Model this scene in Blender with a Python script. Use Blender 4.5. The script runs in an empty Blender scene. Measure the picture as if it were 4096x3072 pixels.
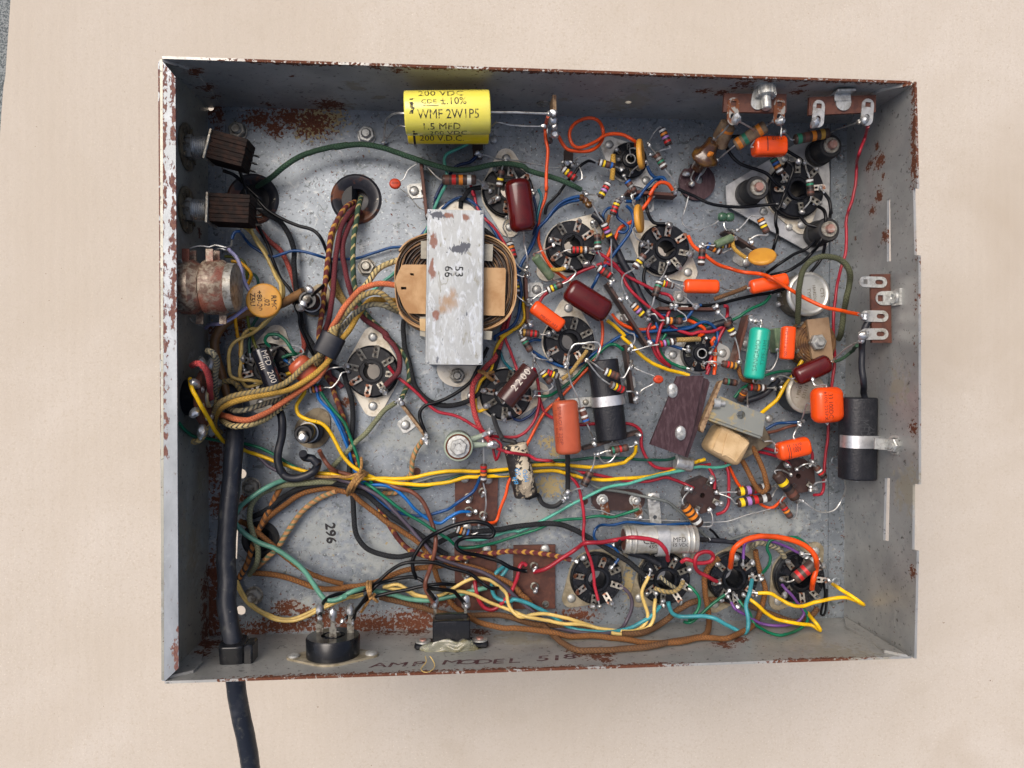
import bpy, bmesh, math, random
from mathutils import Vector, Matrix, Euler, noise
V = Vector
random.seed(7)
S = 0.001                                  # all data below is in millimetres
scene = bpy.context.scene
C = scene.collection

# ------------------------------------------------------------------ camera, world, sun
CAMP, CAMR, FPX = V((-46.046, -4.095, 408.718)), Euler((-0.0068, -0.0772, -0.0007)), 2922.2
cam = bpy.data.objects.new('camera', bpy.data.cameras.new('camera'))
C.objects.link(cam)
cam.location, cam.rotation_euler = CAMP * S, CAMR
cam.data.sensor_width, cam.data.lens = 36.0, 36.0 * FPX / 4096
cam.data.clip_start, cam.data.clip_end = 0.01, 20
scene.camera = cam

SUN_EL, SUN_AZ = math.radians(60), math.radians(-45)     # azimuth from +Y (top of the picture) towards +X
world = bpy.data.worlds.new('World')
scene.world = world
world.use_nodes = True
wn = world.node_tree.nodes
sky = wn.new('ShaderNodeTexSky')
sky.sky_type = 'NISHITA'
sky.sun_disc = False
sky.sun_elevation, sky.sun_rotation = SUN_EL, SUN_AZ
sky.dust_density, sky.air_density, sky.ozone_density = 6.0, .75, .4
world.node_tree.links.new(sky.outputs[0], wn['Background'].inputs[0])
wn['Background'].inputs[1].default_value = 0.15
sun = bpy.data.objects.new('sun', bpy.data.lights.new('sun', 'SUN'))
C.objects.link(sun)
sun.data.energy, sun.data.angle, sun.data.color = 1.45, math.radians(38), (1.0, 0.94, 0.88)
sd = V((math.sin(SUN_AZ) * math.cos(SUN_EL), math.cos(SUN_AZ) * math.cos(SUN_EL), math.sin(SUN_EL)))
sun.rotation_euler = sd.to_track_quat('Z', 'Y').to_euler()
sun.location = sd * 3
scene.view_settings.view_transform = 'Standard'
scene.view_settings.look = 'None'
scene.view_settings.exposure = 0.17
scene.view_settings.gamma = 1.0
scene.render.engine = 'CYCLES'
scene.cycles.max_bounces = 6
scene.cycles.use_denoising = True

# ------------------------------------------------------------------ measuring from the photograph
ROT = CAMR.to_matrix()
TILES = {'v': (0, 0, 1.85172), 'p': (0, 0, 1.0)}
for r_, y_ in zip('abcde', (200, 750, 1300, 1850, 2300)):
    for c_, x_ in zip('123', (600, 1300, 2000)):
        TILES[r_ + c_] = (x_, y_, 800 / 2212)
    TILES[r_ + '4'] = (2800, y_, 900 / 2212)
TILES['e4'] = (2800, 2225, 900 / 1269)
TILES['f1'] = (2650, 450, 400 / 1269)
TILES['f2'] = (2600, 1100, 500 / 1269)
TILES['f3'] = (2000, 1400, 400 / 1269)

def ray(px, py):
    return ROT @ V(((px - 2048) / FPX, -(py - 1536) / FPX, -1))
def at(px, py, h=0.0):
    d = ray(px, py)
    return CAMP + d * ((h - CAMP.z) / d.z)
def at_plane(px, py, co, no):
    d = ray(px, py)
    return CAMP + d * ((co - CAMP).dot(no) / d.dot(no))
def parse(s, h=4.0, t='v'):
    out = []
    for tok in s.split():
        if tok in TILES:
            t = tok
            continue
        q = [float(a) for a in tok.split(',')]
        if len(q) > 2:
            h = q[2]
        ox, oy, k = TILES[t]
        out.append((ox + q[0] * k, oy + q[1] * k, h))
    return out
def pts(s, h=4.0):
    return [at(*q) for q in parse(s, h)]
def pt(s, h=0.0):
    return pts(s, h)[0]

# ------------------------------------------------------------------ materials
MATS = {}
def mat(name, c, rough=.5, metal=0., c2=None, sc=300, lo=.45, hi=.65, det=4, bump=0., bsc=None, coat=0., spec=.36,
        spots=(), braid=None, vary=0., stretch=None, blobs=(), trans=0., sss=0., bc='Object'):
    m = bpy.data.materials.new(name)
    m.use_nodes = True
    n, l = m.node_tree.nodes, m.node_tree.links
    b = n['Principled BSDF']
    tc = n.new('ShaderNodeTexCoord')
    co = tc.outputs[bc]
    if stretch:
        mp = n.new('ShaderNodeMapping')
        mp.inputs['Scale'].default_value = stretch
        l.new(co, mp.inputs[0])
        co = mp.outputs[0]
    def nz(scale, detail=4, dist=0.):
        t = n.new('ShaderNodeTexNoise')
        t.inputs['Scale'].default_value = scale
        t.inputs['Detail'].default_value = detail
        t.inputs['Roughness'].default_value = .62
        t.inputs['Distortion'].default_value = dist
        l.new(co, t.inputs['Vector'])
        return t.outputs['Fac']
    def ramp(fac, lo, hi):
        r = n.new('ShaderNodeMapRange')
        r.inputs['From Min'].default_value, r.inputs['From Max'].default_value = lo, hi
        l.new(fac, r.inputs['Value'])
        return r.outputs[0]
    def mix(fac, a, bb):
        x = n.new('ShaderNodeMix')
        x.data_type = 'RGBA'
        l.new(fac, x.inputs['Factor'])
        for i, q in ((6, a), (7, bb)):
            if isinstance(q, tuple):
                x.inputs[i].default_value = (*q[:3], 1)
            else:
                l.new(q, x.inputs[i])
        return x.outputs[2]
    def math_(op, a, bb=None, c_=None):
        x = n.new('ShaderNodeMath')
        x.operation = op
        for i, q in enumerate((a, bb, c_)):
            if q is None:
                continue
            if isinstance(q, (int, float)):
                x.inputs[i].default_value = q
            else:
                l.new(q, x.inputs[i])
        return x.outputs[0]
    col = c
    roughout = None
    hgt = None
    if braid:                                # braid = (other colour, turns, period in mm, share)
        uv = n.new('ShaderNodeSeparateXYZ')
        l.new(tc.outputs['UV'], uv.inputs[0])
        oc, nt, per, share = braid
        u = math_('MULTIPLY', uv.outputs[0], nt)
        tri = math_('ABSOLUTE', math_('SUBTRACT', math_('FRACT', u), .5))
        ph = math_('ADD', math_('DIVIDE', uv.outputs[1], per), math_('MULTIPLY', tri, 1.6))
        ph = math_('ADD', ph, math_('MULTIPLY', nz(250, 2), .25))
        st = ramp(math_('FRACT', ph), share - .06, share + .06)
        col = mix(st, oc, c)
        w1 = math_('ABSOLUTE', math_('SUBTRACT', math_('FRACT', math_('ADD', math_('MULTIPLY', uv.outputs[0], 8), math_('DIVIDE', uv.outputs[1], .9))), .5))
        w2 = math_('ABSOLUTE', math_('SUBTRACT', math_('FRACT', math_('SUBTRACT', math_('MULTIPLY', uv.outputs[0], 8), math_('DIVIDE', uv.outputs[1], .9))), .5))
        hgt = math_('ADD', w1, w2)
    if c2:
        col = mix(ramp(nz(sc, det, .3), lo, hi), col, c2)
    for s_ in spots:
        col = mix(ramp(nz(s_[1], 5, s_[4] if len(s_) > 4 else .2), s_[2], s_[3]), col, s_[0])
    if blobs:                                # blobs = [(colour, softness, [(x, y, z, rx, ry, rz)...])...] in mm
        fr = None
        for colr, amt, lst, bs, *soft in blobs:
            acc = None
            for (x, y, z, rx, ry, rz) in lst:
                mp = n.new('ShaderNodeVectorMath')
                mp.operation = 'SUBTRACT'
                mp.inputs[1].default_value = (x * S, y * S, z * S)
                l.new(tc.outputs['Object'], mp.inputs[0])
                m2 = n.new('ShaderNodeVectorMath')
                m2.operation = 'MULTIPLY'
                m2.inputs[1].default_value = (1 / (rx * S), 1 / (ry * S), 1 / (rz * S))
                l.new(mp.outputs[0], m2.inputs[0])
                ln = n.new('ShaderNodeVectorMath')
                ln.operation = 'LENGTH'
                l.new(m2.outputs[0], ln.inputs[0])
                v_ = math_('MAXIMUM', math_('SUBTRACT', 1.0, ln.outputs['Value']), -1.0)
                acc = v_ if acc is None else math_('MAXIMUM', acc, v_)
            f = math_('ADD', acc, math_('MULTIPLY', math_('SUBTRACT', nz(bs, 6, .4), .5), amt))
            f = ramp(f, 0.0, soft[0] if soft else .12)
            if soft and len(soft) > 1:
                f = math_('MULTIPLY', f, soft[1])
            if isinstance(colr, list):
                cc = mix(ramp(nz(bs * 2.3, 4), .42, .6), colr[0], colr[1])
            else:
                cc = colr
            col = mix(f, col, cc)
            fr = math_('MAXIMUM', f, fr) if fr is not None else f
        if metal > 0:
            l.new(math_('MULTIPLY', math_('SUBTRACT', 1.0, fr), metal), b.inputs['Metallic'])
        l.new(math_('ADD', math_('MULTIPLY', fr, .9 - rough), rough), b.inputs['Roughness'])
    if vary:
        oi = n.new('ShaderNodeObjectInfo')
        hs = n.new('ShaderNodeHueSaturation')
        l.new(math_('ADD', math_('MULTIPLY', oi.outputs['Random'], 2 * vary), 1 - vary), hs.inputs['Value'])
        if isinstance(col, tuple):
            hs.inputs['Color'].default_value = (*col[:3], 1)
        else:
            l.new(col, hs.inputs['Color'])
        col = hs.outputs[0]
    if isinstance(col, tuple):
        b.inputs['Base Color'].default_value = (*col[:3], 1)
    else:
        l.new(col, b.inputs['Base Color'])
    if not blobs:
        b.inputs['Metallic'].default_value = metal
        if c2 and metal > 0:
            l.new(ramp(nz(sc * 1.7, 3), -.6 + rough, 1.9 - rough), b.inputs['Roughness'])
        else:
            b.inputs['Roughness'].default_value = rough
    b.inputs['Specular IOR Level'].default_value = spec
    b.inputs['Coat Weight'].default_value = coat
    b.inputs['Coat Roughness'].default_value = .08
    b.inputs['Transmission Weight'].default_value = trans
    if sss:
        b.inputs['Subsurface Weight'].default_value = sss
        b.inputs['Subsurface Radius'].default_value = (.002, .001, .0006)
        b.inputs['Subsurface Scale'].default_value = .5
    if bump or hgt is not None:
        bp = n.new('ShaderNodeBump')
        bp.inputs['Strength'].default_value = bump if bump else .6
        bp.inputs['Distance'].default_value = .0004
        l.new(hgt if hgt is not None else nz(bsc or sc * 3, 5), bp.inputs['Height'])
        l.new(bp.outputs[0], b.inputs['Normal'])
    MATS[name] = m
    return m

# ------------------------------------------------------------------ mesh builder
class MB:
    def __init__(self):
        self.v, self.f, self.m, self.s, self.uv, self.hasuv = [], [], [], [], [], False
    def add(self, vs, fs, mi=0, sm=True, uv=None, M=None):
        o = len(self.v)
        self.v += [tuple(M @ V(p)) for p in vs] if M is not None else [tuple(p) for p in vs]
        for k, f in enumerate(fs):
            self.f.append([i + o for i in f])
            self.m.append(mi[k] if isinstance(mi, list) else mi)
            self.s.append(sm)
            self.uv.append(uv[k] if uv else None)
        self.hasuv = self.hasuv or uv is not None
        return self
    def build(self, name, mats, parent=None, angle=38, **props):
        me = bpy.data.meshes.new(name)
        off, q_ = V((0, 0, 0)), parent
        while q_ is not None:
            if 'o_' in q_:
                off = V(q_['o_'])
                break
            q_ = q_.parent
        me.from_pydata([(V(p) - off) * S for p in self.v], [], self.f)
        for m in (mats if isinstance(mats, (list, tuple)) else [mats]):
            me.materials.append(MATS[m] if isinstance(m, str) else m)
        me.polygons.foreach_set('material_index', self.m)
        me.polygons.foreach_set('use_smooth', self.s)
        if self.hasuv:
            u = me.uv_layers.new(name='UVMap')
            flat = []
            for f, q in zip(self.f, self.uv):
                flat += [c for p in (q or [(0, 0)] * len(f)) for c in p]
            u.data.foreach_set('uv', flat)
        me.update()
        me.set_sharp_from_angle(angle=math.radians(angle))
        o = bpy.data.objects.new(name, me)
        C.objects.link(o)
        if parent is not None:
            o.parent = parent
        for k, q in props.items():
            o[k] = q
        return o

def thing(name, label, cat, loc, rz=0., group=None):
    o = bpy.data.objects.new(name, None)
    o.empty_display_size = .005
    C.objects.link(o)
    o.location = V(loc) * S
    o.rotation_euler = (0, 0, rz)
    o['label'], o['category'] = label, cat
    o['o_'] = tuple(loc) if rz == 0 else (0, 0, 0)
    if group:
        o['group'] = group
    return o
def tag(o, label, cat, group=None):
    o['label'], o['category'] = label, cat
    if group:
        o['group'] = group
    return o
def copy_tree(o, parent=None):
    c = o.copy()
    C.objects.link(c)
    c.parent = parent
    for ch in list(o.children):
        copy_tree(ch, c)
    return c

def frame(p, z, up=V((0, 0, 1))):
    """matrix at p whose local Z runs along z and whose local X leans towards up"""
    z = z.normalized()
    x = up - z * up.dot(z)
    if x.length < 1e-4:
        x = V((1, 0, 0)) - z * z.x
    x.normalize()
    y = z.cross(x)
    return Matrix(((x.x, y.x, z.x, p.x), (x.y, y.y, z.y, p.y), (x.z, y.z, z.z, p.z), (0, 0, 0, 1)))
def T(x, y, z, rz=0.):
    return Matrix.Translation((x, y, z)) @ Matrix.Rotation(rz, 4, 'Z')

def spline(P, step=1.3):
    if len(P) < 3:
        n = max(1, int((P[1] - P[0]).length / 6))
        return [P[0].lerp(P[1], i / n) for i in range(n + 1)]
    Q = [P[0] * 2 - P[1]] + list(P) + [P[-1] * 2 - P[-2]]
    out = []
    for i in range(1, len(Q) - 2):
        a, b, c, d = Q[i - 1:i + 3]
        L = (c - b).length
        n = max(2, int(L / step))
        ta = (c - a) * (L / max(1e-6, (b - a).length + L)) 
        tb = (d - b) * (L / max(1e-6, (d - c).length + L))
        for k in range(n):
            t = k / n
            h1, h2 = 2 * t**3 - 3 * t**2 + 1, t**3 - 2 * t**2 + t
            h3, h4 = -2 * t**3 + 3 * t**2, t**3 - t**2
            out.append(b * h1 + ta * h2 + c * h3 + tb * h4)
    out.append(P[-1].copy())
    return out

def tube(mb, path, r, seg=8, mi=0, uv=False, caps=True):
    n = len(path)
    tans = [(path[min(i + 1, n - 1)] - path[max(i - 1, 0)]).normalized() for i in range(n)]
    x = tans[0].orthogonal().normalized()
    vs, fs, us = [], [], []
    L = 0.
    Ls = []
    for i in range(n):
        t = tans[i]
        x = x - t * x.dot(t)
        x = x.normalized() if x.length > 1e-6 else t.orthogonal().normalized()
        y = t.cross(x)
        if i:
            L += (path[i] - path[i - 1]).length
        Ls.append(L)
        rr = r(i / (n - 1)) if callable(r) else r
        for k in range(seg):
            a = 2 * math.pi * k / seg
            vs.append(path[i] + (x * math.cos(a) + y * math.sin(a)) * rr)
    for i in range(n - 1):
        for k in range(seg):
            k2 = (k + 1) % seg
            fs.append((i * seg + k, i * seg + k2, (i + 1) * seg + k2, (i + 1) * seg + k))
            us.append(((k / seg, Ls[i]), ((k + 1) / seg, Ls[i]), ((k + 1) / seg, Ls[i + 1]), (k / seg, Ls[i + 1])))
    if caps:
        fs.append(tuple(range(seg))[::-1])
        fs.append(tuple((n - 1) * seg + k for k in range(seg)))
        us += [[(.1, 0)] * seg, [(.1, Ls[-1])] * seg]
    mb.add(vs, fs, mi, True, us if uv else None)
    return mb

def lathe(mb, prof, seg=24, M=None, mi=0, sm=True, rf=None):
    """prof: [(r, z)...]; mi: one index or one per band; rf(k, angle, r) bends the radius of ring k"""
    vs, fs, ms = [], [], []
    for k, (r, z) in enumerate(prof):
        for j in range(seg):
            a = 2 * math.pi * j / seg
            q = rf(k, a, r) if rf else r
            vs.append((q * math.cos(a), q * math.sin(a), z))
    for k in range(len(prof) - 1):
        for j in range(seg):
            j2 = (j + 1) % seg
            fs.append((k * seg + j, k * seg + j2, (k + 1) * seg + j2, (k + 1) * seg + j))
            ms.append(mi[k] if isinstance(mi, list) else mi)
    if prof[0][0] > 1e-6 and prof[0][0] < 1e5:
        pass
    mb.add(vs, fs, ms, sm, None, M)
    return mb
def rod(mb, p0, p1, r, seg=12, mi=0, ch=.15, sm=True):
    L = (p1 - p0).length
    c = min(ch, r * .5, L * .3)
    return lathe(mb, [(.001, 0), (r - c, 0), (r, c), (r, L - c), (r - c, L), (.001, L)], seg, frame(p0, p1 - p0), mi, sm)

def box(mb, sx, sy, sz, M=None, ch=.2, mi=0):
    """box centred in x, y, standing on z = 0, its edges chamfered"""
    bm = bmesh.new()
    bmesh.ops.create_cube(bm, size=1)
    for v in bm.verts:
        v.co = V((v.co.x * sx, v.co.y * sy, (v.co.z + .5) * sz))
    if ch:
        bmesh.ops.bevel(bm, geom=bm.edges[:], offset=min(ch, sx * .4, sy * .4, sz * .4), segments=1, affect='EDGES', profile=.5)
    return addbm(mb, bm, M, mi, False)
def addbm(mb, bm, M=None, mi=0, sm=True):
    bm.verts.index_update()
    mb.add([v.co.copy() for v in bm.verts], [[v.index for v in f.verts] for f in bm.faces], mi, sm, None, M)
    bm.free()
    return mb

def circ(x, y, r, n=20, a0=0.):
    return [(x + r * math.cos(a0 + 2 * math.pi * k / n), y + r * math.sin(a0 + 2 * math.pi * k / n)) for k in range(n)]
def rect(x, y, sx, sy):
    return [(x - sx / 2, y - sy / 2), (x + sx / 2, y - sy / 2), (x + sx / 2, y + sy / 2), (x - sx / 2, y + sy / 2)]
def hull(P):
    P = sorted(set((round(a, 4), round(b, 4)) for a, b in P))
    def half(Q):
        h = []
        for q in Q:
            while len(h) > 1 and (h[-1][0] - h[-2][0]) * (q[1] - h[-2][1]) - (h[-1][1] - h[-2][1]) * (q[0] - h[-2][0]) <= 0:
                h.pop()
            h.append(q)
        return h
    a, b = half(P), half(P[::-1])
    return a[:-1] + b[:-1]
def stadium(L, w, n=8):
    """slot outline centred on 0, long side along x"""
    d = L / 2 - w / 2
    return [(d + w / 2 * math.cos(a), w / 2 * math.sin(a)) for a in [-math.pi / 2 + math.pi * k / n for k in range(n + 1)]] + \
           [(-d + w / 2 * math.cos(a), w / 2 * math.sin(a)) for a in [math.pi / 2 + math.pi * k / n for k in range(n + 1)]]
def plate(mb, outline, holes=(), th=1., M=None, mi=0, ch=0.):
    """flat sheet from z = 0 up to th, with holes"""
    bm = bmesh.new()
    for loop in [outline] + list(holes):
        vs = [bm.verts.new((x, y, 0)) for x, y in loop]
        for i in range(len(vs)):
            bm.edges.new((vs[i], vs[(i + 1) % len(vs)]))
    bmesh.ops.triangle_fill(bm, use_beauty=True, use_dissolve=False, edges=bm.edges[:], normal=(0, 0, 1))
    r = bmesh.ops.extrude_face_region(bm, geom=bm.faces[:])
    bmesh.ops.translate(bm, verts=[g for g in r['geom'] if isinstance(g, bmesh.types.BMVert)], vec=(0, 0, th))
    bmesh.ops.recalc_face_normals(bm, faces=bm.faces[:])
    return addbm(mb, bm, M, mi, False)

BLOBS = []
for k in range(5):
    bm = bmesh.new()
    bmesh.ops.create_icosphere(bm, subdivisions=2, radius=1)
    for v in bm.verts:
        v.co *= 1 + .38 * noise.noise(v.co * 1.4 + V((k * 9.1, 3, 1)))
    bm.verts.index_update()
    BLOBS.append(([v.co.copy() for v in bm.verts], [[v.index for v in f.verts] for f in bm.faces]))
    bm.free()
def blob(mb, p, r, mi=0, st=None):
    vs, fs = random.choice(BLOBS)
    R = Euler((random.random() * 6, random.random() * 6, random.random() * 6)).to_matrix().to_4x4()
    sc = Matrix.Diagonal((r, r * random.uniform(.75, 1.2), r * random.uniform(.7, 1), 1))
    M = Matrix.Translation(p) @ R @ sc
    if st is not None:
        M = frame(p, st) @ Matrix.Diagonal((r, r, r * 1.7, 1))
    mb.add(vs, fs, mi, True, None, M)
    return mb

TXT = {}
def text_geo(s, size, align='CENTER', font_shear=0., ext=0.):
    """flat lettering as triangles (x, y) in mm, size = height of a capital"""
    k = (s, size, align, font_shear)
    if k not in TXT:
        cu = bpy.data.curves.new('t', 'FONT')
        cu.body, cu.size, cu.align_x, cu.align_y, cu.shear = s, size * 1.42, align, 'CENTER', font_shear
        cu.resolution_u = 2
        ob = bpy.data.objects.new('t', cu)
        me = ob.to_mesh()
        TXT[k] = ([(v.co.x, v.co.y) for v in me.vertices], [tuple(p.vertices) for p in me.polygons])
        ob.to_mesh_clear()
        bpy.data.objects.remove(ob)
        bpy.data.curves.remove(cu)
    return TXT[k]
def text_on(mb, s, size, fn, mi=0, align='CENTER', sx=1., shear=0., cut=0.):
    vs, fs = text_geo(s, size, align, shear)
    if cut:                                   # slice the glyphs so that they can follow a curved surface
        bm = bmesh.new()
        bv = [bm.verts.new((x, y, 0)) for x, y in vs]
        for f in fs:
            try:
                bm.faces.new([bv[i] for i in f])
            except ValueError:
                pass
        y = min(q[1] for q in vs) + cut
        while y < max(q[1] for q in vs):
            bmesh.ops.bisect_plane(bm, geom=bm.verts[:] + bm.edges[:] + bm.faces[:], plane_co=(0, y, 0), plane_no=(0, 1, 0))
            y += cut
        bm.verts.index_update()
        vs, fs = [(v.co.x, v.co.y) for v in bm.verts], [[v.index for v in f.verts] for f in bm.faces]
        bm.free()
    mb.add([fn(x * sx, y) for x, y in vs], fs, mi, False)
    return mb
# ------------------------------------------------------------------ the materials
RUST = (.085, .026, .013)
RUST2 = (.13, .045, .02)
def FB(s, rx, ry, rz=6, h=0.):
    p = pt(s, h)
    return (p.x, p.y, p.z, rx, ry, rz)
floor_rust = [FB('a1 1560,740', 9, 6), FB('a1 1200,760', 7, 4), FB('a1 1800,800', 10, 7), FB('a1 680,650', 4, 4), FB('a1 760,740', 2, 6),
              FB('e1 1500,560', 20, 3.5), FB('e1 2000,480', 14, 5), FB('e2 500,540', 22, 4), FB('e2 950,520', 16, 5), FB('e2 1100,430', 6, 5), FB('e2 1300,300', 7, 3),
              FB('e1 1480,380', 5, 4), FB('e1 1700,400', 4, 2), FB('e1 1150,620', 8, 2), FB('d1 1550,1580', 4, 2.5), FB('d1 1050,430', 3, 3),
              FB('e3 850,450', 9, 3), FB('e1 700,400', 4.5, 18), FB('d1 720,1250', 3.5, 12), FB('d1 750,450', 3, 5), FB('c1 700,1450', 5, 14), FB('c1 700,1600', 4, 6),
              FB('b1 740,1600', 5, 4), FB('c2 270,850', 4, 2.5), FB('a4 60,420', 1, 1), FB('b1 1000,1500', 3, 5), FB('e1 620,720', 8, 5), FB('a1 1380,870', 5, 4)]
floor_tan = [FB('a1 1850,760', 12, 8), FB('a2 80,740', 7, 5), FB('a1 1780,880', 8, 5), FB('c3 600,1400', 3, 3), FB('c3 520,1290', 4, 3), FB('d3 560,250', 8, 6), FB('d3 1420,1330', 3, 9)]
floor_wash = [FB('c2 950,1250', 32, 12), FB('d2 650,1000', 28, 16), FB('d1 1900,800', 20, 16), FB('d3 400,600', 30, 16), FB('c2 1950,1500', 8, 8), FB('d4 700,600', 30, 12), FB('e1 1700,350', 16, 6)]
STEEL, STEEL2 = (.228, .258, .285), (.150, .173, .195)
mat('steel_floor', STEEL, .42, .45, STEEL2, 55, .36, .64, 7, .12, 900,
    spots=[((.33, .345, .34), 150, .58, .74, .6), ((.075, .085, .09), 420, .575, .66, .3), ((.10, .115, .12), 170, .60, .65, .8), ((.36, .39, .40), 620, .60, .68)],
    blobs=[((.31, .335, .325), 3.4, floor_wash, 240, .7, .8), ((.22, .15, .10), 3.2, [(x, y, z, a * 1.35 + 1, b * 1.35 + 1, c) for x, y, z, a, b, c in floor_rust], 200, 1.3, .75), ((.30, .24, .12), 6.5, floor_tan, 480, .3), ([RUST, RUST2], 7.5, floor_rust, 560)])
mat('steel_wall', (.25, .265, .265), .45, .45, (.17, .185, .19), 45, .42, .6, 6, .12, 900,
    spots=[((.34, .35, .34), 70, .6, .68, 1.), ((.06, .06, .055), 380, .68, .73, .3)])
RS = .62
def wall_mat(name, rust, tan=(), drops=(), base=(.40, .395, .37), base2=(.29, .288, .272)):
    mat(name, base, .45, .45, base2, 45, .36, .66, 7, .12, 900,
        spots=[((.42, .435, .425), 90, .58, .76, .6), ((.10, .10, .095), 380, .60, .68, .3)],
        blobs=([((.16, .18, .185), 1.6, list(drops), 500, .8, .75)] if drops else []) + [((.22, .19, .12), 4.0, tan or [(0, 0, -500, 1, 1, 1)], 220, .5, .6), ((.24, .17, .12), 3.0, rust, 200, 1.4, .7), ([RUST, RUST2], 6.0, [(x, y, z, a * RS if a < 15 else a, b * RS if a < 15 else b, c * RS if a < 15 else c) for x, y, z, a, b, c in rust], 560)])
mat('cardboard', (.525, .477, .412), .95, 0, (.48, .43, .36), 14, .3, .7, 8, .5, 500,
    spots=[((.43, .37, .29), 650, .52, .74, 0.), ((.62, .57, .49), 800, .58, .70, 0.), ((.46, .405, .33), 3.2, .44, .70, .8), ((.33, .26, .19), 420, .69, .74, 0.), ((.2, .14, .1), 230, .725, .745, 0.), ((.42, .36, .285), 5, .56, .75, .5)])
mat('granite', (.07, .085, .09), .8, 0, (.22, .24, .24), 900, .45, .55, 2, .3, 900)
mat('rust', RUST, .9, 0, RUST2, 500, .45, .6, 5, .5, 900)
mat('rust_can', (.125, .075, .052), .75, .1, (.25, .20, .145), 420, .44, .56, 6, .35, 700, spots=[((.20, .07, .045), 60, .52, .6, .5)])
mat('zinc', (.48, .49, .47), .38, .6, (.30, .30, .28), 500, .45, .65, 4, .15, 900)
mat('zinc_dirty', (.32, .31, .27), .5, .45, (.16, .14, .11), 400, .45, .6, 5, .25, 900)
mat('nickel', (.55, .55, .52), .25, .85, (.34, .32, .28), 300, .5, .65)
mat('alu', (.50, .51, .51), .38, .6, (.36, .37, .37), 120, .45, .6, 5, .1, 900)
mat('clamp', (.62, .63, .64), .26, .85, (.45, .46, .47), 200, .5, .65)
mat('solder', (.55, .57, .58), .24, .85, (.30, .29, .26), 350, .5, .62, 4, .15, 500)
mat('lead', (.50, .51, .50), .32, .8, (.30, .29, .26), 300, .5, .65)
mat('lug', (.19, .185, .16), .45, .5, (.06, .05, .04), 350, .46, .6, 4, .15, 600)
mat('lug_rust', (.30, .29, .26), .45, .5, (.15, .05, .02), 260, .46, .52, 4, .2, 600)
mat('cream_plate', (.58, .545, .46), .55, .15, (.40, .34, .24), 160, .5, .66, 5, .1, 800, spots=[((.13, .09, .05), 240, .67, .72, .5)])
mat('tan_plate', (.33, .29, .21), .55, .2, (.20, .17, .11), 150, .45, .62, 5, .1, 800)
mat('bakelite', (.005, .006, .009), .34, 0, (.013, .014, .016), 300, .5, .68, 5, .1, 800, spec=.22)
mat('bakelite_gloss', (.007, .008, .010), .22, 0, (.014, .014, .016), 200, .5, .66, spec=.4)
mat('emboss', (.035, .037, .042), .5)
mat('brown_bakelite', (.035, .018, .016), .4, 0, (.055, .03, .025), 200, .5, .66, 4, .1, 800)
mat('phenolic', (.095, .035, .022), .55, 0, (.06, .022, .016), 220, .45, .6, 5, .25, 600, stretch=(1, 1, 1))
mat('phenolic_dark', (.035, .02, .016), .5, 0, (.06, .03, .022), 220, .5, .62, 5, .2, 600)
mat('phenolic_plum', (.036, .014, .018), .5, 0, (.065, .034, .040), 420, .45, .62, 6, .4, 500, stretch=(1.5, .4, 1), spots=[((.17, .13, .14), 520, .66, .74, .2)])
mat('fibre_edge', (.30, .20, .11), .8, 0, (.14, .08, .045), 400, .45, .6, 5, .4, 500)
mat('lamination', (.010, .006, .005), .65, 0, (.026, .012, .008), 300, .45, .6, 4, .3, 700, spec=.12)
mat('kraft', (.46, .29, .145), .75, 0, (.33, .18, .075), 70, .42, .62, 6, .2, 600, spots=[((.18, .09, .04), 40, .6, .72, 1.)])
mat('kraft_dark', (.17, .095, .05), .85, 0, (.07, .04, .025), 200, .45, .6, 5, .4, 500)
mat('paper_grey', (.33, .31, .25), .8, 0, (.26, .24, .2), 200, .45, .6)
mat('coil_dark', (.075, .06, .05), .7, 0, (.13, .10, .08), 150, .45, .6, 4, .3, 500)
mat('coil_brown', (.17, .09, .035), .6, 0, (.07, .035, .02), 220, .42, .6, 5, .3, 600)
mat('tape', (.58, .42, .235), .85, 0, (.47, .32, .16), 90, .4, .6, 6, .6, 1200, spots=[((.06, .04, .025), 190, .70, .75, .5)])
mat('channel_steel', (.36, .38, .375), .45, .4, (.27, .285, .28), 60, .42, .6, 7, .15, 800, spots=[((.48, .51, .55), 130, .50, .74, 1.2), ((.21, .20, .16), 160, .61, .68, 1.), ((.12, .13, .15), 420, .66, .70, .5), ((.30, .11, .04), 110, .67, .72, .8)])
mat('bracket_steel', (.26, .27, .24), .5, .4, (.42, .33, .16), 130, .52, .6, 6, .2, 800)
mat('ceramic', (.30, .36, .28), .5, 0, (.22, .27, .2), 60, .4, .65, 4, .1, 500, spots=[((.23, .11, .05), 110, .66, .74, .4)])
mat('rubber', (.014, .015, .017), .6, 0, (.04, .037, .033), 180, .52, .7, 5, .15, 700)
mat('rubber_cable', (.013, .016, .024), .45, 0, (.035, .038, .045), 120, .5, .7, 5, .15, 700, spots=[((.085, .085, .075), 160, .58, .78, .5), ((.17, .16, .14), 700, .66, .72)])
mat('tubing', (.012, .014, .02), .42, 0, (.03, .03, .035), 150, .5, .7, spots=[((.2, .19, .17), 600, .73, .76)])
mat('leatherette', (.009, .010, .014), .42, 0, (.018, .019, .024), 300, .5, .7, 4, .7, 900, spec=.4)
mat('torn_paper', (.016, .014, .014), .6, 0, (.55, .47, .33), 55, .52, .545, 8, .3, 500)
mat('yellow_cap', (.76, .67, .09), .25, 0, (.68, .60, .11), 40, .4, .7, 3, coat=.6)
mat('yellow_cap_deep', (.74, .53, .01), .3, 0, coat=.4)
mat('orange_dip', (.80, .08, .008), .2, 0, (.64, .055, .006), 60, .4, .68, 5, .08, 120, coat=.25, spots=[((.28, .03, .008), 330, .68, .76, .3)])
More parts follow.
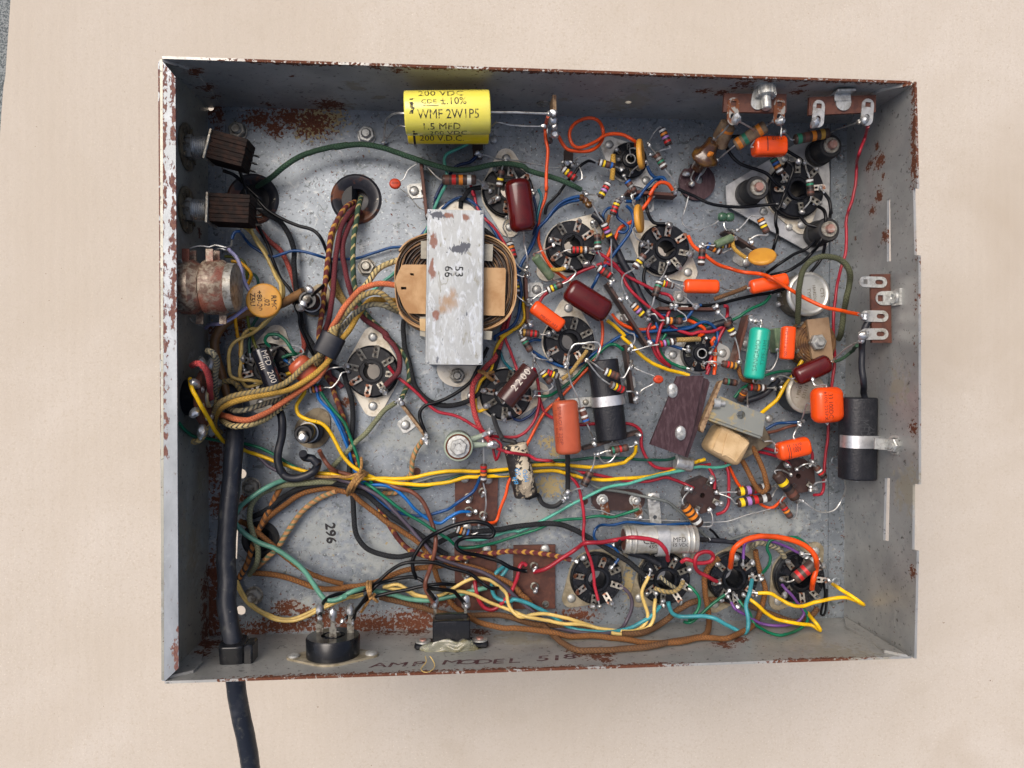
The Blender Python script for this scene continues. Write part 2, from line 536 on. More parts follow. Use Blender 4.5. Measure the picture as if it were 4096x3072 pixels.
mat('rust_dip', (.42, .088, .038), .22, 0, (.33, .065, .027), 60, .4, .7, 3, .05, 120, coat=.25)
mat('ox_blood', (.080, .005, .005), .12, 0, (.045, .004, .004), 90, .45, .7, 3, .08, 70, coat=.3, spec=.3)
mat('maroon_tube', (.055, .02, .018), .25, 0, (.035, .014, .013), 200, .45, .65, 4, .1, 300, coat=.3)
mat('teal_dip', (.012, .38, .27), .28, 0, (.01, .33, .23), 60, .4, .7, 3, coat=.4)
mat('ochre', (.56, .27, .035), .45, 0, (.46, .20, .03), 90, .42, .66, 5, .1, 400, coat=.1, spots=[((.22, .09, .02), 260, .71, .76, .3)])
mat('red_disc', (.50, .05, .015), .4, 0, (.40, .04, .012), 200, .4, .6)
mat('green_dip', (.03, .08, .045), .25, 0, (.06, .13, .08), 200, .45, .6, coat=.4)
mat('green_tube', (.10, .15, .085), .45, 0, (.17, .21, .13), 200, .45, .6, 4, .2, 400)
mat('black_gloss', (.008, .009, .014), .16, 0, (.02, .02, .026), 200, .5, .7, spec=.6, coat=.4)
mat('ink', (.015, .013, .015), .7)
mat('ink_fade', (.16, .15, .05), .6)
mat('ink_blue', (.05, .27, .55), .6)
mat('ink_cream', (.55, .50, .42), .6)
mat('ink_brown', (.075, .032, .034), .8, 0, (.20, .17, .165), 420, .5, .66)
mat('ink_worn', (.03, .027, .02), .6, 0, (.52, .45, .07), 420, .52, .60, 5)
mat('stamp', (.11, .115, .12), .6, 0, (.33, .345, .34), 420, .46, .56, 5)
mat('ink_teal', (.01, .16, .12), .6)
mat('ink_red', (.16, .02, .01), .6)
mat('pink_stain', (.78, .22, .08), .4)
mat('glue', (.66, .66, .50), .2, 0, (.60, .53, .24), 90, .45, .62, 4, .2, 300, trans=.75)
mat('wax', (.065, .026, .010), .22, 0, (.15, .075, .015), 120, .45, .62, 4, .3, 300, coat=.6)
mat('old_tube', (.24, .17, .10), .6, 0, (.14, .08, .045), 150, .42, .6, 5, .3, 500)
mat('silver_can', (.52, .52, .48), .38, .6, (.36, .34, .28), 180, .48, .64, 5, .2, 600, spots=[((.25, .24, .2), 240, .66, .7, .4)])
mat('can_grey', (.42, .40, .34), .45, .45, (.34, .32, .26), 150, .45, .6, 4, .1, 800)
mat('can_top', (.50, .51, .48), .35, .6, (.38, .38, .34), 120, .5, .62, 5, .1, 500)
mat('can_side', (.17, .14, .09), .5, .4, (.09, .07, .045), 200, .45, .6)
mat('copper', (.34, .19, .155), .45, .5, (.45, .38, .34), 300, .5, .65)
mat('twine', (.42, .24, .085), .9, 0, (.28, .14, .045), 600, .42, .6, 4, .6, 900, braid=((.25, .13, .045), 1, 1.6, .25))
# resistors: body and bands
mat('r_body', (.060, .038, .030), .42, 0, (.045, .028, .024), 400, .45, .65, 4, .1, 600, vary=.25)
for k_, c_ in dict(blk=(.010, .010, .012), brn=(.13, .055, .04), red=(.50, .02, .02), org=(.68, .21, .02), yel=(.78, .55, .015), grn=(.025, .19, .11),
                   blu=(.02, .12, .42), vio=(.36, .19, .48), gry=(.24, .25, .25), wht=(.62, .64, .62), gld=(.48, .28, .05), sil=(.58, .60, .58)).items():
    mat('b_' + k_, c_, .4, .3 if k_ in ('gld', 'sil') else 0, tuple(a * .7 for a in c_), 500, .5, .68)
# wires
def wire_mat(n, c, rough=.34, dirt=.6):
    c = tuple(a ** 1.14 for a in c)
    mat(n, c, rough, 0, tuple(a * .58 for a in c), 60, .42, .64, 6, .12, 420, vary=.12, spots=[(tuple(a * .55 + .05 for a in c), 200, .62, .76, .3), (tuple(a * .2 + .015 for a in c), 330, .67, .74, .2)], spec=.25 if max(c) < .05 else .36)
for k_, c_ in dict(sea=(.15, .36, .27), red=(.40, .028, .05), orange=(.76, .105, .012), yellow=(.82, .52, .008), blue=(.012, .085, .24), brightblue=(.008, .16, .45), navy=(.01, .035, .11),
                   teal=(.012, .17, .21), aqua=(.06, .29, .33), green=(.006, .18, .095), mint=(.11, .40, .31), darkgreen=(.01, .09, .06), olive=(.16, .17, .02), black=(.006, .007, .010),
                   grey=(.15, .165, .16), violet=(.19, .08, .29), cream=(.74, .55, .20), ochre_w=(.52, .32, .10), brown=(.21, .085, .055), umber=(.055, .035, .028), amber=(.76, .40, .01),
                   lilac=(.36, .35, .55), plum=(.12, .10, .13), tan_sheath=(.30, .17, .075)).items():
    wire_mat('w_' + k_, c_)
def cloth(n, c, o, nt=2, per=3.2, sh=.5):
    mat(n, c, .85, 0, tuple(a * .55 for a in c), 90, .45, .68, 5, braid=(o, nt, per, sh))
cloth('c_green', (.045, .10, .055), (.02, .05, .03), 4, 1.6)
cloth('c_olive', (.095, .105, .055), (.05, .055, .03), 4, 1.5)
cloth('c_maroon', (.145, .028, .034), (.10, .02, .026), 4, 1.5)
cloth('c_maroon_yellow', (.13, .028, .028), (.50, .27, .05), 1, 4.6, .35)
cloth('c_green_yellow', (.035, .075, .045), (.50, .40, .18), 1, 5.5, .25)
cloth('c_cream_black', (.62, .49, .22), (.03, .035, .04), 2, 2.4, .36)
cloth('c_tan', (.40, .27, .09), (.27, .165, .05), 4, 1.6)
cloth('c_tan_grey', (.40, .29, .11), (.15, .13, .08), 2, 2.2, .4)
cloth('c_grey_cream', (.36, .32, .2), (.075, .08, .075), 2, 2.4, .5)
cloth('c_gold', (.60, .36, .065), (.42, .24, .04), 4, 1.5)
cloth('c_salmon', (.62, .18, .075), (.48, .12, .05), 4, 1.5)
cloth('c_orange_black', (.48, .19, .05), (.04, .04, .035), 1, 3.6, .42)
cloth('c_orange_green', (.50, .25, .10), (.15, .2, .12), 1, 3.6, .42)
cloth('c_rust', (.25, .105, .028), (.13, .055, .022), 4, 1.7)
cloth('c_brown', (.17, .085, .035), (.085, .042, .022), 4, 1.7)
cloth('c_black', (.008, .009, .011), (.022, .024, .027), 4, 1.6)
cloth('c_rose', (.45, .10, .075), (.30, .06, .045), 4, 1.9)
cloth('c_red', (.50, .07, .07), (.30, .035, .035), 4, 1.7)
cloth('c_red_dark', (.28, .04, .04), (.03, .02, .02), 2, 3, .4)
cloth('c_sage', (.24, .25, .15), (.15, .16, .09), 4, 1.6)
# ------------------------------------------------------------------ ground, cardboard
ZC = -150.
GROUND = MB()
box(GROUND, 3000, 3000, 20, T(0, 0, ZC - 26), 0)
g = GROUND.build('ground', 'granite')
g['kind'] = 'structure'
mb = MB()
edge = [at(*q) for q in [(46, -60, ZC), (40, 30, ZC), (32, 150, ZC), (24, 262, ZC), (22, 300, ZC), (14, 345, ZC), (6, 450, ZC), (-6, 620, ZC), (-24, 900, ZC), (-60, 1500, ZC), (-150, 3000, ZC)]]
out = [(p.x, p.y) for p in edge]
d0, d1 = edge[0] - edge[1], edge[-1] - edge[-2]
out = [(edge[0].x + 10, 560)] + out + [(edge[-1].x - 20, -560), (560, -560), (560, 560)]
plate(mb, out, [], 4.5, T(0, 0, ZC - 4.5))
nx = 150
vs, fs = [], []
card = mb.build('cardboard_sheet', 'cardboard')
tag(card, 'large flat sheet of beige corrugated cardboard lying under the chassis', 'cardboard')
# faint flutes showing through the liner
nt = MATS['cardboard'].node_tree
wv = nt.nodes.new('ShaderNodeTexWave')
wv.inputs['Scale'].default_value, wv.inputs['Distortion'].default_value = 40, 3.0
wv.inputs['Detail'].default_value = 2
tcn = nt.nodes.new('ShaderNodeTexCoord')
nt.links.new(tcn.outputs['Object'], wv.inputs[0])
b0 = [x for x in nt.nodes if x.type == 'BUMP'][0]
b1 = nt.nodes.new('ShaderNodeBump')
b1.inputs['Strength'].default_value, b1.inputs['Distance'].default_value = .11, .0005
nt.links.new(wv.outputs['Fac'], b1.inputs['Height'])
nt.links.new(b0.outputs[0], b1.inputs['Normal'])
nt.links.new(b1.outputs[0], nt.nodes['Principled BSDF'].inputs['Normal'])

# ------------------------------------------------------------------ the chassis
H = 63.8
CH = thing('metal_chassis', 'shallow rusty grey steel amplifier chassis lying upside down and open on cardboard', 'chassis', (0, 0, 0))
fl = dict(TL=at(834, 424), TR=at(3385, 496), BR=at(3372, 2470), BL=at(838, 2544))
rm = dict(TL=at(637, 226, H), TR=at(3655, 322, H), BR=at(3655, 2638, H), BL=at(648, 2730, H))
OUTW = dict(TL=(1, -1), TR=(-1, -1), BR=(-1, 1), BL=(1, 1))
ri = {k: rm[k] + V((a * 1.2, b * 1.2, 0)) for k, (a, b) in OUTW.items()}

class Wall:
    def __init__(s, a, b):
        s.o = fl[a]
        s.u = (fl[b] - fl[a]).normalized()
        w = (ri[a] + ri[b]) / 2 - (fl[a] + fl[b]) / 2
        s.n = s.u.cross(w).normalized()
        s.v = s.n.cross(s.u)
        s.M = Matrix(((s.u.x, s.v.x, s.n.x, s.o.x), (s.u.y, s.v.y, s.n.y, s.o.y), (s.u.z, s.v.z, s.n.z, s.o.z), (0, 0, 0, 1)))
        s.q = [s.uv(fl[a]), s.uv(fl[b]), s.uv(ri[b]), s.uv(ri[a])]
    def uv(s, p):
        d = p - s.o
        return (d.dot(s.u), d.dot(s.v))
    def px(s, st, off=0.):
        """points of the photograph on the wall's inner face, raised off mm into the box"""
        return [at_plane(x, y, s.o - s.n * off, s.n) for x, y, _ in parse(st)]
WT, WL, WB, WR = Wall('TR', 'TL'), Wall('TL', 'BL'), Wall('BL', 'BR'), Wall('BR', 'TR')

def WBL(W, st, r, rz=None, d=3):
    p = W.px(st)[0]
    return (p.x, p.y, p.z, r, r, rz or r)
edgeT = [(x, rm['TL'].y + (rm['TR'].y - rm['TL'].y) * (x + 213) / 440, H - .3, 24, 3, 2.2) for x in (-120, -60, -15, 10, 35, 60, 85, 110, 140, 165, 190, 210)]
wall_mat('wall_top', edgeT + [WBL(WT, q, r) for q, r in (('a2 790,225', 5), ('a3 2200,460', 3), ('a4 50,400', 5), ('a4 210,420', 6), ('a4 960,410', 5), ('a4 430,335', 7), ('a4 340,375', 3), ('a4 690,310', 3), ('a4 1010,350', 3),
                                                     ('a2 570,180', 5), ('a1 1580,290', 2), ('a1 1310,600', 4), ('a1 500,230', 6), ('a1 620,400', 6), ('a1 700,500', 4), ('a1 2000,610', 12))],
         [WBL(WT, q, r) for q, r in (('a2 340,410', 7), ('a2 580,520', 4), ('a3 1400,580', 14), ('a3 720,540', 4), ('a3 1600,400', 7), ('a2 150,620', 10))])
wall_mat('wall_left', [WBL(WL, q, r) for q, r in (('e1 620,600', 10), ('e1 600,400', 8), ('d1 610,1400', 9), ('d1 640,1200', 5), ('c1 640,1400', 4), ('b1 550,500', 4))],
         [WBL(WL, q, r) for q, r in (('d1 360,750', 10), ('d1 560,200', 8), ('d1 450,1000', 12))], (), (.36, .355, .30), (.25, .25, .215))
edgeB = [(x, (rm['BL'].y + rm['BR'].y) / 2, H, 20, 4, 2.6) for x in (-130, -110, -85, -60, -30, 0, 40, 130)]
wall_mat('wall_bottom', edgeB + [WBL(WB, q, r) for q, r in (('e1 640,770', 12), ('e1 560,880', 6), ('e3 900,860', 8), ('e3 1050,890', 8), ('e3 1160,940', 5), ('e3 1180,880', 6), ('e3 780,830', 3), ('e2 700,620', 8), ('e2 1000,610', 12), ('e2 1700,630', 8), ('e4 130,495', 7), ('e4 220,470', 7), ('e4 150,510', 4))],
         [WBL(WB, 'e4 800,560', 20), WBL(WB, 'e3 200,700', 14)], (), (.42, .42, .395), (.31, .315, .30))
edgeR = [(rm['TR'].x, y, H + 1, 2.6, 19, 4) for y in (140, 120, 104)] + [(rm['TR'].x + 1, y, H + 3, 2, 16, 3) for y in (60, 35, 10, -20, -45)]
wall_mat('wall_right', edgeR + [WBL(WR, q, r) for q, r in (('a4 1740,950', 3), ('a4 1765,1090', 6), ('a4 1680,1110', 3.5), ('a4 1650,1165', 3), ('a4 1800,1240', 2.5), ('a4 1755,1430', 5), ('a4 1695,1580', 4), ('b4 1820,480', 5), ('b4 1525,505', 2), ('c4 2100,1020', 5), ('d4 2090,1080', 4))],
         [WBL(WR, 'd4 2050,250', 12), WBL(WR, 'c4 1950,600', 10)], [WBL(WR, 'd4 %d,%d' % (q0, q1), r) for q0, q1, r in [(a, b, c) for a, b, c in ((1555, 340, 1.7), (1683, 322, 2.2), (1530, 590, 2), (1612, 540, 1.7), (1712, 512, 1.8), (1520, 735, 2), (1668, 728, 2), (1480, 650, 1.5), (1650, 605, 1.5), (1560, 710, 1.7), (1470, 500, 1.5))]], (.39, .395, .38), (.28, .29, .285))
flange_rust = [FB('a1 115,%d' % y, 2.2, 9, 4, H) for y in range(250, 1700, 110)] + [FB('a1 255,%d' % y, 1.6, 8, 4, H) for y in (400, 700, 850, 1500)] + \
              [FB('b1 105,%d' % y, 1.8, 10, 4, H) for y in range(0, 1700, 150)] + [FB('b1 262,%d' % y, 1.5, 9, 4, H) for y in (300, 600, 1100, 1350)] + \
              [FB('c1 115,%d' % y, 2.6, 8, 4, H) for y in (50, 200, 750, 1000)] + [FB('c1 160,1215', 1.4, 1.4, 4, H), FB('c1 160,1395', 2, 2, 4, H), FB('e1 292,800', 1.5, 3, 4, H), FB('e1 290,900', 1, 12, 4, H)]
mat('flange', (.30, .325, .345), .45, .4, (.23, .25, .262), 60, .40, .62, 7, .15, 900, spots=[((.34, .365, .39), 130, .54, .78, .8), ((.15, .13, .12), 300, .64, .71, .4)], stretch=(1, .5, 1),
    blobs=[([(.13, .06, .055), (.2, .10, .07)], 6.5, flange_rust, 560, .3)])

# floor with its openings
SOCK = {}
def fpx(s):
    p = pt(s)
    return p.x, p.y
hole_list = [('b1 1140,130', 13.4), ('b2 345,130', 13.4), ('d1 1225,850', 9.6), ('d1 1012,125', 2.6), ('e1 1003,393', 2.6), ('d2 1015,100', 2.4),
             ('c2 525,515', 11), ('c1 1300,490', 11), ('b3 790,650', 11), ('b3 1810,680', 11), ('c3 760,180', 11), ('c3 45,780', 11), ('a2 2030,1590', 11), ('a3 1420,1230', 7),
             ('d3 1060,1270', 11), ('d3 1820,1270', 11), ('d4 300,1110', 11), ('d4 970,1110', 11), ('f2 500,800', 6.5), ('a1 672,640', 1.6), ('d4 1408,1503', 1.6)]
holes = []
for s_, r_ in hole_list:
    x, y = fpx(s_)
    holes.append(circ(x, y, r_, 24)[::-1])
sx, sy = fpx('a4 935,1380')
holes.append(circ(sx, sy, 13, 24)[::-1])
sl = [fpx(q) for q in ('d1 925,715', 'd1 975,730', 'd1 960,1075', 'd1 922,1050')]
holes.append(sl[::-1])
mb = MB()
plate(mb, [(fl[k].x + a * -.6, fl[k].y + b * -.6) for k, (a, b) in (('BL', (1, 1)), ('BR', (-1, 1)), ('TR', (-1, -1)), ('TL', (1, -1)))], holes, 1.2, T(0, 0, -1.2))
mb.build('floor_panel', 'steel_floor', CH)
# end flanges lapped over the floor
mb = MB()
plate(mb, [fpx(q) for q in ('a1 646,690', 'e1 652,640', 'e1 800,640', 'a1 842,812', 'a1 828,798')], [sl[::-1]] if 0 else [], .9, T(0, 0, .02))
mb.build('end_flange', 'steel_floor', CH)
mb = MB()
plate(mb, [fpx(q) for q in ('a4 1280,640', 'd4 1253,1490', 'd4 1412,1530', 'a4 1438,590')], [], .9, T(0, 0, .02))
for q in ('d4 1335,1175', 'c4 1330,1335', 'a4 1365,1062'):
    lathe(mb, [(3.1, .9), (2.6, 1.25), (1.8, 1.25), (1.3, .95), (.01, .95)], 18, T(*fpx(q), 0))
mb.build('end_flange', 'steel_floor', CH)

def wall_panel(W, name, m, top=None, holes=()):
    mb = MB()
    q = list(W.q)
    o = q[:2] + (top or q[2:])
    plate(mb, o, [h[::-1] for h in holes], 1.2, W.M)
    return mb.build(name, m, CH)
hp = WT.uv(WT.px('a3 1418,579')[0])
wall_panel(WT, 'top_wall', 'wall_top', None, [circ(*hp, 1.9, 16)])
lo = wall_panel(WL, 'left_wall', 'wall_left')
hb = WB.uv(WB.px('e1 930,880', 0)[0])
wall_panel(WB, 'bottom_wall', 'wall_bottom')
# right wall: notched rim and two slots
rtop = [WR.uv(p) for p in WR.px('p 3657,2634 p 3667,2203 p 3649,2198 p 3651,1935 p 3675,1937 p 3674,1022 p 3658,1020 p 3652,752 p 3668,755 p 3658,326')]
slots = [[WR.uv(p) for p in WR.px(q)] for q in ('b4 1840,125 b4 1868,95 b4 1876,725 b4 1838,728', 'd4 1818,148 d4 1868,155 d4 1855,775 d4 1802,765')]
rt = rtop[::-1]
wall_panel(WR, 'right_wall', 'wall_right', rt, [s_[::-1] for s_ in slots])
# rolled flange on the left rim
mb = MB()
plate(mb, [(p.x, p.y) for p in pts('p 632,250 p 643,236 p 701,306 p 714,2673 p 660,2724 p 647,2723', H)][::-1], [], 1.2, T(0, 0, H - 1.25))
mb.build('rim_flange', 'flange', CH)
# lapped corner tabs
def tab(W, name, st, m):
    mb = MB()
    plate(mb, [W.uv(p) for p in W.px(st)], [], 1.3, W.M @ Matrix.Translation((0, 0, -1.35)))
    mb.build(name, [m], CH)
tab(WT, 'corner_tab', 'a1 135,95 a1 420,185 a1 520,235 a1 680,440 a1 765,565 a1 700,612 a1 640,612', 'wall_top')
tab(WB, 'corner_tab', 'e1 195,1150 e1 480,1085 e1 585,985 e1 570,972 e1 640,650 e1 560,760', 'wall_bottom')
tab(WT, 'corner_tab', 'a4 2085,315 a4 1790,375 a4 1650,440 a4 1500,640 a4 1440,790', 'wall_top')
tab(WB, 'corner_tab', 'e4 1170,572 e4 1040,545 e4 985,505 e4 905,450 e4 825,412 e4 812,350', 'wall_bottom')
# what the chassis stands on: the transformer cases bolted through the other side
for q, w, h in (('p 1180,790', 66, 40), ('p 1190,2180', 36, 36), ('p 3050,2180', 22, 30)):
    mb = MB()
    x, y = fpx(q)
    box(mb, w, h, -ZC - 1.25, T(x, y, ZC), 2.5)
    mb.build('transformer_case', 'bakelite', CH)
# ------------------------------------------------------------------ builders for the parts mounted in the chassis
def ring_text(mb, s, r, size, z, a0, step):
    for k, ch in enumerate(s):
        if ch != ' ':
            a = a0 - k * step
            text_on(mb, ch, size, lambda x, y: V(((r + y) * math.cos(a) + x * math.sin(a), (r + y) * math.sin(a) - x * math.cos(a), z)), 0)

def lug_mb(r0, r1, w, z0, z1, th=.45, slot=True):
    """a radial tag lying along x, rising from z0 to z1, pierced twice"""
    L = r1 - r0
    mb = MB()
    o = [(0, -w / 2), (L * .8, -w / 2), (L, -w / 4), (L, w / 4), (L * .8, w / 2), (0, w / 2)]
    hs = [circ(L * .64, 0, w * .26, 10)[::-1]]
    if slot:
        hs.append([(x + L * .24, y) for x, y in rect(0, 0, w * .45, w * .38)][::-1])
    sl = math.atan2(z1 - z0, L)
    plate(mb, o, hs, th, Matrix.Translation((r0, 0, z0)) @ Matrix.Rotation(-sl, 4, 'Y'))
    return mb

def rivet_mb(r=2.6, h=1.3):
    mb = MB()
    return lathe(mb, [(r, 0), (r, h * .35), (r * .85, h * .7), (r * .5, h * .95), (.01, h)], 16)

SDEF = dict(
    octal=dict(R=13.9, ear=19.2, er=5.6, n=8, lug=(7.6, 14.6, 3.3, 7.0, 8.2), plate='cream_plate', hole=4.4, base='bakelite', text=('MADE IN CHICAGO', '12345678'), ears=2),
    square=dict(R=14.2, ear=18.2, er=5.2, n=8, lug=(8.6, 15.6, 3.2, 7.2, 9.5), plate='tan_plate', hole=5.0, base='bakelite_gloss', text=('CHICAGO MADE PAT', '12345678'), ears=2),
    mini=dict(R=10.1, ear=14.6, er=4.6, n=9, lug=(6.0, 9.8, 1.8, 7.4, 9.6), plate='nickel', hole=2.2, base='bakelite', text=(None, '123456789'), ears=2),
    big=dict(R=15.6, ear=19.5, er=5.2, n=8, lug=(8.6, 15.4, 3.2, 7.6, 8.8), plate='cream_plate', hole=4.5, base='bakelite', text=(None, '12345678'), ears=2))
PROTO = {}
def socket_parts(kind, root):
    d = SDEF[kind]
    R = d['R']
    mb = MB()
    pl = circ(0, 0, R + 1.1, 40)
    for k in range(d['ears']):
        a = math.pi * 2 * k / d['ears']
        pl += circ(d['ear'] * math.cos(a), d['ear'] * math.sin(a), d['er'], 16)
    plate(mb, hull(pl), [circ(0, 0, 8, 20)[::-1]], 1.1)
    mb.build('saddle', d['plate'], root)
    for k in range(d['ears']):
        a = math.pi * 2 * k / d['ears']
        r = rivet_mb(2.5).build('rivet', 'zinc', root)
        r.location = V((d['ear'] * math.cos(a) * .99, d['ear'] * math.sin(a) * .99, 1.1)) * S
    mb = MB()
    h = d['hole']
    if kind == 'mini':
        prof = [(R, .6), (R, 5.6), (R - .5, 6.3), (4.6, 6.9), (4.2, 7.9), (2.9, 8.1), (2.6, 8.1), (2.4, 7.6), (2.2, -8)]
        key = 99
    else:
        prof = [(R + .5, .6), (R + .5, 3.3), (R, 3.7), (R, 6.1), (R - .6, 6.8), (h + 2.3, 6.8), (h + 2.1, 6.4), (h + 1.7, 6.4), (h + 1.5, 7.5), (h + .2, 7.5), (h, 7.1), (h, -11)]
        key = 9
    lathe(mb, prof, 48, None, 0, True, lambda k, a, r: r * 1.24 if k >= key and abs(math.sin((a - .7) / 2)) < .1 else r)
    b = mb.build('base', d['base'], root, angle=30)
    if kind == 'mini':
        m2 = MB()
        for k in range(18):
            box(m2, 4.2, .35, .5, T(0, 0, 0, math.pi * 2 * (k + .5) / 18) @ Matrix.Translation((6.6, 0, 6.3)), 0)
        m2.build('rib', 'bakelite', b)
        m2 = MB()
        lathe(m2, [(2.9, 7.9), (2.8, 8.7), (2.3, 8.7), (2.25, 7.4)], 20)
        m2.build('shield_ring', 'nickel', root)
    mb = MB()
    if d['text'][0]:
        ring_text(mb, d['text'][0], R - 1.7, 1.5, 6.86, 2.9, 2 * math.pi / 19)
    for k, c in enumerate(d['text'][1]):
        a = -2 * math.pi * (k + .5) / d['n']
        rr = h + 3.6 if kind != 'mini' else 5.2
        text_on(mb, c, 1.5, lambda x, y: V((rr * math.cos(a) + x, rr * math.sin(a) + y, 6.88)), 0)
    mb.build('lettering', 'emboss', b)
    for k in range(d['n']):
        l_ = lug_mb(*d['lug']).build('lug', 'lug', root) if k == 0 else root_lug(root, l0)
        if k == 0:
            l0 = l_
        l_.rotation_euler = (0, 0, 2 * math.pi * (k + .5) / d['n'] + .2)
def root_lug(root, l0):
    o = l0.copy()
    C.objects.link(o)
    return o

def socket(name, label, st, kind, rz, solder=.6, z=0., group='valve sockets riveted to the chassis floor', skip=()):
    p = pt(st, z + 3)
    loc = (p.x, p.y, z)
    if kind not in PROTO:
        r = thing(name, label, 'socket', loc, 0, group)
        r['o_'] = (0, 0, 0)
        socket_parts(kind, r)
        PROTO[kind] = r
    else:
        r = copy_tree(PROTO[kind])
        for ch in list(r.children):                    # solder of the first socket is its own
            for g_ in list(ch.children):
                if g_.name.startswith('solder'):
                    bpy.data.objects.remove(g_)
        r['label'] = label
        r.name = name
        r.location = V(loc) * S
    r.rotation_euler = (0, 0, rz)
    d = SDEF[kind]
    k = 0
    for ch in list(r.children):
        if ch.name.startswith('lug'):
            if random.random() < .3:
                ch.data = LUG_RUST(kind, ch.data)
            k += 1
            ch.rotation_euler = (random.uniform(-.05, .05), random.uniform(-.14, .05), ch.rotation_euler.z + random.uniform(-.07, .07))
            if random.random() < solder:
                mb = MB()
                blob(mb, V((d['lug'][1] - .9, random.uniform(-.3, .3), d['lug'][4] + .5)), d['lug'][2] * random.uniform(.42, .72))
                mb.build('solder', 'solder', ch)
    return r
RUSTED = {}
def LUG_RUST(kind, me):
    if kind not in RUSTED:
        c = me.copy()
        c.materials[0] = MATS['lug_rust']
        RUSTED[kind] = c
    return RUSTED[kind]

def fan(points, r=.4, mname='lead', parent=None, name='lead', seg=6, uv=False):
    mb = MB()
    tube(mb, spline(points), r, seg, 0, uv)
    return mb.build(name, mname, parent)

WIRES = []
def inside(q, r):
    """lift the points that would run into a wall of the box towards the camera, smoothly"""
    up = []
    for p in q:
        d = (CAMP - p) / (CAMP.z - p.z)
        k = 0.
        while k < 45 and any(((p + d * k) - w.o).dot(w.n) > -(r + .3) for w in (WT, WL, WB, WR)):
            k += 1.
        up.append(k)
    if max(up) > 0:
        for _ in range(3):
            up = [max(up[i], (up[max(0, i - 1)] + up[min(len(up) - 1, i + 1)]) / 2 if 0 < i < len(up) - 1 else up[i] * .5) for i in range(len(up))]
    return [p + (CAMP - p) / (CAMP.z - p.z) * k for p, k in zip(q, up)]
def W(label, m, r, st, cat='wire', name=None, group=None, ends='', h=5):
    P = pts(st, h)
    if m.startswith('w_') and r < 1.3:
        r *= .93
    q = spline(P, 1.4)
    sd_ = V((len(WIRES) * 3.7, 0, 0))
    WIRES.append(label)
    q = [p + noise.noise_vector(p * .11 + sd_) * .32 + noise.noise_vector(p * .35 + sd_) * .10 for p in q]
    if name != 'power_cable':
        q = inside(q, r)
    cl = m.startswith('c_') or m == 'twine'
    mb = MB()
    tube(mb, q, r, 10 if r > .7 else 7, 0, cl)
    o = mb.build(name or ('cloth_wire' if cl else 'wire'), m)
    tag(o, label, cat, group or ('cloth covered wires in the chassis' if cl else 'plastic covered wires in the chassis'))
    for e in ends:
        a, b_ = (P[0], P[1]) if e == 's' else (P[-1], P[-2])
        d = (a - b_).normalized()
        m2 = MB()
        tube(m2, [a - d * .6, a + d * 1.6, a + d * 3.2 + V((0, 0, -1.2))], .5, 6, 0)
        blob(m2, a + d * 3.4 + V((0, 0, -1)), 1.25 + .3 * random.random())
        m2.build('stripped_end', 'solder', o)
    return o

def R(label, bands, r, st, l0='', l1='', body='r_body', name='resistor'):
    a, b_ = pts(st)
    root = thing(name, label, 'resistor', a.lerp(b_, .5), 0, 'banded resistors wired in the chassis')
    L = (b_ - a).length
    bs = bands.split()
    n = len(bs)
    t0, st_ = .13, .66 / max(1, n - 1) if n > 3 else .24
    cuts = []
    for k in range(n):
        c = t0 + (.2 if n < 4 else .205) * k + (.04 if k == 3 else 0)
        cuts.append((c - .055, c + .065))
    c = r * .22
    prof, mi = [(.001, 0), (r - c, 0), (r, c)], [0, 0]
    for k, (u, w) in enumerate(cuts):
        z0, z1 = max(c + .01, u * L), min(w * L, L - c - .01)
        prof += [(r, z0), (r + .03, z0 + .01), (r + .03, z1 - .01), (r, z1)]
        mi += [0, k + 1, k + 1, k + 1]
    prof += [(r, L - c), (r - c, L), (.001, L)]
    mi += [0, 0, 0]
    mb = MB()
    lathe(mb, prof, 16, frame(a, b_ - a), mi)
    mb.build('body', [body] + [('b_' + x if x != '-' else body) for x in bs], root, angle=50)
    for p, s in ((a, l0), (b_, l1)):
        if s:
            q = pts(s, p.z)
            fan([p + (p - (b_ if p is a else a)).normalized() * -.4] + [p + (p - (b_ if p is a else a)).normalized() * 1.0] + q, .44, 'lead', root)
            m2 = MB()
            blob(m2, q[-1], 1.15 + .5 * random.random())
            m2.build('solder', 'solder', root)
    return root

def pill(mb, a, b_, ra, rb, rd, e=2., seg=28, mi=0, up=V((0, 0, 1)), bulge=0.):
    """rounded body from a to b: half width ra across, rb towards up, end rounding rd, section exponent e"""
    L = (b_ - a).length
    M = frame(a, b_ - a, up)
    rows = []
    n = 6
    for k in range(n + 1):
        t = math.pi / 2 * k / n
        rows.append((rd * (1 - math.cos(t)) if 0 else rd - rd * math.cos(t), -(rd - rd * math.sin(t))))
    rows = [(z, i) for z, i in [(rd - rd * math.cos(math.pi / 2 * k / n), rd - rd * math.sin(math.pi / 2 * k / n)) for k in range(n + 1)]]
    mid = [(rd + (L - 2 * rd) * k / 4, -bulge * math.sin(math.pi * k / 4)) for k in range(1, 4)] if bulge else []
    rows = rows + mid + [(L - z, i) for z, i in rows[::-1]]
    vs, fs = [], []
    for z, ins in rows:
        for j in range(seg):
            t = 2 * math.pi * j / seg
            c_, s_ = math.cos(t), math.sin(t)
            x = math.copysign(abs(c_) ** (2 / e), c_) * max(.02, rb - ins)
            y = math.copysign(abs(s_) ** (2 / e), s_) * max(.02, ra - ins)
            vs.append((x, y, z))
    m = len(rows)
    for i in range(m - 1):
        for j in range(seg):
            j2 = (j + 1) % seg
            fs.append((i * seg + j, i * seg + j2, (i + 1) * seg + j2, (i + 1) * seg + j))
    fs.append(tuple(range(seg))[::-1])
    fs.append(tuple((m - 1) * seg + j for j in range(seg)))
    mb.add(vs, fs, mi, True, None, M)
    return mb

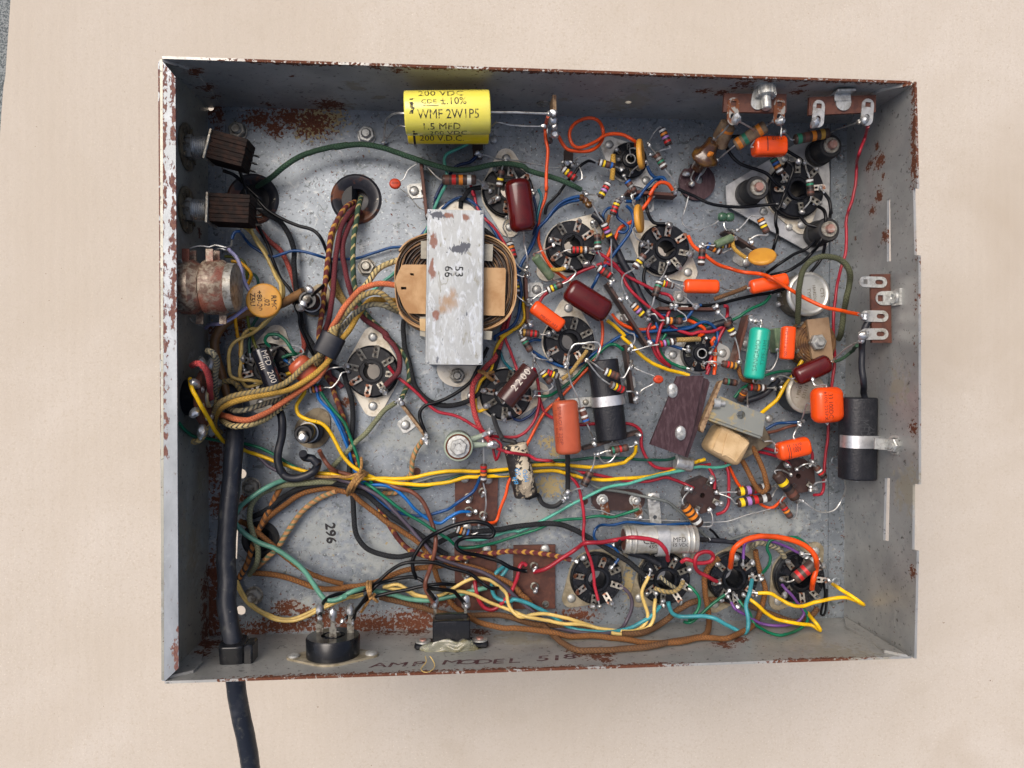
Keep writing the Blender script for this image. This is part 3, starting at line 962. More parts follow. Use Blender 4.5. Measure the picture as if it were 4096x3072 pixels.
def cap_text(mb, a, b_, ra, rb, lines, mi=0, e=2., up=V((0, 0, 1))):
    """lines: (text, size, along 0..1, around in mm, [stretch]); reads from a to b"""
    M = frame(a, b_ - a, up)
    L = (b_ - a).length
    for ln in lines:
        s, size, al, ar = ln[:4]
        sx = ln[4] if len(ln) > 4 else 1.
        mm = ln[5] if len(ln) > 5 else mi
        def fn(x, y):
            t = -(y + ar) / ra
            c_, s_ = math.cos(t), math.sin(t)
            return M @ V((math.copysign(abs(c_) ** (2 / e), c_) * rb + .06, math.copysign(abs(s_) ** (2 / e), s_) * (ra + .06), L * al + x))
        text_on(mb, s, size, fn, mm, 'CENTER', sx, 0., .7 if size > 1.5 else 0.)

def cap(label, m, st, ra, rb=None, rd=1.5, e=2., l0='', l1='', lm='lead', lr=.46, text=(), ink='ink', name='film_capacitor', cat='capacitor', bulge=0., tmats=None, e2=None,
        group='capacitors wired in the chassis', up=V((0, 0, 1)), body='body', solder=True):
    a, b_ = pts(st)
    rb = rb or ra
    root = thing(name, label, cat, a.lerp(b_, .5), 0, group)
    mb = MB()
    pill(mb, a, b_, ra, rb, rd, e, 32, 0, up, bulge)
    mb.build(body, m, root, angle=60)
    if text:
        mb = MB()
        cap_text(mb, a, b_, ra, rb, text, 0, e, up)
        mb.build('lettering', tmats or [ink], root)
    d = (b_ - a).normalized()
    for p, s, g_ in ((a, l0, -1), (b_, l1, 1)):
        if s:
            q = pts(s, p.z)
            fan(([p - d * g_ * .8, p + d * g_ * 1.2]) + q, lr, lm, root, 'lead', 7, lm.startswith('c_'))
            if solder:
                m2 = MB()
                blob(m2, q[-1], 1.2 + .4 * random.random())
                m2.build('solder', 'solder', root)
    return root

def disc(label, m, st, rx, up, l0='', l1='', th=2.6, text=(), lm='lead', lr=.4, name='disc_capacitor', ry=None, roll=0.):
    """ceramic disc centred at st whose face looks along up"""
    c = pt(st)
    root = thing(name, label, 'capacitor', c, 0, 'ceramic disc capacitors')
    M = frame(c, up.normalized(), V((1, 0, 0)))
    M = M @ Matrix.Rotation(roll, 4, 'Z')
    k = (ry or rx) / rx
    mb = MB()
    pr = [(.001, -th / 2)] + [(rx - th * .42 + th * .42 * math.cos(a), th * .5 * math.sin(a)) for a in [-math.pi / 2 + math.pi * i / 8 for i in range(9)]] + [(.001, th / 2)]
    lathe(mb, pr, 36, M @ Matrix.Diagonal((1, k, 1, 1)), 0)
    mb.build('body', m, root, angle=60)
    if text:
        mb = MB()
        for s, size, x0, y0 in text:
            text_on(mb, s, size, lambda x, y: M @ V((x + x0, y + y0, th / 2 + .06)))
        mb.build('lettering', 'ink', root)
    for s in (l0, l1):
        if s:
            q = pts(s, c.z)
            d = (q[0] - c)
            d = d - up.normalized() * d.dot(up.normalized())
            fan([c + d.normalized() * rx * .75] + q, lr, lm, root)
    return root, M

def strip(label, st, foot, lugs, z0=2.5, z1=11.5, m='phenolic', lean=0.):
    """tag strip standing on the floor: board between two points, foot with rivet, solder lugs at fractions"""
    a, b_ = pts(st, z1)
    a, b_ = V((a.x, a.y, 0)), V((b_.x, b_.y, 0))
    root = thing('terminal_strip', label, 'terminal strip', a.lerp(b_, .5), 0, 'tag strips riveted to the chassis floor')
    d = b_ - a
    ang = math.atan2(d.y, d.x)
    mid = a.lerp(b_, .5)
    mb = MB()
    box(mb, d.length, 1.7, z1 - z0, T(mid.x, mid.y, z0, ang), .15)
    mb.build('board', m, root)
    nrm = V((-math.sin(ang), math.cos(ang), 0))
    if foot:
        f = pt(foot, .8)
        f.z = 0
        s = (f - a).dot(d.normalized())
        base = a + d.normalized() * max(3, min(d.length - 3, s))
        sgn = 1 if (f - a).dot(nrm) > 0 else -1
        mb = MB()
        far = abs((f - a).dot(nrm)) + 3.6
        o = [(-4, .9), (4, .9), (4, far - 1.5), (2.8, far), (-2.8, far), (-4, far - 1.5)]
        M = Matrix.Translation((base.x, base.y, .05)) @ Matrix.Rotation(ang if sgn > 0 else ang + math.pi, 4, 'Z')
        plate(mb, o, [], .9, M)
        box(mb, 4.2, .8, z1 - 2.2, M @ Matrix.Translation((0, 1.35, 0)), .1)
        mb.build('mounting_foot', 'zinc', root)
        mb = rivet_mb(2.7, 1.5)
        mb.v = [(x + f.x, y + f.y, z + .95) for x, y, z in mb.v]
        mb.build('rivet', 'zinc', root)
    for q in lugs:
        c = a.lerp(b_, abs(q))
        side = 1 if q >= 0 else -1
        mb = MB()
        Mx = T(c.x, c.y, z1 - 6, ang) @ Matrix.Translation((0, side * 1.15, 0))
        box(mb, 3.0, .5, 7.6, Mx, .1)
        l_ = mb.build('lug', 'lug', root)
        m2 = MB()
        for _ in range(2):
            blob(m2, c + nrm * side * random.uniform(.6, 1.6) + d.normalized() * random.uniform(-1, 1) + V((0, 0, z1 + random.uniform(.2, 1.4))), random.uniform(1.2, 1.9))
        m2.build('solder', 'solder', l_)
    return root

def nut(st, r=5., m='zinc_dirty', washer=True, bolt=True, parent=None, h=3.4, rz=None, z=0.):
    p = pt(st, z + h)
    M = T(p.x, p.y, z, random.random() if rz is None else rz)
    mb = MB()
    if washer:
        lathe(mb, [(r * 1.06, .05), (r * 1.06, .8), (r * .9, .9)], 20, M)
    lathe(mb, [(r, .8), (r, .8 + h - .6), (r * .88, .8 + h), (r * .62, .8 + h + .05), (r * .55, .8 + h - .3), (.01, .8 + h - .3)], 6, M, 0, False)
    if bolt:
        lathe(mb, [(r * .52, .6), (r * .52, h + 2.2), (r * .42, h + 2.8), (.01, h + 2.8)], 14, M)
        for k in range(4):
            lathe(mb, [(r * .52, h + .4 + k * .5), (r * .56, h + .6 + k * .5), (r * .52, h + .8 + k * .5)], 14, M)
    return mb.build('nut', m, parent or CH)
def floor_rivet(st, r=2.7, m='zinc'):
    p = pt(st, .5)
    mb = rivet_mb(r, 1.5)
    mb.v = [(x + p.x, y + p.y, z) for x, y, z in mb.v]
    mb.build('rivet', m, CH)
# ------------------------------------------------------------------ valve sockets
socket('valve_socket', 'black round socket with bright saddle ears above and below, under the cloth wire bundle', 'c2 525,515', 'octal', math.pi / 2, .45)
socket('valve_socket', 'black socket at the left half hidden under a black electrolytic and cream twisted pair', 'c1 1300,490', 'octal', 1.35, .7)
socket('valve_socket', 'black socket with a red banded resistor across its open centre', 'b3 785,655', 'octal', math.radians(45), .6)
socket('valve_socket', 'black socket under the small ochre disc, its centre open and empty', 'b3 1810,690', 'octal', math.radians(-40), .55)
socket('valve_socket', 'black socket below the slanted oxblood capacitor with a looped tinned wire over it', 'c3 760,185', 'octal', math.pi / 2, .55)
socket('valve_socket', 'black socket partly covered by the brown tube marked 2200', 'c3 60,765', 'octal', .05, .6)
socket('valve_socket', 'black socket under the tallest oxblood capacitor near the yellow capacitors', 'a2 2025,1570', 'octal', 1.62, .6)
socket('valve_socket', 'small ribbed socket behind the upright ochre disc near the top wall', 'a3 1420,1235', 'mini', math.radians(-43), .5)
socket('valve_socket', 'small ribbed black socket with central ring left of the teal capacitor', 'f2 495,800', 'mini', .03, .6)
socket('valve_socket', 'leftmost of the four bottom row sockets, with dull tags and a red wire across it', 'd3 1060,1275', 'square', math.radians(221), .6)
socket('valve_socket', 'socket in the bottom row under the silver can, with cream wires soldered on', 'd3 1810,1275', 'square', math.radians(221), .95)
socket('valve_socket', 'glossy black bottom row socket with a thick orange wire arching from it', 'd4 310,1125', 'square', math.radians(60), 1.)
socket('valve_socket', 'bottom right corner socket with a fat red banded resistor over it', 'd4 965,1125', 'square', math.radians(52), .7)

# two brown wafer sockets
def wafer(label, st, rz):
    p = pt(st, 6)
    r = thing('wafer_socket', label, 'socket', (p.x, p.y, 0), 0, 'brown wafer sockets')
    M = T(p.x, p.y, 0, rz)
    mb = MB()
    a = 9.6
    o = [(a, a * .45), (a * .45, a), (-a * .45, a), (-a, a * .45), (-a, -a * .45), (-a * .45, -a), (a * .45, -a), (a, -a * .45)]
    plate(mb, o, [circ(0, 0, 1.5, 14)[::-1]], 7.5, M)
    b = mb.build('base', 'brown_bakelite', r)
    mb = MB()
    for x, y, s_ in ((-4, 3, 0), (3, 4, 1), (-3, -5, 1), (5, -3, 0)):
        lathe(mb, [(1.5, 7.5), (1.5, 7.75), (1.2, 7.75), (1.2, 7.5)], 4 if s_ else 3, M @ T(x, y, 0), 0, False)
    mb.build('mark', 'emboss', b)
    for k in range(4):
        an = math.pi / 4 + k * math.pi / 2
        mb = MB()
        lm = lug_mb(6.5, 12.8, 2.8, 8.0, 9.6)
        q = M @ Matrix.Rotation(an, 4, 'Z')
        mb.add(lm.v, lm.f, 0, False, None, q)
        l_ = mb.build('lug', 'lug', r)
        m2 = MB()
        blob(m2, q @ V((10.6, .2, 10.4)), random.uniform(1.5, 2.2))
        blob(m2, q @ V((8.6, -.6, 9.8)), random.uniform(1.0, 1.5))
        m2.build('solder', 'solder', l_)
    return r
wafer('dark brown eight sided wafer socket below the orange capacitor near the right wall', 'd4 955,130', .1)
wafer('dark brown eight sided wafer socket left of the paired yellow violet red resistors', 'd4 15,320', .35)

# socket on its shock mounted plate
ZP = 3.2
p_ = [pt('a4 ' + q, ZP + 1) for q in ('255,1335', '1000,885', '1245,905', '1275,1215')] + [pt('b4 ' + q, ZP + 1) for q in ('1262,560', '1230,600', '1085,642', '265,185')]
PL = thing('mounting_plate', 'bright grey slanted plate carrying three black rubber posts at the top right', 'plate', (sum(q.x for q in p_) / 8, sum(q.y for q in p_) / 8, 0))
mb = MB()
plate(mb, [(q.x, q.y) for q in p_][::-1], [circ(sx, sy, 13, 24)[::-1]], 1.1, T(0, 0, ZP))
mb.build('sheet', 'alu', PL)
for q, hh in (('a4 455,1425', 15), ('a4 1140,1030', 16), ('b4 1120,470', 16)):
    p = pt(q, 3)
    M = T(p.x, p.y, ZP + 1.1)
    mb = MB()
    lathe(mb, [(7.2, 0), (7.5, 1), (7.5, 4), (6.7, 4.7), (6.8, hh - 2), (6.1, hh - .6), (.01, hh - .6)], 28, M)
    post = mb.build('rubber_post', 'rubber', PL)
    mb = MB()
    lathe(mb, [(4.4, hh - .5), (4.5, hh - .1), (4.2, hh + .5), (2.6, hh + .5)], 22, M)
    mb.build('washer', 'zinc_dirty', post)
    mb = MB()
    lathe(mb, [(2.5, hh), (2.6, hh + 1.9), (2.2, hh + 2.5), (.01, hh + 2.5)], 16, M)
    mb.build('stud', 'copper', post)
for q in ('a4 880,1085', 'b4 870,390', 'b4 615,240', 'a4 1120,1210'):
    p = pt(q, ZP)
    mb = rivet_mb(2.4)
    mb.v = [(x + p.x, y + p.y, z + ZP + 1.1) for x, y, z in mb.v]
    mb.build('rivet', 'zinc', PL)
socket('valve_socket', 'large black socket mounted on the bright slanted plate at top right', 'a4 930,1385', 'big', math.radians(-75), .7, ZP + 1.1)

# grommets where cables pass the floor
def grommet(label, st, r, ri_, m, arc=None):
    p = pt(st)
    g_ = thing('grommet', label, 'grommet', (p.x, p.y, 0), 0, 'rubber grommets in the floor')
    mb = MB()
    lathe(mb, [(r, -3), (r + .9, -1), (r + .9, .5), (r - .4, 1.4), (r - 2.4, 1.1), (ri_ + 1.6, -1.5), (ri_ + .3, -2.2), (ri_, -3.4), (ri_, -9), (.01, -9)], 40, T(p.x, p.y, 0))
    mb.build('ring', m, g_)
mat('grommet_rusty', (.018, .019, .025), .35, 0, (.03, .03, .035), 120, .5, .6, spots=[((.14, .055, .03), 70, .53, .6, .6), ((.4, .36, .28), 140, .70, .74, .4)])
grommet('black rubber grommet full of rust where black and cream wires leave, left of its twin', 'b1 1140,130', 13.0, 6.5, 'grommet_rusty')
grommet('black rubber grommet passing the maroon and green cloth wires', 'b2 345,130', 13.0, 6.2, 'grommet_rusty')
grommet('plain black rubber grommet at lower left under crossing cloth wires', 'd1 1225,850', 9.3, 4.5, 'rubber')

# nuts, rivets and stamped marks of the chassis itself
for q, m in (('a1 958,880', 'zinc_dirty'), ('a2 455,930', 'zinc'), ('b2 455,875', 'zinc_dirty'), ('d1 1105,275', 'zinc_dirty'), ('e1 1135,245', 'zinc_dirty')):
    nut(q, 4.7, m)
for q in ('b4 1240,90', 'c4 440,200', 'b3 410,1130', 'b3 1990,1205', 'b3 755,1345', 'a2 1870,990', 'c3 770,545', 'a4 600,1590', 'b4 450,740', 'c4 680,920', 'a3 2180,1590'):
    floor_rivet(q, 2.4)
for q in ('d3 930,425', 'c2 1015,1620'):
    mb = MB()
    lathe(mb, [(2.2, .02), (2.2, .5), (.01, .6)], 16, T(*fpx(q), 0))
    mb.build('plug', 'phenolic', CH)
def floor_text(s, size, st, rz, m='ink', z=.06, sx=1., shear=0., thick=0):
    x, y = fpx(st)
    mb = MB()
    M = T(x, y, z, rz)
    text_on(mb, s, size, lambda a, b: M @ V((a, b, 0)), 0, 'CENTER', sx, shear)
    if thick:
        for dx, dy in ((thick, 0), (0, thick), (-thick, thick)):
            M2 = T(x + dx, y + dy, z + .01 * (1 + dx), rz)
            text_on(mb, s, size, lambda a, b: M2 @ V((a, b, 0)), 0, 'CENTER', sx, shear)
    return mb.build('lettering', m, CH)
floor_text('296', 5.2, 'd1 1995,785', math.radians(-86), 'ink', .08, 1.05, 0, .32)
# handwriting on the bottom wall
mb = MB()
def wall_char(ch, st, size, rot=0., shear=.15, sx=1.5):
    u0, v0 = WB.uv(WB.px(st)[0])
    for off in (0, .28):
        def fn(x, y):
            xx, yy = x * math.cos(rot) - y * math.sin(rot), x * math.sin(rot) + y * math.cos(rot)
            return WB.M @ V((u0 + xx + off, v0 - yy + off, -.08 - off * .1))
        text_on(mb, ch, size, fn, 0, 'CENTER', sx, shear)
for ch, q in zip('AMPMODEL', ('e2 580,1000', 'e2 790,995', 'e2 1015,985', 'e2 1385,968', 'e2 1565,965', 'e2 1740,962', 'e2 1900,958', 'e2 2075,950')):
    wall_char(ch, q, 6.0, .05 if ch != 'M' else .0)
for ch, q in zip('518', ('e3 460,925', 'e3 610,920', 'e3 755,905')):
    wall_char(ch, q, 7.0, .05)
# the wall leans away, so mirror is not needed: letters read upright
mb.build('lettering', 'ink_brown', CH)

# ------------------------------------------------------------------ tag strips on the floor
strip('small brown tag strip left of the transformer with an orange disc on its lead', 'a2 1060,1240 b2 1125,320', 'a2 985,1560', (0., .98))
strip('thin rusty tag strip between lower socket and power resistor', 'c2 830,860 c2 1140,1270', 'c2 890,1105', (.02, -.97), m='fibre_edge')
strip('long brown tag strip right of the transformer frame', 'b3 285,960 b3 310,1500', 'b3 405,1130', (0., .55, 1.))
strip('slanted brown tag strip under the crossing red wires in the middle', 'b3 1190,1050 c3 1640,230', 'b3 1370,1440', (.03, .3, .98), m='phenolic_dark')
strip('brown tag strip lying level above the small ribbed socket', 'b3 1760,1335 f2 700,345', 'b3 1990,1215', (.18, .62, .93), m='phenolic')
strip('brown tag strip left of the teal capacitor', 'f2 1005,410 f2 870,900', 'f2 970,700', (.06, .95))
strip('dark tag strip right of the upright black capacitor holding a small orange disc', 'c3 1395,215 c3 1490,870', 'c3 1425,640', (.07, .36, .93), m='phenolic_dark')
strip('dark tag strip at the foot of the upright black capacitor', 'c3 920,1375 c3 1550,1185', 'c3 1245,1385', (.2, -.95), m='phenolic_dark')
strip('brown tag strip below the upright ochre disc with orange and blue wires', 'a3 1410,1560 a3 1960,1600', 'b3 1625,200', (.12, .93))
strip('small dark tag strip under the slanted oval ochre disc', 'b4 250,420 b4 560,610', 'b4 455,735', (.2, .75), m='phenolic_dark')
strip('single dark lug strip under the slanted choke bracket with blue wire', 'c4 940,975 c4 1010,960', 'c4 680,925', (.4,), m='phenolic_dark') if 0 else None

# flat brown terminal boards near the bottom
def board(label, st, holes, lugs, screws, name='terminal_board'):
    q = pts(st, 2.4)
    cx, cy = sum(p.x for p in q) / len(q), sum(p.y for p in q) / len(q)
    r = thing(name, label, 'terminal board', (cx, cy, 0), 0, 'flat brown terminal boards')
    mb = MB()
    plate(mb, [(p.x, p.y) for p in q][::-1], [circ(*fpx(h_), 1.3, 10)[::-1] for h_ in holes], 2.2, T(0, 0, .3))
    mb.build('board', 'phenolic', r)
    for h_ in holes:
        mb = MB()
        lathe(mb, [(2.0, 2.5), (1.9, 2.9), (1.3, 2.9), (1.2, 1)], 14, T(*fpx(h_), 0))
        mb.build('eyelet', 'lug', r)
    for l_ in lugs:
        p = pt(l_, 5)
        a = random.uniform(-.4, .4)
        mb = MB()
        lathe(mb, [(2.3, 2.5), (2.4, 3.2), (1.5, 3.4), (1.4, 2.6)], 14, T(p.x, p.y, 0))
        box(mb, 2.6, .5, 5.5, T(p.x, p.y - 1.2, 2.5, a), .1)
        o = mb.build('lug', 'lug', r)
        m2 = MB()
        blob(m2, V((p.x, p.y - 1.3, 8)), 1.5)
        blob(m2, V((p.x + .8, p.y - .5, 6)), 1.2)
        m2.build('solder', 'solder', o)
    for s_ in screws:
        mb = rivet_mb(2.6, 1.4)
        p = pt(s_, 3)
        mb.v = [(x + p.x, y + p.y, z + 2.5) for x, y, z in mb.v]
        mb.build('rivet', 'zinc', r)
    return r
board('tall brown terminal board with six lugs under the yellow wires, upper of two', 'd2 1435,165 d2 1915,150 d2 1900,700 d2 1440,700', [], ['d2 1590,390', 'd2 1590,540', 'd2 1745,330', 'd2 1750,590'], ['d2 1545,175', 'd2 1805,190', 'd2 1570,720'])
board('brown terminal board crossed by cream and brown wires at bottom middle', 'd2 1430,930 d2 1895,920 e2 1905,395 e2 1440,385', ['e2 1785,315'], ['d2 1540,1100', 'd2 1560,1250'], ['d2 1790,965', 'e2 1665,140', 'e2 1560,330'])
board('square brown terminal board with two lugs holding thick red wires', 'd3 150,920 d3 612,912 d3 610,1615 d3 145,1620', ['d3 498,1550'], ['d3 380,1155', 'd3 385,1380'], ['d3 500,960', 'd3 270,1530'])

# dark oval terminal block
q = pts('d3 1020,410,2', 2)[0]
bl = thing('terminal_block', 'dark brown oval block with two screw terminals above the silver can', 'terminal block', (pt('d3 1300,410').x, pt('d3 1300,410').y, 0))
mb = MB()
c0, c1 = pt('d3 1125,410', 2), pt('d3 1485,412', 2)
plate(mb, hull(circ(c0.x, c0.y, 5.9, 24) + circ(c1.x, c1.y, 5.9, 24)), [], 3., T(0, 0, .05))
mb.build('base', 'brown_bakelite', bl)
for c in (c0, c1):
    mb = MB()
    lathe(mb, [(3.4, 3), (3.4, 3.6), (2.4, 3.7), (2.2, 5.4), (1.3, 5.6), (1.2, 8.5), (.01, 8.8)], 10, T(c.x, c.y, 0))
    t_ = mb.build('screw', 'zinc', bl)
    mb = MB()
    plate(mb, [(-2.3, 0), (2.3, 0), (2.4, -7), (1.4, -9.4), (-1.4, -9.4), (-2.4, -7)], [], .5, T(c.x + .9, c.y - 1.5, 3.5, .18))
    lg = mb.build('lug', 'lug_rust', bl)
    mb = MB()
    blob(mb, V((c.x + 2.6, c.y - 9.4, 4.6)), 1.6)
    mb.build('solder', 'solder', lg)
# ------------------------------------------------------------------ resistors
R('large resistor banded brown red orange silver beside the tall oxblood capacitor', 'brn red org sil', 2.7, 'a2 1297,1435,14 1672,1437,14', 'a2 1200,1370,12 1095,1250,11', 'a2 1740,1470,12 1830,1560,8')
R('small upright resistor banded brown black yellow left of the tall oxblood capacitor', 'brn blk yel wht', 1.8, 'a2 1955,1325,16 1925,1520,14', 'a2 1975,1270,13 2000,1225,10', 'a2 1915,1640,10')
R('tilted resistor banded white orange violet red standing free right of the upright ochre disc', 'wht org vio red', 2.0, 'a3 1785,868,14 1870,1052,14', 'a3 1745,868 1700,920 1640,1030,8', 'a3 1885,1080 1780,1110 1660,1160,9')
R('slanted resistor banded brown grey green white just right of the upright ochre disc', 'brn gry grn wht', 2.0, 'a3 1722,1148,13 1822,1312,13', 'a3 1650,1060,9', 'a3 1860,1360 1930,1460 1940,1520,11')
R('resistor banded white yellow brown blue left of the small ribbed socket near the top', 'wht yel brn blu', 1.9, 'a3 1088,1240,13 1270,1288,13', 'a3 1000,1200 930,1180 850,1200 830,1260,6', 'a3 1340,1320,9')
R('resistor banded white yellow and two reds on a small black lug', 'wht yel red red', 1.9, 'a3 688,1308,10 842,1432,10', 'a3 690,1240,6', 'a3 870,1445 905,1425 900,1350 860,1260,7')
R('resistor banded white red violet yellow at the end of the green cloth wire', 'wht red vio yel', 1.9, 'a3 1202,1468,14 1108,1632,14', 'a3 1240,1410,11', 'a3 1060,1610 960,1595,8')
R('brown resistor with one blue band below the ribbed socket near the top', 'blu brn gry brn', 1.8, 'a3 1400,1440,12 1490,1570,12', 'a3 1370,1390,10', 'a3 1450,1610 1480,1680,12')
R('upright resistor banded yellow red red with a frayed cloth sleeve below it', 'gry yel red red', 1.9, 'b3 1310,130,14 1245,300,13', 'b3 1350,110,12', 'b3 1200,360,10')
R('resistor banded white red violet yellow right of the socket with an empty sleeve above', 'wht red vio yel', 1.9, 'b3 1143,388,15 1222,562,13', 'b3 1100,330 1040,220 1010,160,8', 'b3 1230,700 1237,960,10')
R('upright resistor banded brown black green standing on the right rim of the middle socket', 'brn blk grn wht', 1.9, 'b3 1075,515,14 1085,692,14', 'b3 1060,470 1030,390,9', 'b3 1110,760 1150,880,8')
R('level resistor banded red red orange over the open centre of the middle socket', 'red red org sil', 1.9, 'b3 785,690,15 985,690,15', 'b3 710,705 640,745,10', 'b3 1040,690,9')
R('resistor banded white orange red red between transformer and middle socket', 'wht org red red', 1.9, 'b3 103,598,10 157,788,10', 'b3 75,520 35,440 80,330,7', 'b3 210,880 280,920,9')
R('resistor banded blue grey yellow white standing right of the transformer paper', 'blu gry yel wht', 1.9, 'b3 168,1008,10 187,1180,10', 'b3 180,960 250,990 310,960,10', 'b3 250,1250 300,1290,12')
R('resistor banded white yellow green brown touching the slanted oxblood capacitor', 'wht yel grn brn', 1.9, 'b3 518,1142,12 692,1068,13', 'b3 430,1185 345,1250,12', 'b3 780,1020 840,940 790,890,8')
R('resistor banded white red brown red slanting below the middle socket', 'wht red brn red', 2.0, 'b3 1078,882,12 1235,992,12', 'b3 1045,850,9', 'b3 1255,1030,12')
R('resistor banded white orange violet yellow at the lower end of the slanted tag strip', 'wht org vio yel', 2.0, 'b3 1458,1288,13 1592,1422,13', 'b3 1400,1220,12', 'b3 1640,1460,12')
R('slanted resistor banded brown grey yellow white left of the empty centred socket', 'brn gry yel wht', 2.0, 'b3 1600,740,14 1488,892,13', 'b3 1645,690 1635,600,9', 'b3 1370,970 1350,1080 1390,1180,12')
R('upright resistor banded white green brown black below the socket under the ochre disc', 'wht grn brn blk', 2.0, 'b3 1768,1032,13 1712,1204,13', 'b3 1800,980 1865,830,9', 'b3 1690,1290 1640,1380,10')
R('short resistor banded yellow red brown grey lying beside an upright one', 'yel red brn gry', 1.9, 'b3 1790,1058,11 1922,1092,11', '', 'b3 2000,1130 2040,1200 2170,1330,12')
R('level resistor banded white orange black brown under the level brown tag strip', 'wht org blk brn', 2.0, 'b3 1820,1470,12 2015,1480,12', 'b3 1760,1470 1710,1400 1650,1410,10', 'b3 2060,1470 2050,1420 1940,1340,12')
R('level resistor banded gold brown red red left of the orange capacitor by the transformer', 'gld brn red red', 2.0, 'c3 240,80,11 432,102,11', 'c3 225,60 270,10,10', 'c3 520,105 600,70,9')
R('slanted resistor banded white green black brown near the brown tube', 'wht grn blk brn', 1.9, 'c3 248,138,12 342,292,12', 'c3 235,90,10', 'c3 400,360 480,385 560,385,9')
R('short resistor banded red red yellow grey above the rust orange capacitor', 'red red yel gry', 1.9, 'c3 508,518,13 652,572,13', '', 'c3 690,590,12')
R('resistor banded white yellow black brown touching the brown tube marked 2200', 'wht yel blk brn', 1.9, 'c3 458,508,14 562,642,14', 'c3 420,450 380,395,9', 'c3 585,680 540,720 390,735,8')
R('resistor banded white yellow brown lying on top of the upright black capacitor', 'wht yel brn brn', 2.0, 'c3 1148,505,28 1322,577,28', 'c3 1040,430 960,385,14', 'c3 1375,575 1440,450 1450,410,13')
R('resistor banded grey yellow red red lower on the upright black capacitor', 'gry yel red red', 2.0, 'c3 1218,655,26 1382,727,24', 'c3 1110,580 980,420 960,390,14', 'c3 1450,735 1510,755,13')
R('pale banded resistor with a blue end between rust orange and black capacitors', 'wht brn wht blu', 2.0, 'c3 898,915,20 962,1090,20', 'c3 880,840 790,650 760,540 745,430,10', 'c3 990,1160 1040,1260,12', body='b_brn')
R('level resistor banded green brown red below the upright black capacitor', 'grn brn red brn', 2.0, 'c3 1223,1390,13 1418,1352,13', 'c3 1170,1395 1085,1430,12', 'c3 1470,1340 1515,1300,12')
R('level resistor banded red violet green white above the small ribbed socket', 'red vio grn wht', 1.9, 'c3 1755,215,13 1935,178,13', 'c3 1650,232 1540,265 1440,285,12', 'c3 1980,170,9')
R('upright resistor banded red red orange silver over the tall brown terminal board', 'red red org sil', 1.8, 'd2 1755,18,13 1752,215,11', 'c2 1755,1440 1750,1290,14', 'd2 1772,330 1780,480 1750,620,7')
R('dark brown resistor banded brown black brown above the oval terminal block', 'brn blk brn blk', 2.2, 'd3 1000,100,13 925,262,13', 'c3 1035,1550 1050,1430,12', 'd3 860,290 750,330,8')
R('resistor banded white orange grey blue seen through the black wire loop', 'wht org gry blu', 2.0, 'd2 1448,733,9 1612,787,9', 'd2 1420,700 1425,620,7', 'd2 1690,770 1700,700,6')
R('upper of two paired resistors banded yellow violet red right of a wafer socket', 'yel vio red wht', 2.5, 'd4 362,290,10 690,240,10', 'd4 290,290 160,297,10', 'd4 750,225,9')
R('lower of two paired resistors banded yellow violet red white', 'yel vio red wht', 2.5, 'd4 366,402,12 692,338,12', 'd4 300,350 170,300,10', 'd4 720,310 765,235,9')
R('fat dark brown resistor with one yellow band on the right wafer socket', '- yel blk brn', 3.0, 'd4 748,112,16 942,352,14', 'd4 740,78 800,75 890,118,11', 'd4 980,375,8')
R('small slanted resistor banded brown red orange below the fat dark one', 'brn red org brn', 1.9, 'd4 798,400,9 892,540,9', 'd4 800,360 840,310,9', 'd4 930,550 950,500 960,390,8')
R('short resistor banded brown white red at the right edge of the right wafer socket', 'brn wht red blk', 1.9, 'd4 1138,40,13 1228,152,13', 'd4 1090,10 1020,20 950,65,10', 'd4 1235,185 1140,200 1090,270,10')
R('fat brown resistor with three orange bands on the left wafer socket', 'org org org wht', 2.8, 'd3 2035,468,14 2212,690,12', 'd3 2020,410 2060,350 2110,300,10', 'd4 112,620 120,520 95,470,10')
R('fat brown resistor with red bands lying over the bottom right corner socket', 'wht - red red', 3.2, 'd4 1165,955,20 925,1150,18', 'd4 1100,905,16 1000,895,14', 'd4 860,1175 800,1150,12')
R('level resistor banded brown red orange gold left of the teal capacitor foot', 'brn red org gld', 2.0, 'c4 215,378,12 375,408,12', 'c4 120,358 40,370,9', 'c4 395,385,12')
R('level resistor banded red brown orange white near the lower round potentiometer', 'red brn org wht', 2.0, 'c4 475,610,10 645,618,10', '', 'c4 735,622,9')
R('upright resistor banded brown orange brown above the slanted steel bracket', 'brn org brn', 1.9, 'c4 442,638,12 392,745,8', 'c4 462,640 465,800,6', '')
R('dark resistor with one green band right of the plum fibre plates', 'brn grn blk brn', 1.9, 'c4 228,550,10 362,572,10', '', 'c4 395,520,8')
R('resistor banded brown black yellow white slanting beside the teal capacitor strip', 'brn blk yel wht', 2.0, 'f2 778,468,13 855,622,12', 'f2 740,420 690,375,12', 'f2 880,680 905,780 915,880,12')
R('resistor banded green brown orange gold hanging from the right wall tag strip at the top', 'grn brn org gld', 2.8, 'a4 925,882,22 1268,815,24', 'a4 880,865 820,800,34', 'a4 1310,795 1560,710,52')
R('long tan dog bone resistor with orange ends between two top tag strips', 'org grn - org', 3.3, 'a4 345,940,28 650,745,36', 'a4 170,1080,14', 'a4 725,695,50', body='old_tube')
R('resistor banded green blue orange white above the plate mounted socket', 'grn blu org wht', 2.0, 'a4 715,1062,15 802,1218,15', '', 'a4 820,1290,12')
R('upright resistor banded white green black brown on the plate mounted socket', 'wht grn blk brn', 1.9, 'a4 1076,1262,18 1090,1435,17', 'a4 1055,1200 1030,1110,14', 'a4 1085,1480 1040,1540 990,1590,14')
R('resistor banded orange white yellow standing under the mounting plate edge', 'org wht yel brn', 2.0, 'b4 588,300,12 660,448,12', 'b4 560,285 500,280 440,350 370,420,11', 'b4 650,470 560,470 490,510,11')
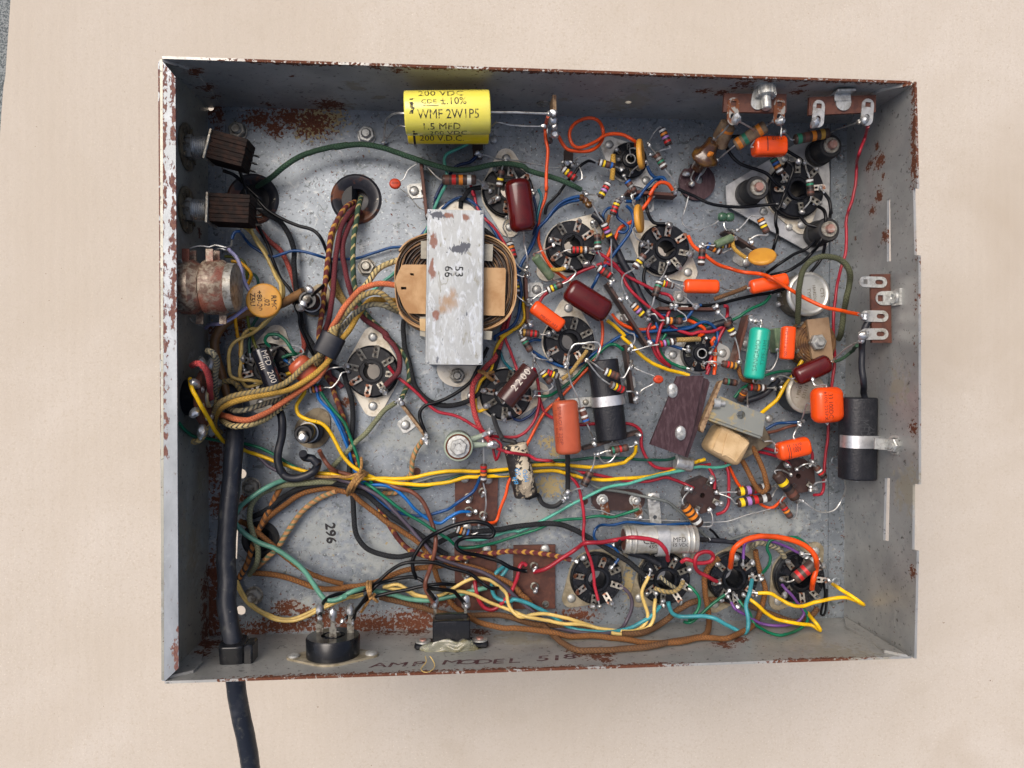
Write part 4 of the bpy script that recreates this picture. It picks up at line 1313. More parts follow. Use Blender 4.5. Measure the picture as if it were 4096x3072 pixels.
R('small resistor banded blue brown orange white under the mottled green tube', 'blu brn org wht', 1.9, 'b4 58,563,10 208,637,10', 'b4 0,580,9', 'b4 240,635 310,605,9')
R('tiny striped resistor just below the mottled green tube', 'blk yel wht org', 1.7, 'b4 172,572,9 312,560,10', '', '')
R('dark red resistor standing upright right of the socket with orange wire', 'brn blk red wht', 1.9, 'b4 24,598,13 10,768,12', 'b4 30,560,11', '')
R('resistor banded white orange violet red at lower left near the sleeve', 'wht org vio red', 1.8, 'c1 1755,722,9 1922,694,9', 'c1 1715,722,7', 'c1 2010,690 2090,600 2120,530 2190,515,8')
R('grey resistor standing on end under the tag strip near the top wall', 'gry - gry -', 1.9, 'a3 548,1004,9 542,1000,17', '', 'a3 530,960 525,860 560,790,24')

# ------------------------------------------------------------------ capacitors
cap('large yellow capacitor lettered WMF 2W1P5, the upper of two lying by the top wall', 'yellow_cap', 'a2 885,700,50 1822,688,50', 10.3, 10.0, .8, 2.1, 'a2 790,700,46 720,730,26 670,800,12 645,1030,3',
    'a2 1900,690,50 2140,692,50 2212,696,50 a3 540,705,50', lr=.55, name='film_capacitor', text=[('200 VDC', 4.0, .43, 6.6), ('CDE', 2.0, .29, 1.7, 1.35), ('±.10%', 3.6, .57, 1.9, 1.0), ('WMF 2W1P5', 4.3, .51, -4.0, .86), ('1.5 MFD', 3.9, .42, -10.2, .98), ('200 VDC', 3.6, .50, -15.2, .95)], ink='ink_worn')
cap('deep yellow capacitor lettered 200 V.D.C. peeking out below the larger one', 'yellow_cap_deep', 'a2 915,848,26 1808,852,26', 8.6, 8.6, .8, 2.0, 'a2 820,835,24 750,900,10 660,1010,3',
    'a2 1900,800,30 2050,830 2212,838 a3 200,840 480,845,32', lr=.4, text=[('1.5 MFD.', 3.6, .30, -4.4, 1.), ('200 V.D.C.', 3.6, .42, -9.0, 1.)])
yc = [o for o in C.objects if o.get('label', '').startswith('large yellow')][0]
a_, b_ = pts('a2 885,700,50 1822,688,50')
mb = MB()
M = frame(a_, b_ - a_)
for k in range(26):                                     # broken black ring and the printed frame round the letters
    t0 = random.uniform(-1.5, 1.5)
    for j in range(3):
        t = t0 + j * .07
        z = 2.6 + random.random() * 1.6
        w = random.uniform(.5, 1.7)
        mb.add([M @ V((10.06 * math.cos(u), 10.36 * math.sin(u), zz)) for u, zz in ((t, z), (t + .07, z), (t + .07, z + w), (t, z + w))], [(0, 1, 2, 3)], 0, False)
for u0, u1, z0, z1 in ((-.37, -.365, 9, 16.5), (.03, .035, 9, 16.5)):
    mb.add([M @ V((10.06 * math.cos(u), 10.36 * math.sin(u), zz)) for u, zz in ((u0, z0), (u0 - .03, z0), (u0 - .03, z1), (u0, z1))], [(0, 1, 2, 3)], 0, False)
mb.build('print_band', 'ink_worn', yc)
a2_, b2_ = pts('a2 915,848,26 1808,852,26')
mb = MB()
lathe(mb, [(8.63, 2.9), (8.64, 4.1)], 40, frame(a2_, b2_ - a2_))
mb.build('print_band', 'ink', [o for o in C.objects if o.get('label', '').startswith('deep yellow')][0])
cap('tall oxblood capacitor standing over the top middle socket', 'ox_blood', 'a3 185,1430,22 b3 260,490,20', 7.0, 6.4, 4.0, 2.4, 'a3 150,1340,14 130,1280,10', 'b3 270,620,14 300,780 300,880,11', name='dipped_capacitor')
cap('slanted oxblood capacitor with glossy highlight in the middle of the chassis', 'ox_blood', 'b3 740,1110,20 1195,1395,20', 6.6, 6.0, 3.6, 2.4, '', 'b3 1290,1500,14 1430,1610,10 c3 1480,100 1490,180 1450,235,11', name='dipped_capacitor')
cap('small oxblood capacitor near the right wall strip', 'ox_blood', 'c4 925,520,24 1275,365,26', 5.2, 4.8, 3.0, 2.3, 'c4 800,495,18 720,530,12', 'c4 1450,220,38 1590,150,48', name='dipped_capacitor')
cap('bright orange capacitor lettered .1 hanging under the top wall strips', 'orange_dip', 'a4 838,948,30 520,952,30', 5.2, 4.6, 1.8, 3.2, 'a4 800,870,33 795,820,34 800,760 770,700,52', 'a4 545,870,33 545,820,34 520,780,40 375,695,52', name='dipped_capacitor',
    text=[('I', 7.0, .65, -1.0, .5), ('.1±10', 1.9, .34, -2.2, 1.), ('100V', 1.9, .36, -4.6, 1.)])
cap('slanted orange capacitor beside the transformer above a black socket', 'orange_dip', 'b3 360,1305,20 690,1545,20', 3.9, 3.6, 1.8, 2.6, 'b3 320,1275,14', '', name='dipped_capacitor', text=[('PIR601.033', 1.7, .6, -1.9, 1.)], ink='ink_red')
cap('level orange capacitor in the row right of the middle sockets', 'orange_dip', 'f2 345,112,14 695,120,14', 3.9, 3.6, 2.0, 2.6, 'f2 300,105,12 200,60 160,20,11', 'f2 780,150,12 920,152,12', name='dipped_capacitor')
cap('orange capacitor tilted beside the silver round control, crossed by an orange wire', 'orange_dip', 'b4 490,985,16 862,905,18', 4.0, 3.6, 1.9, 2.6, 'b4 450,980,13 430,990,12', '', name='dipped_capacitor')
cap('upright orange capacitor between teal capacitor and coil', 'orange_dip', 'c4 870,15,24 850,340,24', 3.7, 3.4, 1.3, 3.0, '', '', name='dipped_capacitor', text=[('6PS-S10 ±10%', 1.9, .5, -2.0, 1.)], ink='ink_red')
cap('big squarish orange capacitor lettered .33 beside the right wall', 'orange_dip', 'c4 1240,610,30 1255,960,30', 9.0, 5.6, 4.2, 2.8, 'c4 1125,590,30 1105,530,28', 'c4 1070,770,26 1010,900,18 985,970,12', name='dipped_capacitor',
    text=[('.33 100DC', 2.2, .5, -1.6, 1.), ('±10% 225PX', 2.2, .5, -4.4, .95)], ink='ink_red', up=V((.25, .2, 1)))
cap('small orange capacitor lettered 100V just above the right wafer socket', 'orange_dip', 'c4 760,1250,20 1070,1180,20', 5.2, 4.8, 2.4, 2.8, 'c4 740,1180,18 700,1140 640,1145 600,1110,12', 'c4 920,1110,16 940,1040 975,985,12', name='dipped_capacitor',
    text=[('||', 6, .27, 0, .5), ('.1±10', 1.7, .52, 2.0, 1.), ('100V', 1.7, .50, 0, 1.)])
cap('round ended red orange capacitor partly under the cloth harness at left', 'rust_dip', 'c1 1600,390,16 1830,620,14', 6.2, 5.6, 3.4, 2.5, 'c1 1700,300,14 1640,240 1450,230 1340,280,10', 'c1 1960,495,14 2100,465 2190,458,10', name='dipped_capacitor')
cap('large rust orange capacitor lettered SPRAGUE standing left of the black one', 'rust_dip', 'c3 715,830,22 760,1425,22', 6.9, 6.4, 2.6, 2.5, '', '', name='film_capacitor', text=[('SPRAGUE 220P', 2.3, .45, -4.0, .95), ('.1 ± 10% 600 DC', 2.0, .46, -6.6, .95)], ink='ink_red')
cap('teal capacitor lettered SANGAMO standing by the brown tag strip', 'teal_dip', 'c4 525,535,20 595,30,20', 5.6, 5.4, 2.2, 2.0, 'c4 560,560,12 620,460,10 700,440 760,330 765,240,8', 'c4 610,-10,18 600,-45 f2 1130,475,15 1070,470,13', name='film_capacitor',
    text=[('SANGAMO', 2.6, .45, 2.2, .95), ('TYPE-33M', 2.4, .52, -1.6, .95), ('.025 600', 1.9, .62, -4.4, .95)], ink='ink_teal')
cap('dark brown tube marked 2200 lying over the lower black socket', 'maroon_tube', 'c3 50,850,22 345,490,22', 5.6, 5.4, .5, 2.0, 'c3 -30,760,12', 'c3 370,390,14 385,350,10', name='power_resistor', cat='resistor', text=[('2', 3.8, .40, 1.0, 1.), ('2', 3.8, .57, 1.0, 1.), ('0', 3.8, .74, 1.0, 1.), ('0', 3.8, .88, 1.0, 1.)], ink='ink_cream')
cap('glossy black electrolytic printed MFD 200 over the left socket', 'black_gloss', 'c1 1215,270,22 1375,690,22', 4.7, 4.7, .6, 2.0, '', '', name='electrolytic_capacitor', text=[('MFD', 3.0, .27, 2.6, 1.), ('200', 3.2, .75, 1.8, 1.), ('IIII', 2.4, .42, -1.0, 1.3)], ink='ink_cream')
cap('upright black leather textured capacitor strapped by a bright clamp', 'leatherette', 'c3 1135,385,12 1240,1270,12', 8.3, 8.0, 1.1, 2.3, '', 'c3 1300,1300,8 1320,1345 1230,1500 1150,1520 1080,1440,10', name='electrolytic_capacitor')
cap('black leather textured capacitor strapped to the right wall', 'leatherette', 'c4 1555,712,30 1545,1515,30', 9.2, 8.6, 1.1, 2.6, '', 'd4 1430,165,24 1432,260,16 1390,370,10 1330,460 1250,490 1160,480 1080,430 1010,375,8', name='electrolytic_capacitor',
    text=[('MFD', 3.2, .36, -1.0, 1.), ('20', 4.4, .40, 2.4, 1.)], ink='emboss')
mat('torn_tube', (.016, .014, .014), .6, 0, (.03, .028, .027), 300, .5, .62, 5, .2, 500,
    blobs=[((.55, .48, .35), 6.0, [(2.2, 2.5, 5.2, 4.2, 9, 5), (3.5, -3, 5, 3.5, 6, 5), (-3, 14, 4, 6, 4, 6)], 330), ((.30, .25, .18), 6., [(2, -8, 5, 5, 6, 5)], 420, .3, .8)])
cap('black tube with torn cream paper and blue print above the terminal boards', 'torn_tube', 'd3 290,365,14 c3 165,1320,16', 6.4, 6.2, .9, 2.0, 'd3 420,360,8 460,440 540,485 620,480 700,420,8', 'c3 40,1270,16 c2 1960,1250,14 1900,1130,12 1860,1000,9', name='electrolytic_capacitor', lm='rubber', lr=1.3,
    text=[('BR', 2.9, .37, 4.4, 1.), ('50', 2.9, .52, 2.0, 1.), ('MFD', 2.5, .42, -1.8, 1.)], ink='ink_blue')
cap('silver tubular can clamped across the bottom row of sockets', 'silver_can', 'd3 1365,850,20 2165,850,20', 7.4, 7.2, .6, 2.0, 'd3 1300,905,16 1270,910,14', 'd3 2212,850,18 d4 80,760,14', name='electrolytic_capacitor', lm='rubber', lr=1.2,
    text=[('CDE', 3.4, .35, .5, 1.1), ('450', 2.2, .36, -2.6, 1.), ('MFD', 2.6, .72, 1.2, 1.), ('15 VDC', 2.0, .74, -1.6, 1.)])
cap('mottled green tubular resistor leaning left of the middle socket', 'green_tube', 'b3 385,760,18 570,1000,12', 2.5, 2.5, 1.0, 2.0, 'b3 400,725,14 490,690 590,640,10', 'b3 640,1040,10', name='tubular_resistor', cat='resistor', lm='copper', lr=.4)
cap('mottled green tube right of the socket with the ochre disc', 'green_tube', 'b4 150,565,14 320,490,14', 2.3, 2.3, .9, 2.0, 'b4 80,565,12 0,590,10', 'b4 345,500,12', name='tubular_resistor', cat='resistor')
# double green blob capacitor
p0, p1 = pt('b4 205,290', 14), pt('b4 305,292', 14)
gb = thing('dipped_capacitor', 'dark green double lobed capacitor on two bent leads', 'capacitor', p0.lerp(p1, .5), 0, 'capacitors wired in the chassis')
mb = MB()
pill(mb, p0 + V((-1.8, 0, 0)), p0 + V((3.4, 0, 0)), 2.5, 2.4, 2.0, 2.2, 24)
pill(mb, p1 + V((-3.4, 0, 0)), p1 + V((1.8, 0, 0)), 2.5, 2.4, 2.0, 2.2, 24)
mb.build('body', 'green_dip', gb, angle=60)
fan([p0] + pts('b4 185,325,13 120,370 40,400 5,430,9'), .38, 'lead', gb)
fan([p1] + pts('b4 250,320,13 235,370 260,420 300,410,11'), .38, 'lead', gb)
cap_small = lambda *a, **k: cap(*a, **k)
# ceramic discs
disc('big ochre ceramic disc lettered RMC .02 +80-20 Z5U at the left', 'ochre', 'b1 1262,1252,36', 8.7, V((.1, .05, 1)), 'b1 1092,1132,36 1030,1000 1010,900 960,780 870,680,34', 'b1 1060,1335,35 930,1430 800,1500 660,1515,24 615,1555,18',
     lm='w_lilac', lr=.95)
_r = disc('upright ochre disc lettered RMC seen nearly edge on by the ribbed socket', 'ochre', 'a3 1555,1150,24', 8.4, V((.93, .08, .42)), 'a3 1440,1090,14 1450,1180,10', 'a3 1460,1340,12 1430,1400,9', 2.8, text=[('RMC', 2.2, 0, 3), ('.02 -80', 1.8, 0, 0), ('+20-20', 1.8, 0, -3)], ry=6.2, roll=1.57)
disc('small plain ochre disc between the two middle sockets', 'ochre', 'b3 1538,345,22', 8.0, V((.9, .1, .5)), 'b3 1475,190,16 1470,90,12 1450,60,12', 'b3 1470,460,14 1510,560 1620,620,10', 3.0, ry=6.0, roll=1.57)
disc('slanted oval ochre disc under the mounting plate', 'ochre', 'b4 610,680,16', 7.6, V((-.28, .75, .62)), 'b4 450,690,13 400,650,12', 'b4 660,765,12 560,785,9', 2.8)
disc('small scarlet disc on the tag strip left of the transformer', 'red_disc', 'a2 775,1480,12', 3.1, V((.1, .1, 1)), 'a2 870,1430,12 920,1330 1030,1250,12', 'a2 860,1555,12 920,1600 b2 1040,225,12 1090,235,12', 2.4, ry=2.9, text=[('22J 500', .9, 0, 0)])
disc('small scarlet disc right of the dark upright tag strip', 'red_disc', 'c3 1750,602,14', 2.9, V((.1, .1, 1)), 'c3 1690,560,13 1560,510 1480,470,12', 'c3 1680,660,13 1570,720 1540,770,12', 2.4, ry=2.3, text=[('5E', .9, 0, 0)])
# lettering on the big disc
c = pt('b1 1270,1255', 36)
mb = MB()
for s, q in (('RMC', 'b1 1365,1270'), ('.02', 'b1 1290,1265'), ('+80-20', 'b1 1210,1250'), ('Z5U', 'b1 1135,1240')):
    p = pt(q, 37.4)
    an = math.radians(-88)
    text_on(mb, s, 2.5, lambda x, y: V((p.x + x * math.cos(an) - y * math.sin(an), p.y + x * math.sin(an) + y * math.cos(an), 37.5 - (p.x - c.x) * .1)))
mb.build('lettering', 'ink', [o for o in C.objects if o.get('label', '').startswith('big ochre')][0])
# ------------------------------------------------------------------ wires: top left and the cloth harness
W('green cloth wire arching from the rusty left grommet under the yellow capacitors', 'c_green', 1.45, 'a1 1190,1510,1 1330,1420,10 1480,1290,14 1700,1160 1950,1085 2200,1050 a2 100,1080 400,1045 600,1070 850,1150 1100,1240 1350,1310 1600,1320 1850,1270 2050,1260 2200,1290,16 a3 300,1330,14 560,1400 780,1490 890,1545,10', ends='e')
W('glossy black wire from the upper jack running steeply down past the fuse post', 'w_black', .95, 'a1 930,1230,26 990,1330,22 1060,1530,16 b1 1050,0,16 1100,200,14 1180,400,12 1310,650 1370,830 1430,980 1560,1150 1600,1300 1650,1420 c1 1660,0,10 1740,200,8 1850,400,6 1960,560,5')
W('glossy black wire from the upper jack bending right over the left grommet to the post', 'w_black', 1.0, 'a1 815,1335,24 920,1380,20 1050,1490,16 1220,1650 b1 1140,60,14 1280,230 1440,340 1640,420 1800,470 1890,560 1960,720,10 2000,850,8 1985,1000,10 1900,1100,14 1800,1200,22')
W('long black cloth wire looping from the left grommet down beside the stamped number', 'c_black', 1.4, 'b1 1160,200,1 1290,290,8 1440,380 1540,540 1590,700 1590,850 1610,1050 1640,1250,9 c1 1700,60,7 1790,200 1850,330,6 1960,430,5 c2 180,500,5 260,700 300,850 310,1000 290,1300 270,1600 d2 300,330,8 310,480 320,600 350,800 450,940 600,1010 800,1040 980,1010,7')
W('cream wire of a twisted pair leaving the lower jack, its upper strand', 'w_cream', 1.0, 'b1 1010,230,22 1080,330,16 1110,440 1180,600 1260,720 1330,850 1400,1000 1440,1080 1440,1250 1400,1380 1280,1480 1150,1600 c1 1080,110,14 940,180 880,280 870,420 900,570 1000,605 1150,615 1250,632,10')
W('cream wire of a twisted pair leaving the lower jack, its lower strand', 'w_cream', 1.0, 'b1 930,420,20 1040,440,14 1120,500 1200,600 1290,730,12 1320,830 1400,960 1470,1100 1460,1250 1350,1420 1200,1560 c1 1100,50,11 1030,120 1010,300 1000,450 995,570 1070,680,8 1240,635,9')
W('salmon cloth wire with black flecks dropping behind the black wires', 'c_rose', 1.35, 'b1 1080,200,2 1130,350,5 1220,480 1330,600 1440,690 1530,860 1590,1060 1640,1250 c1 1690,100,4 1700,250 1660,330,4')
W('thin blue wire crossing the upper left floor to the transformer', 'w_blue', .85, 'b1 905,570,30 930,500 980,485 1050,560,12 1130,650 1250,730 1340,765 1450,740 1560,705 1700,710 1850,750 2000,790,6 2200,790 b2 350,785,4 550,720 700,670 880,650 1020,590 1080,520 1150,430,4')
W('amber wire curling over the double potentiometer', 'w_amber', .95, 'b1 900,812,20 1000,830,20 1080,900 1120,970 1090,1060,16')
W('amber wire dropping from the potentiometer to the left socket', 'w_amber', .95, 'b1 945,1440,12 950,1540 c1 955,20,10 970,120 1000,220 1000,320 1025,430,10', ends='e')
W('olive wire beside the amber one on the potentiometer', 'w_olive', .8, 'b1 830,760,16 950,775,16 1040,820 1070,920 1075,1010,14')
W('olive wire running down to the left socket', 'w_olive', .85, 'b1 1080,1420,11 1090,1520 1130,1640 c1 1140,160,9 1175,260,9', ends='e')
W('dark green wire hooking around the amber wire near the big ochre disc', 'w_darkgreen', .8, 'b1 1060,970,12 1140,958 1190,1010 1200,1085,12')
W('dark green wire from below the big disc to the left socket', 'w_darkgreen', .85, 'b1 1200,1420,10 1140,1520 1110,1640 c1 1110,120,9 1097,220 1105,310,9', ends='e')
W('thick tan sheathed cable passing behind the big ochre disc', 'w_tan_sheath', 2.4, 'b1 1700,1150,16 1450,1290,12 1140,1385,10 1000,1415 850,1490 750,1610,10 c1 715,200,10 740,380 785,520 830,680 870,820,12')
W('cream and black chequered cloth wire, uppermost of the harness from the transformer', 'c_cream_black', 1.5, 'b2 930,765,22 780,810,24 600,900 480,1040 380,1170 240,1340 90,1560,22 c1 1985,120,20 1890,330,17 1700,660,15 1550,820 1400,955,18 1250,1050,24 1100,1108,30 950,1120,31 850,1090,27 795,1040,16')
W('salmon orange cloth wire from the slot in the transformer paper through the black sleeve', 'c_salmon', 1.5, 'b2 885,1098,22 780,1080,25 620,1060 480,1090 380,1140 250,1280 150,1430 60,1590,20 c1 1990,190,18 1955,420 1850,590 1650,730 1450,870,20 1250,990,26 1080,1048,31 950,1040,31 850,1010,27 765,985,16')
W('tan grey cloth wire emerging under the transformer paper, uppermost strand at left', 'c_tan_grey', 1.5, 'b2 915,1420,14 760,1300,20 640,1190,24 560,1160 420,1200 280,1330 120,1560,22 c1 2030,150,22 1880,320,22 1700,470,22 1500,640,24 1300,715,28 1100,750,32 900,795,34 760,875,32 695,980,26 690,1080,22 730,1150,14 780,1190,8')
W('grey cloth wire with dark flecks between the gold and salmon strands', 'c_grey_cream', 1.45, 'b2 840,1385,10 680,1315,16 550,1290 400,1340 260,1480 170,1600,18 c1 2060,200,16 1930,400,12 1700,650,11 1500,800,13 1350,850,18 1200,890,24 1050,940,28 950,945,28 870,920,22')
W('gold cloth wire through the black sleeve, below the tan one', 'c_gold', 1.5, 'b2 790,1250,6 620,1240,14 500,1250 380,1390 280,1560,18 c1 2080,210,18 1980,390,19 1800,560,20 1550,710,22 1300,765,28 1000,825,34 830,895,32 750,975,26 710,1100,18 745,1210,8')
W('tan cloth wire rising from the floor behind the harness at the sleeve', 'c_tan', 1.4, 'b1 2030,1000,4 2090,1140,5 2160,1260,5 b2 320,1350,5')
W('grey cream cloth wire from the top of the round left connector', 'c_grey_cream', 1.5, 'c1 640,285,42 700,310,44 738,400,38 725,550,32 715,700,26 735,790,22')
W('brick red cloth wire curving off the round left connector', 'c_red', 1.5, 'c1 465,445,46 550,430,54 620,500,52 660,620,46 668,750,36 680,870,26')
W('tan cloth wire looping beneath the harness to the lowest connector tag', 'c_tan_grey', 1.5, 'c1 1000,725,8 940,640,12 850,618 770,650 728,740,18 700,850,26 660,980,30 620,1120,36 590,1220,38 530,1290,40 470,1285,40')
W('yellow wire from the left connector passing under the power cable along the lower harness', 'w_yellow', 1.1, 'c1 440,590,50 470,720,54 560,880,52 640,1030,44 730,1180,32 840,1300,18 1030,1375,7 1200,1440 1400,1510 1560,1570 1730,1620 d1 1840,110,8 2000,125 d2 80,130,10 250,172 500,176 900,175 1150,130 1400,95 1700,100 2010,75,9 d3 220,60,8 350,35 600,25 850,40 1050,50 1250,25 1370,0 c3 1400,1500,8 1490,1420 1502,1330,11')
W('green wire from the lowest connector tag to the terminal board', 'w_green', .9, 'c1 320,1080,30 400,1175,26 480,1230 620,1252,14 800,1285,10 1030,1310,7 1200,1350 1400,1450 1600,1570 1750,1640 d1 1900,135,7 2100,130 d2 200,130,8 400,200 520,270,12 700,410 900,560 1100,680 1350,840 1500,940,8 1700,930 1935,870,6 d3 400,740,6 620,650 900,620 1100,590,7 1250,600 1400,560 1535,512,8')
W('thick black rubber power cable running down the left side and out through the bottom wall', 'rubber_cable', 4.6, 'c1 890,690,5 925,830,10 940,1100,17 925,1400,24 d1 900,200,26 870,500,29 850,800,31 840,1100,33 855,1330,35 e1 845,300,37 880,530,39 915,720,40 p 938,2620,39.5 p 943,2740,37 p 962,2850,34 p 985,2960,30 p 1003,3072,25 p 1018,3220,12', cat='cable', name='power_cable', group='heavy cables')
W('grey black flexible tube looping from the left socket to the lower post', 'tubing', 2.2, 'c1 1390,880,10 1450,1010,14 1460,1200 1425,1380 1415,1500 1450,1620 d1 1445,80,13 1500,150 1600,175 1720,145 1830,80 1860,0,15 c1 1850,1540,16 1800,1475 1720,1465 1690,1420,20', cat='tube', name='insulating_tube', group='heavy cables')
W('dark violet grey wire from the cable bundle to the connector row at the bottom right', 'w_plum', 1.1, 'c1 1040,1340,6 1200,1460 1330,1570 d1 1500,130,6 1700,190 1900,190 2150,190 d2 150,190,8 300,230,12 420,270 600,380 750,520 900,680 1000,800 1100,900 1200,1020 1300,1080 1500,1140,12 1800,1240 1950,1340 2100,1480,10 e3 200,270,10 400,430 560,560 750,610 1000,645 1200,640 1345,588 1430,450 1462,300 1420,200 1330,110,10')
W('wide sea green wire sweeping over the lower left grommet to the bottom harness', 'w_sea', 1.3, 'd1 1530,180,10 1350,250,14 1150,370,16 1000,490 935,620 960,700 1040,780 1200,880 1400,960 1550,1060 1700,1190 1800,1330 1880,1450 1950,1522,18 2050,1520 2150,1480 d2 150,1510,15 300,1430 450,1390,10 e2 560,175,8 750,220 900,260 1100,280 1300,260 1500,210 1790,140,7')
W('sage cloth wire bowing left over the lower grommet', 'c_sage', 1.5, 'd1 1100,1240,3 1180,1100,10 1190,950 1130,750 1100,600 1130,450 1250,330 1450,260 1700,230 1900,215,8 d2 250,240,6')
W('black cloth wire running from the lower grommet under the twine knot to the middle board', 'c_black', 1.5, 'd1 1150,600,2 1300,520,7 1450,400 1600,310 1800,250 2000,235 2200,255,9 d2 250,290,9 420,330 600,480 760,610 900,700 1050,800 1200,930 1350,1020,6')
W('rust brown cloth wire arching from the lower grommet then along the bottom edge', 'c_rust', 1.5, 'd1 1210,740,2 1300,620,6 1450,500 1600,390 1750,320 1950,285 2150,320,8 d2 280,330,8 400,440 560,560 700,670 850,760 1000,860 1100,960 1180,1080 1250,1300,7 e2 1340,180,7 1400,310 1500,400 1600,470,14 1750,540,20 2000,590,24 e3 150,590,26 400,610 600,640 800,680 1000,670 1200,690 1400,710 1600,750,24 1800,755 2000,740 2212,695 e4 150,462,18 230,430,12 300,390 335,330,8 d4 640,1250,7 600,1100 560,950 545,860,8')
W('orange and black spiral cloth wire hanging left of the lower grommet', 'c_orange_black', 1.5, 'd1 970,1300,3 1060,1150,7 1120,980 1180,790 1240,680 1330,500 1400,350 1440,270,8')
W('orange and green spiral cloth wire curving right of the lower grommet', 'c_orange_green', 1.5, 'd1 1190,1150,3 1300,1050,5 1400,960 1500,800 1620,620 1750,480 1900,380 2060,315,8')
W('rust cloth wire lying diagonally across the lower grommet', 'c_rust', 1.4, 'd1 1000,650,3 1150,740,8 1350,910 1500,1050,7 1700,1190 1900,1280 2130,1345,5')
W('knobbly rust cloth wire running level from the grommet to the bottom boards', 'c_rust', 1.5, 'd1 1140,1220,4 1350,1240 1550,1280 1700,1340 1900,1400 2150,1390,7 d2 200,1380,8 400,1360 600,1310 800,1220 1000,1170 1200,1150 1450,1130,8 1700,1180 1900,1260 2050,1340 2150,1430,8 e3 200,190,7 300,270 390,390,4')
W('cream wire loop along the rusty floor edge, outer strand', 'w_cream', 1.0, 'e1 950,80,5 1000,200 1100,330 1250,430 1400,500,9 1550,512 1700,470 1850,400 2000,330 2200,250,8 e2 320,250,6 420,215,6')
W('cream wire loop along the rusty floor edge, inner strand', 'w_cream', 1.0, 'e1 965,60,5 1030,200 1130,330 1280,420 1420,475,7 1550,485 1720,430 1850,370 2000,305 2200,225,6 e2 320,225,8 420,195,8')
W('cream wire of the long bottom pair ending at the silver can socket, its upper strand', 'w_cream', 1.05, 'e2 640,130,9 800,105 920,165 1000,215 1150,240 1300,215 1430,145,12 1550,75 1650,38 1800,50 1900,105 2000,200,12 2025,300 2060,380 e3 200,460,14 260,468 350,440 500,430 700,470 900,525 1100,590,16 1300,618 1500,615 1600,545 1632,450 1600,320 1570,190 1645,15,16', ends='e')
W('cream wire of the long bottom pair ending at the silver can socket, its lower strand', 'w_cream', 1.05, 'e2 640,125,7 750,150 900,172 1000,230 1150,262 1350,232 1450,180,9 1600,200 1800,290 2000,370 2100,410,12 e3 300,462,15 500,500 700,540 900,548 1050,580 1200,632 1350,655,17 1550,615 1650,570 1700,480 1705,360 1720,270,14', ends='e')
# black wires at the connectors
W('black wire rising from the round connector and arching over the bottom harness', 'w_black', 1.05, 'e1 1880,450,36 1900,350,26 1960,260,18 2100,205,13 e2 250,205,12 450,160 600,60,15 700,-30 d2 850,1120,16 1000,1100 1200,1110 1400,1170 1600,1230 1750,1340 1850,1390 1970,1375,8', ends='s')
W('black wire from the middle tag of the round connector bending up to the twine', 'w_black', 1.05, 'e2 230,480,34 350,380,26 430,270,20 480,205,16 600,95,14 700,60,12 850,30 1000,28 1100,80,14 1150,180,22 1215,265,32', ends='s')
W('black wire from the right tag of the round connector joining the fuse block', 'w_black', 1.05, 'e2 312,495,36 340,390,28 430,290,20 560,240,15 700,205 900,165 1050,130 1250,100 1440,112,10', ends='s')
W('black wire ending on the right tag of the black block', 'w_black', 1.1, 'e2 1130,150,12 1300,160,16 1420,182,22 1490,250,28 1540,312,34', ends='e')
W('black wire loop standing above the two brown terminal boards', 'w_black', 1.2, 'e2 1010,40,12 d2 980,1200,14 970,1080 1030,960 1100,860 1250,770,18 1450,690 1650,652,20 1800,680 1872,760,20 1850,822 1700,822 1550,830 1460,880,16 1450,935 1520,990 1700,1030,12 1900,1080 2050,1160 2212,1200,9 d3 300,1195,9')
W('brown wire from the post under the twine down to the black block', 'w_brown', 1.25, 'c1 1870,1390,18 1920,1480,14 1980,1560 2060,1620,10 d2 60,75,8 150,105 450,190,7 600,210 800,280,10 950,320 1080,430 1150,580 1200,720 1222,850,14 1210,1000 1180,1120 1125,1280,20 1108,1380 1150,1470 1200,1560,32', ends='e')
W('bright blue wire from the left socket to the tall brown board', 'w_brightblue', .95, 'c1 1480,380,8 1570,440,8 1810,650,8 1870,820,8 2000,960 2090,1120 2160,1300 2212,1450 c2 320,1600,8 d2 350,110,9 480,240 650,250 780,300 900,400 1000,520 1100,600 1200,660 1280,675 1360,620 1480,550 1600,548,7', ends='e')
W('navy blue wire beside the bright blue one ending under the red banded resistor', 'w_blue', .95, 'c1 1840,640,7 1900,760 2010,920 2110,1100 2180,1280 c2 270,1450,7 330,1620 d2 400,200,8 480,330 600,430 720,510 800,550 950,585,7 1150,580 1350,520 1450,450,10 1530,400 1650,310 1712,160,12')
W('green wire looping over the left socket ear', 'w_green', .95, 'c1 1325,245,12 1270,170,14 1310,110,15 1420,110 1500,170 1570,270 1650,370,10')
W('green wire running down the left bundle beside the blue pair', 'w_green', .95, 'c1 1460,360,10 1560,325,10 1700,340,9 c1 1840,650,9 1900,760,9 2030,940 2150,1080 c2 290,1270,9 350,1450 400,1600 d2 450,120,10 520,230,9')
W('yellow wire snaking down from the sleeve into the twine knot', 'w_yellow', 1.1, 'c1 1510,545,8 1600,530,8 1710,725,10 1660,820 1620,900 1650,990 1750,1050,12 1900,1090 2000,1200 2080,1350 2150,1470 c2 300,1560,12 d2 380,90,12 520,160,10 620,200 800,230 1000,245 1150,245 1350,220 1550,165 1690,160 2000,140,7 d3 380,100,7 600,90 720,115 900,165 1100,190 1350,180 1650,150 1850,110 2000,60 2200,-20 c3 2212,1500,8 c4 50,1320,8')
W('dark green wire winding under the yellow ones towards the choke', 'w_darkgreen', .9, 'd2 500,190,6 700,260 900,285 1100,275 1300,210 1500,145 1750,130 2000,100,6 c3 200,1545,6 350,1530 550,1500 800,1490 1050,1470 1350,1475 1650,1495 1850,1490 2000,1445,7')
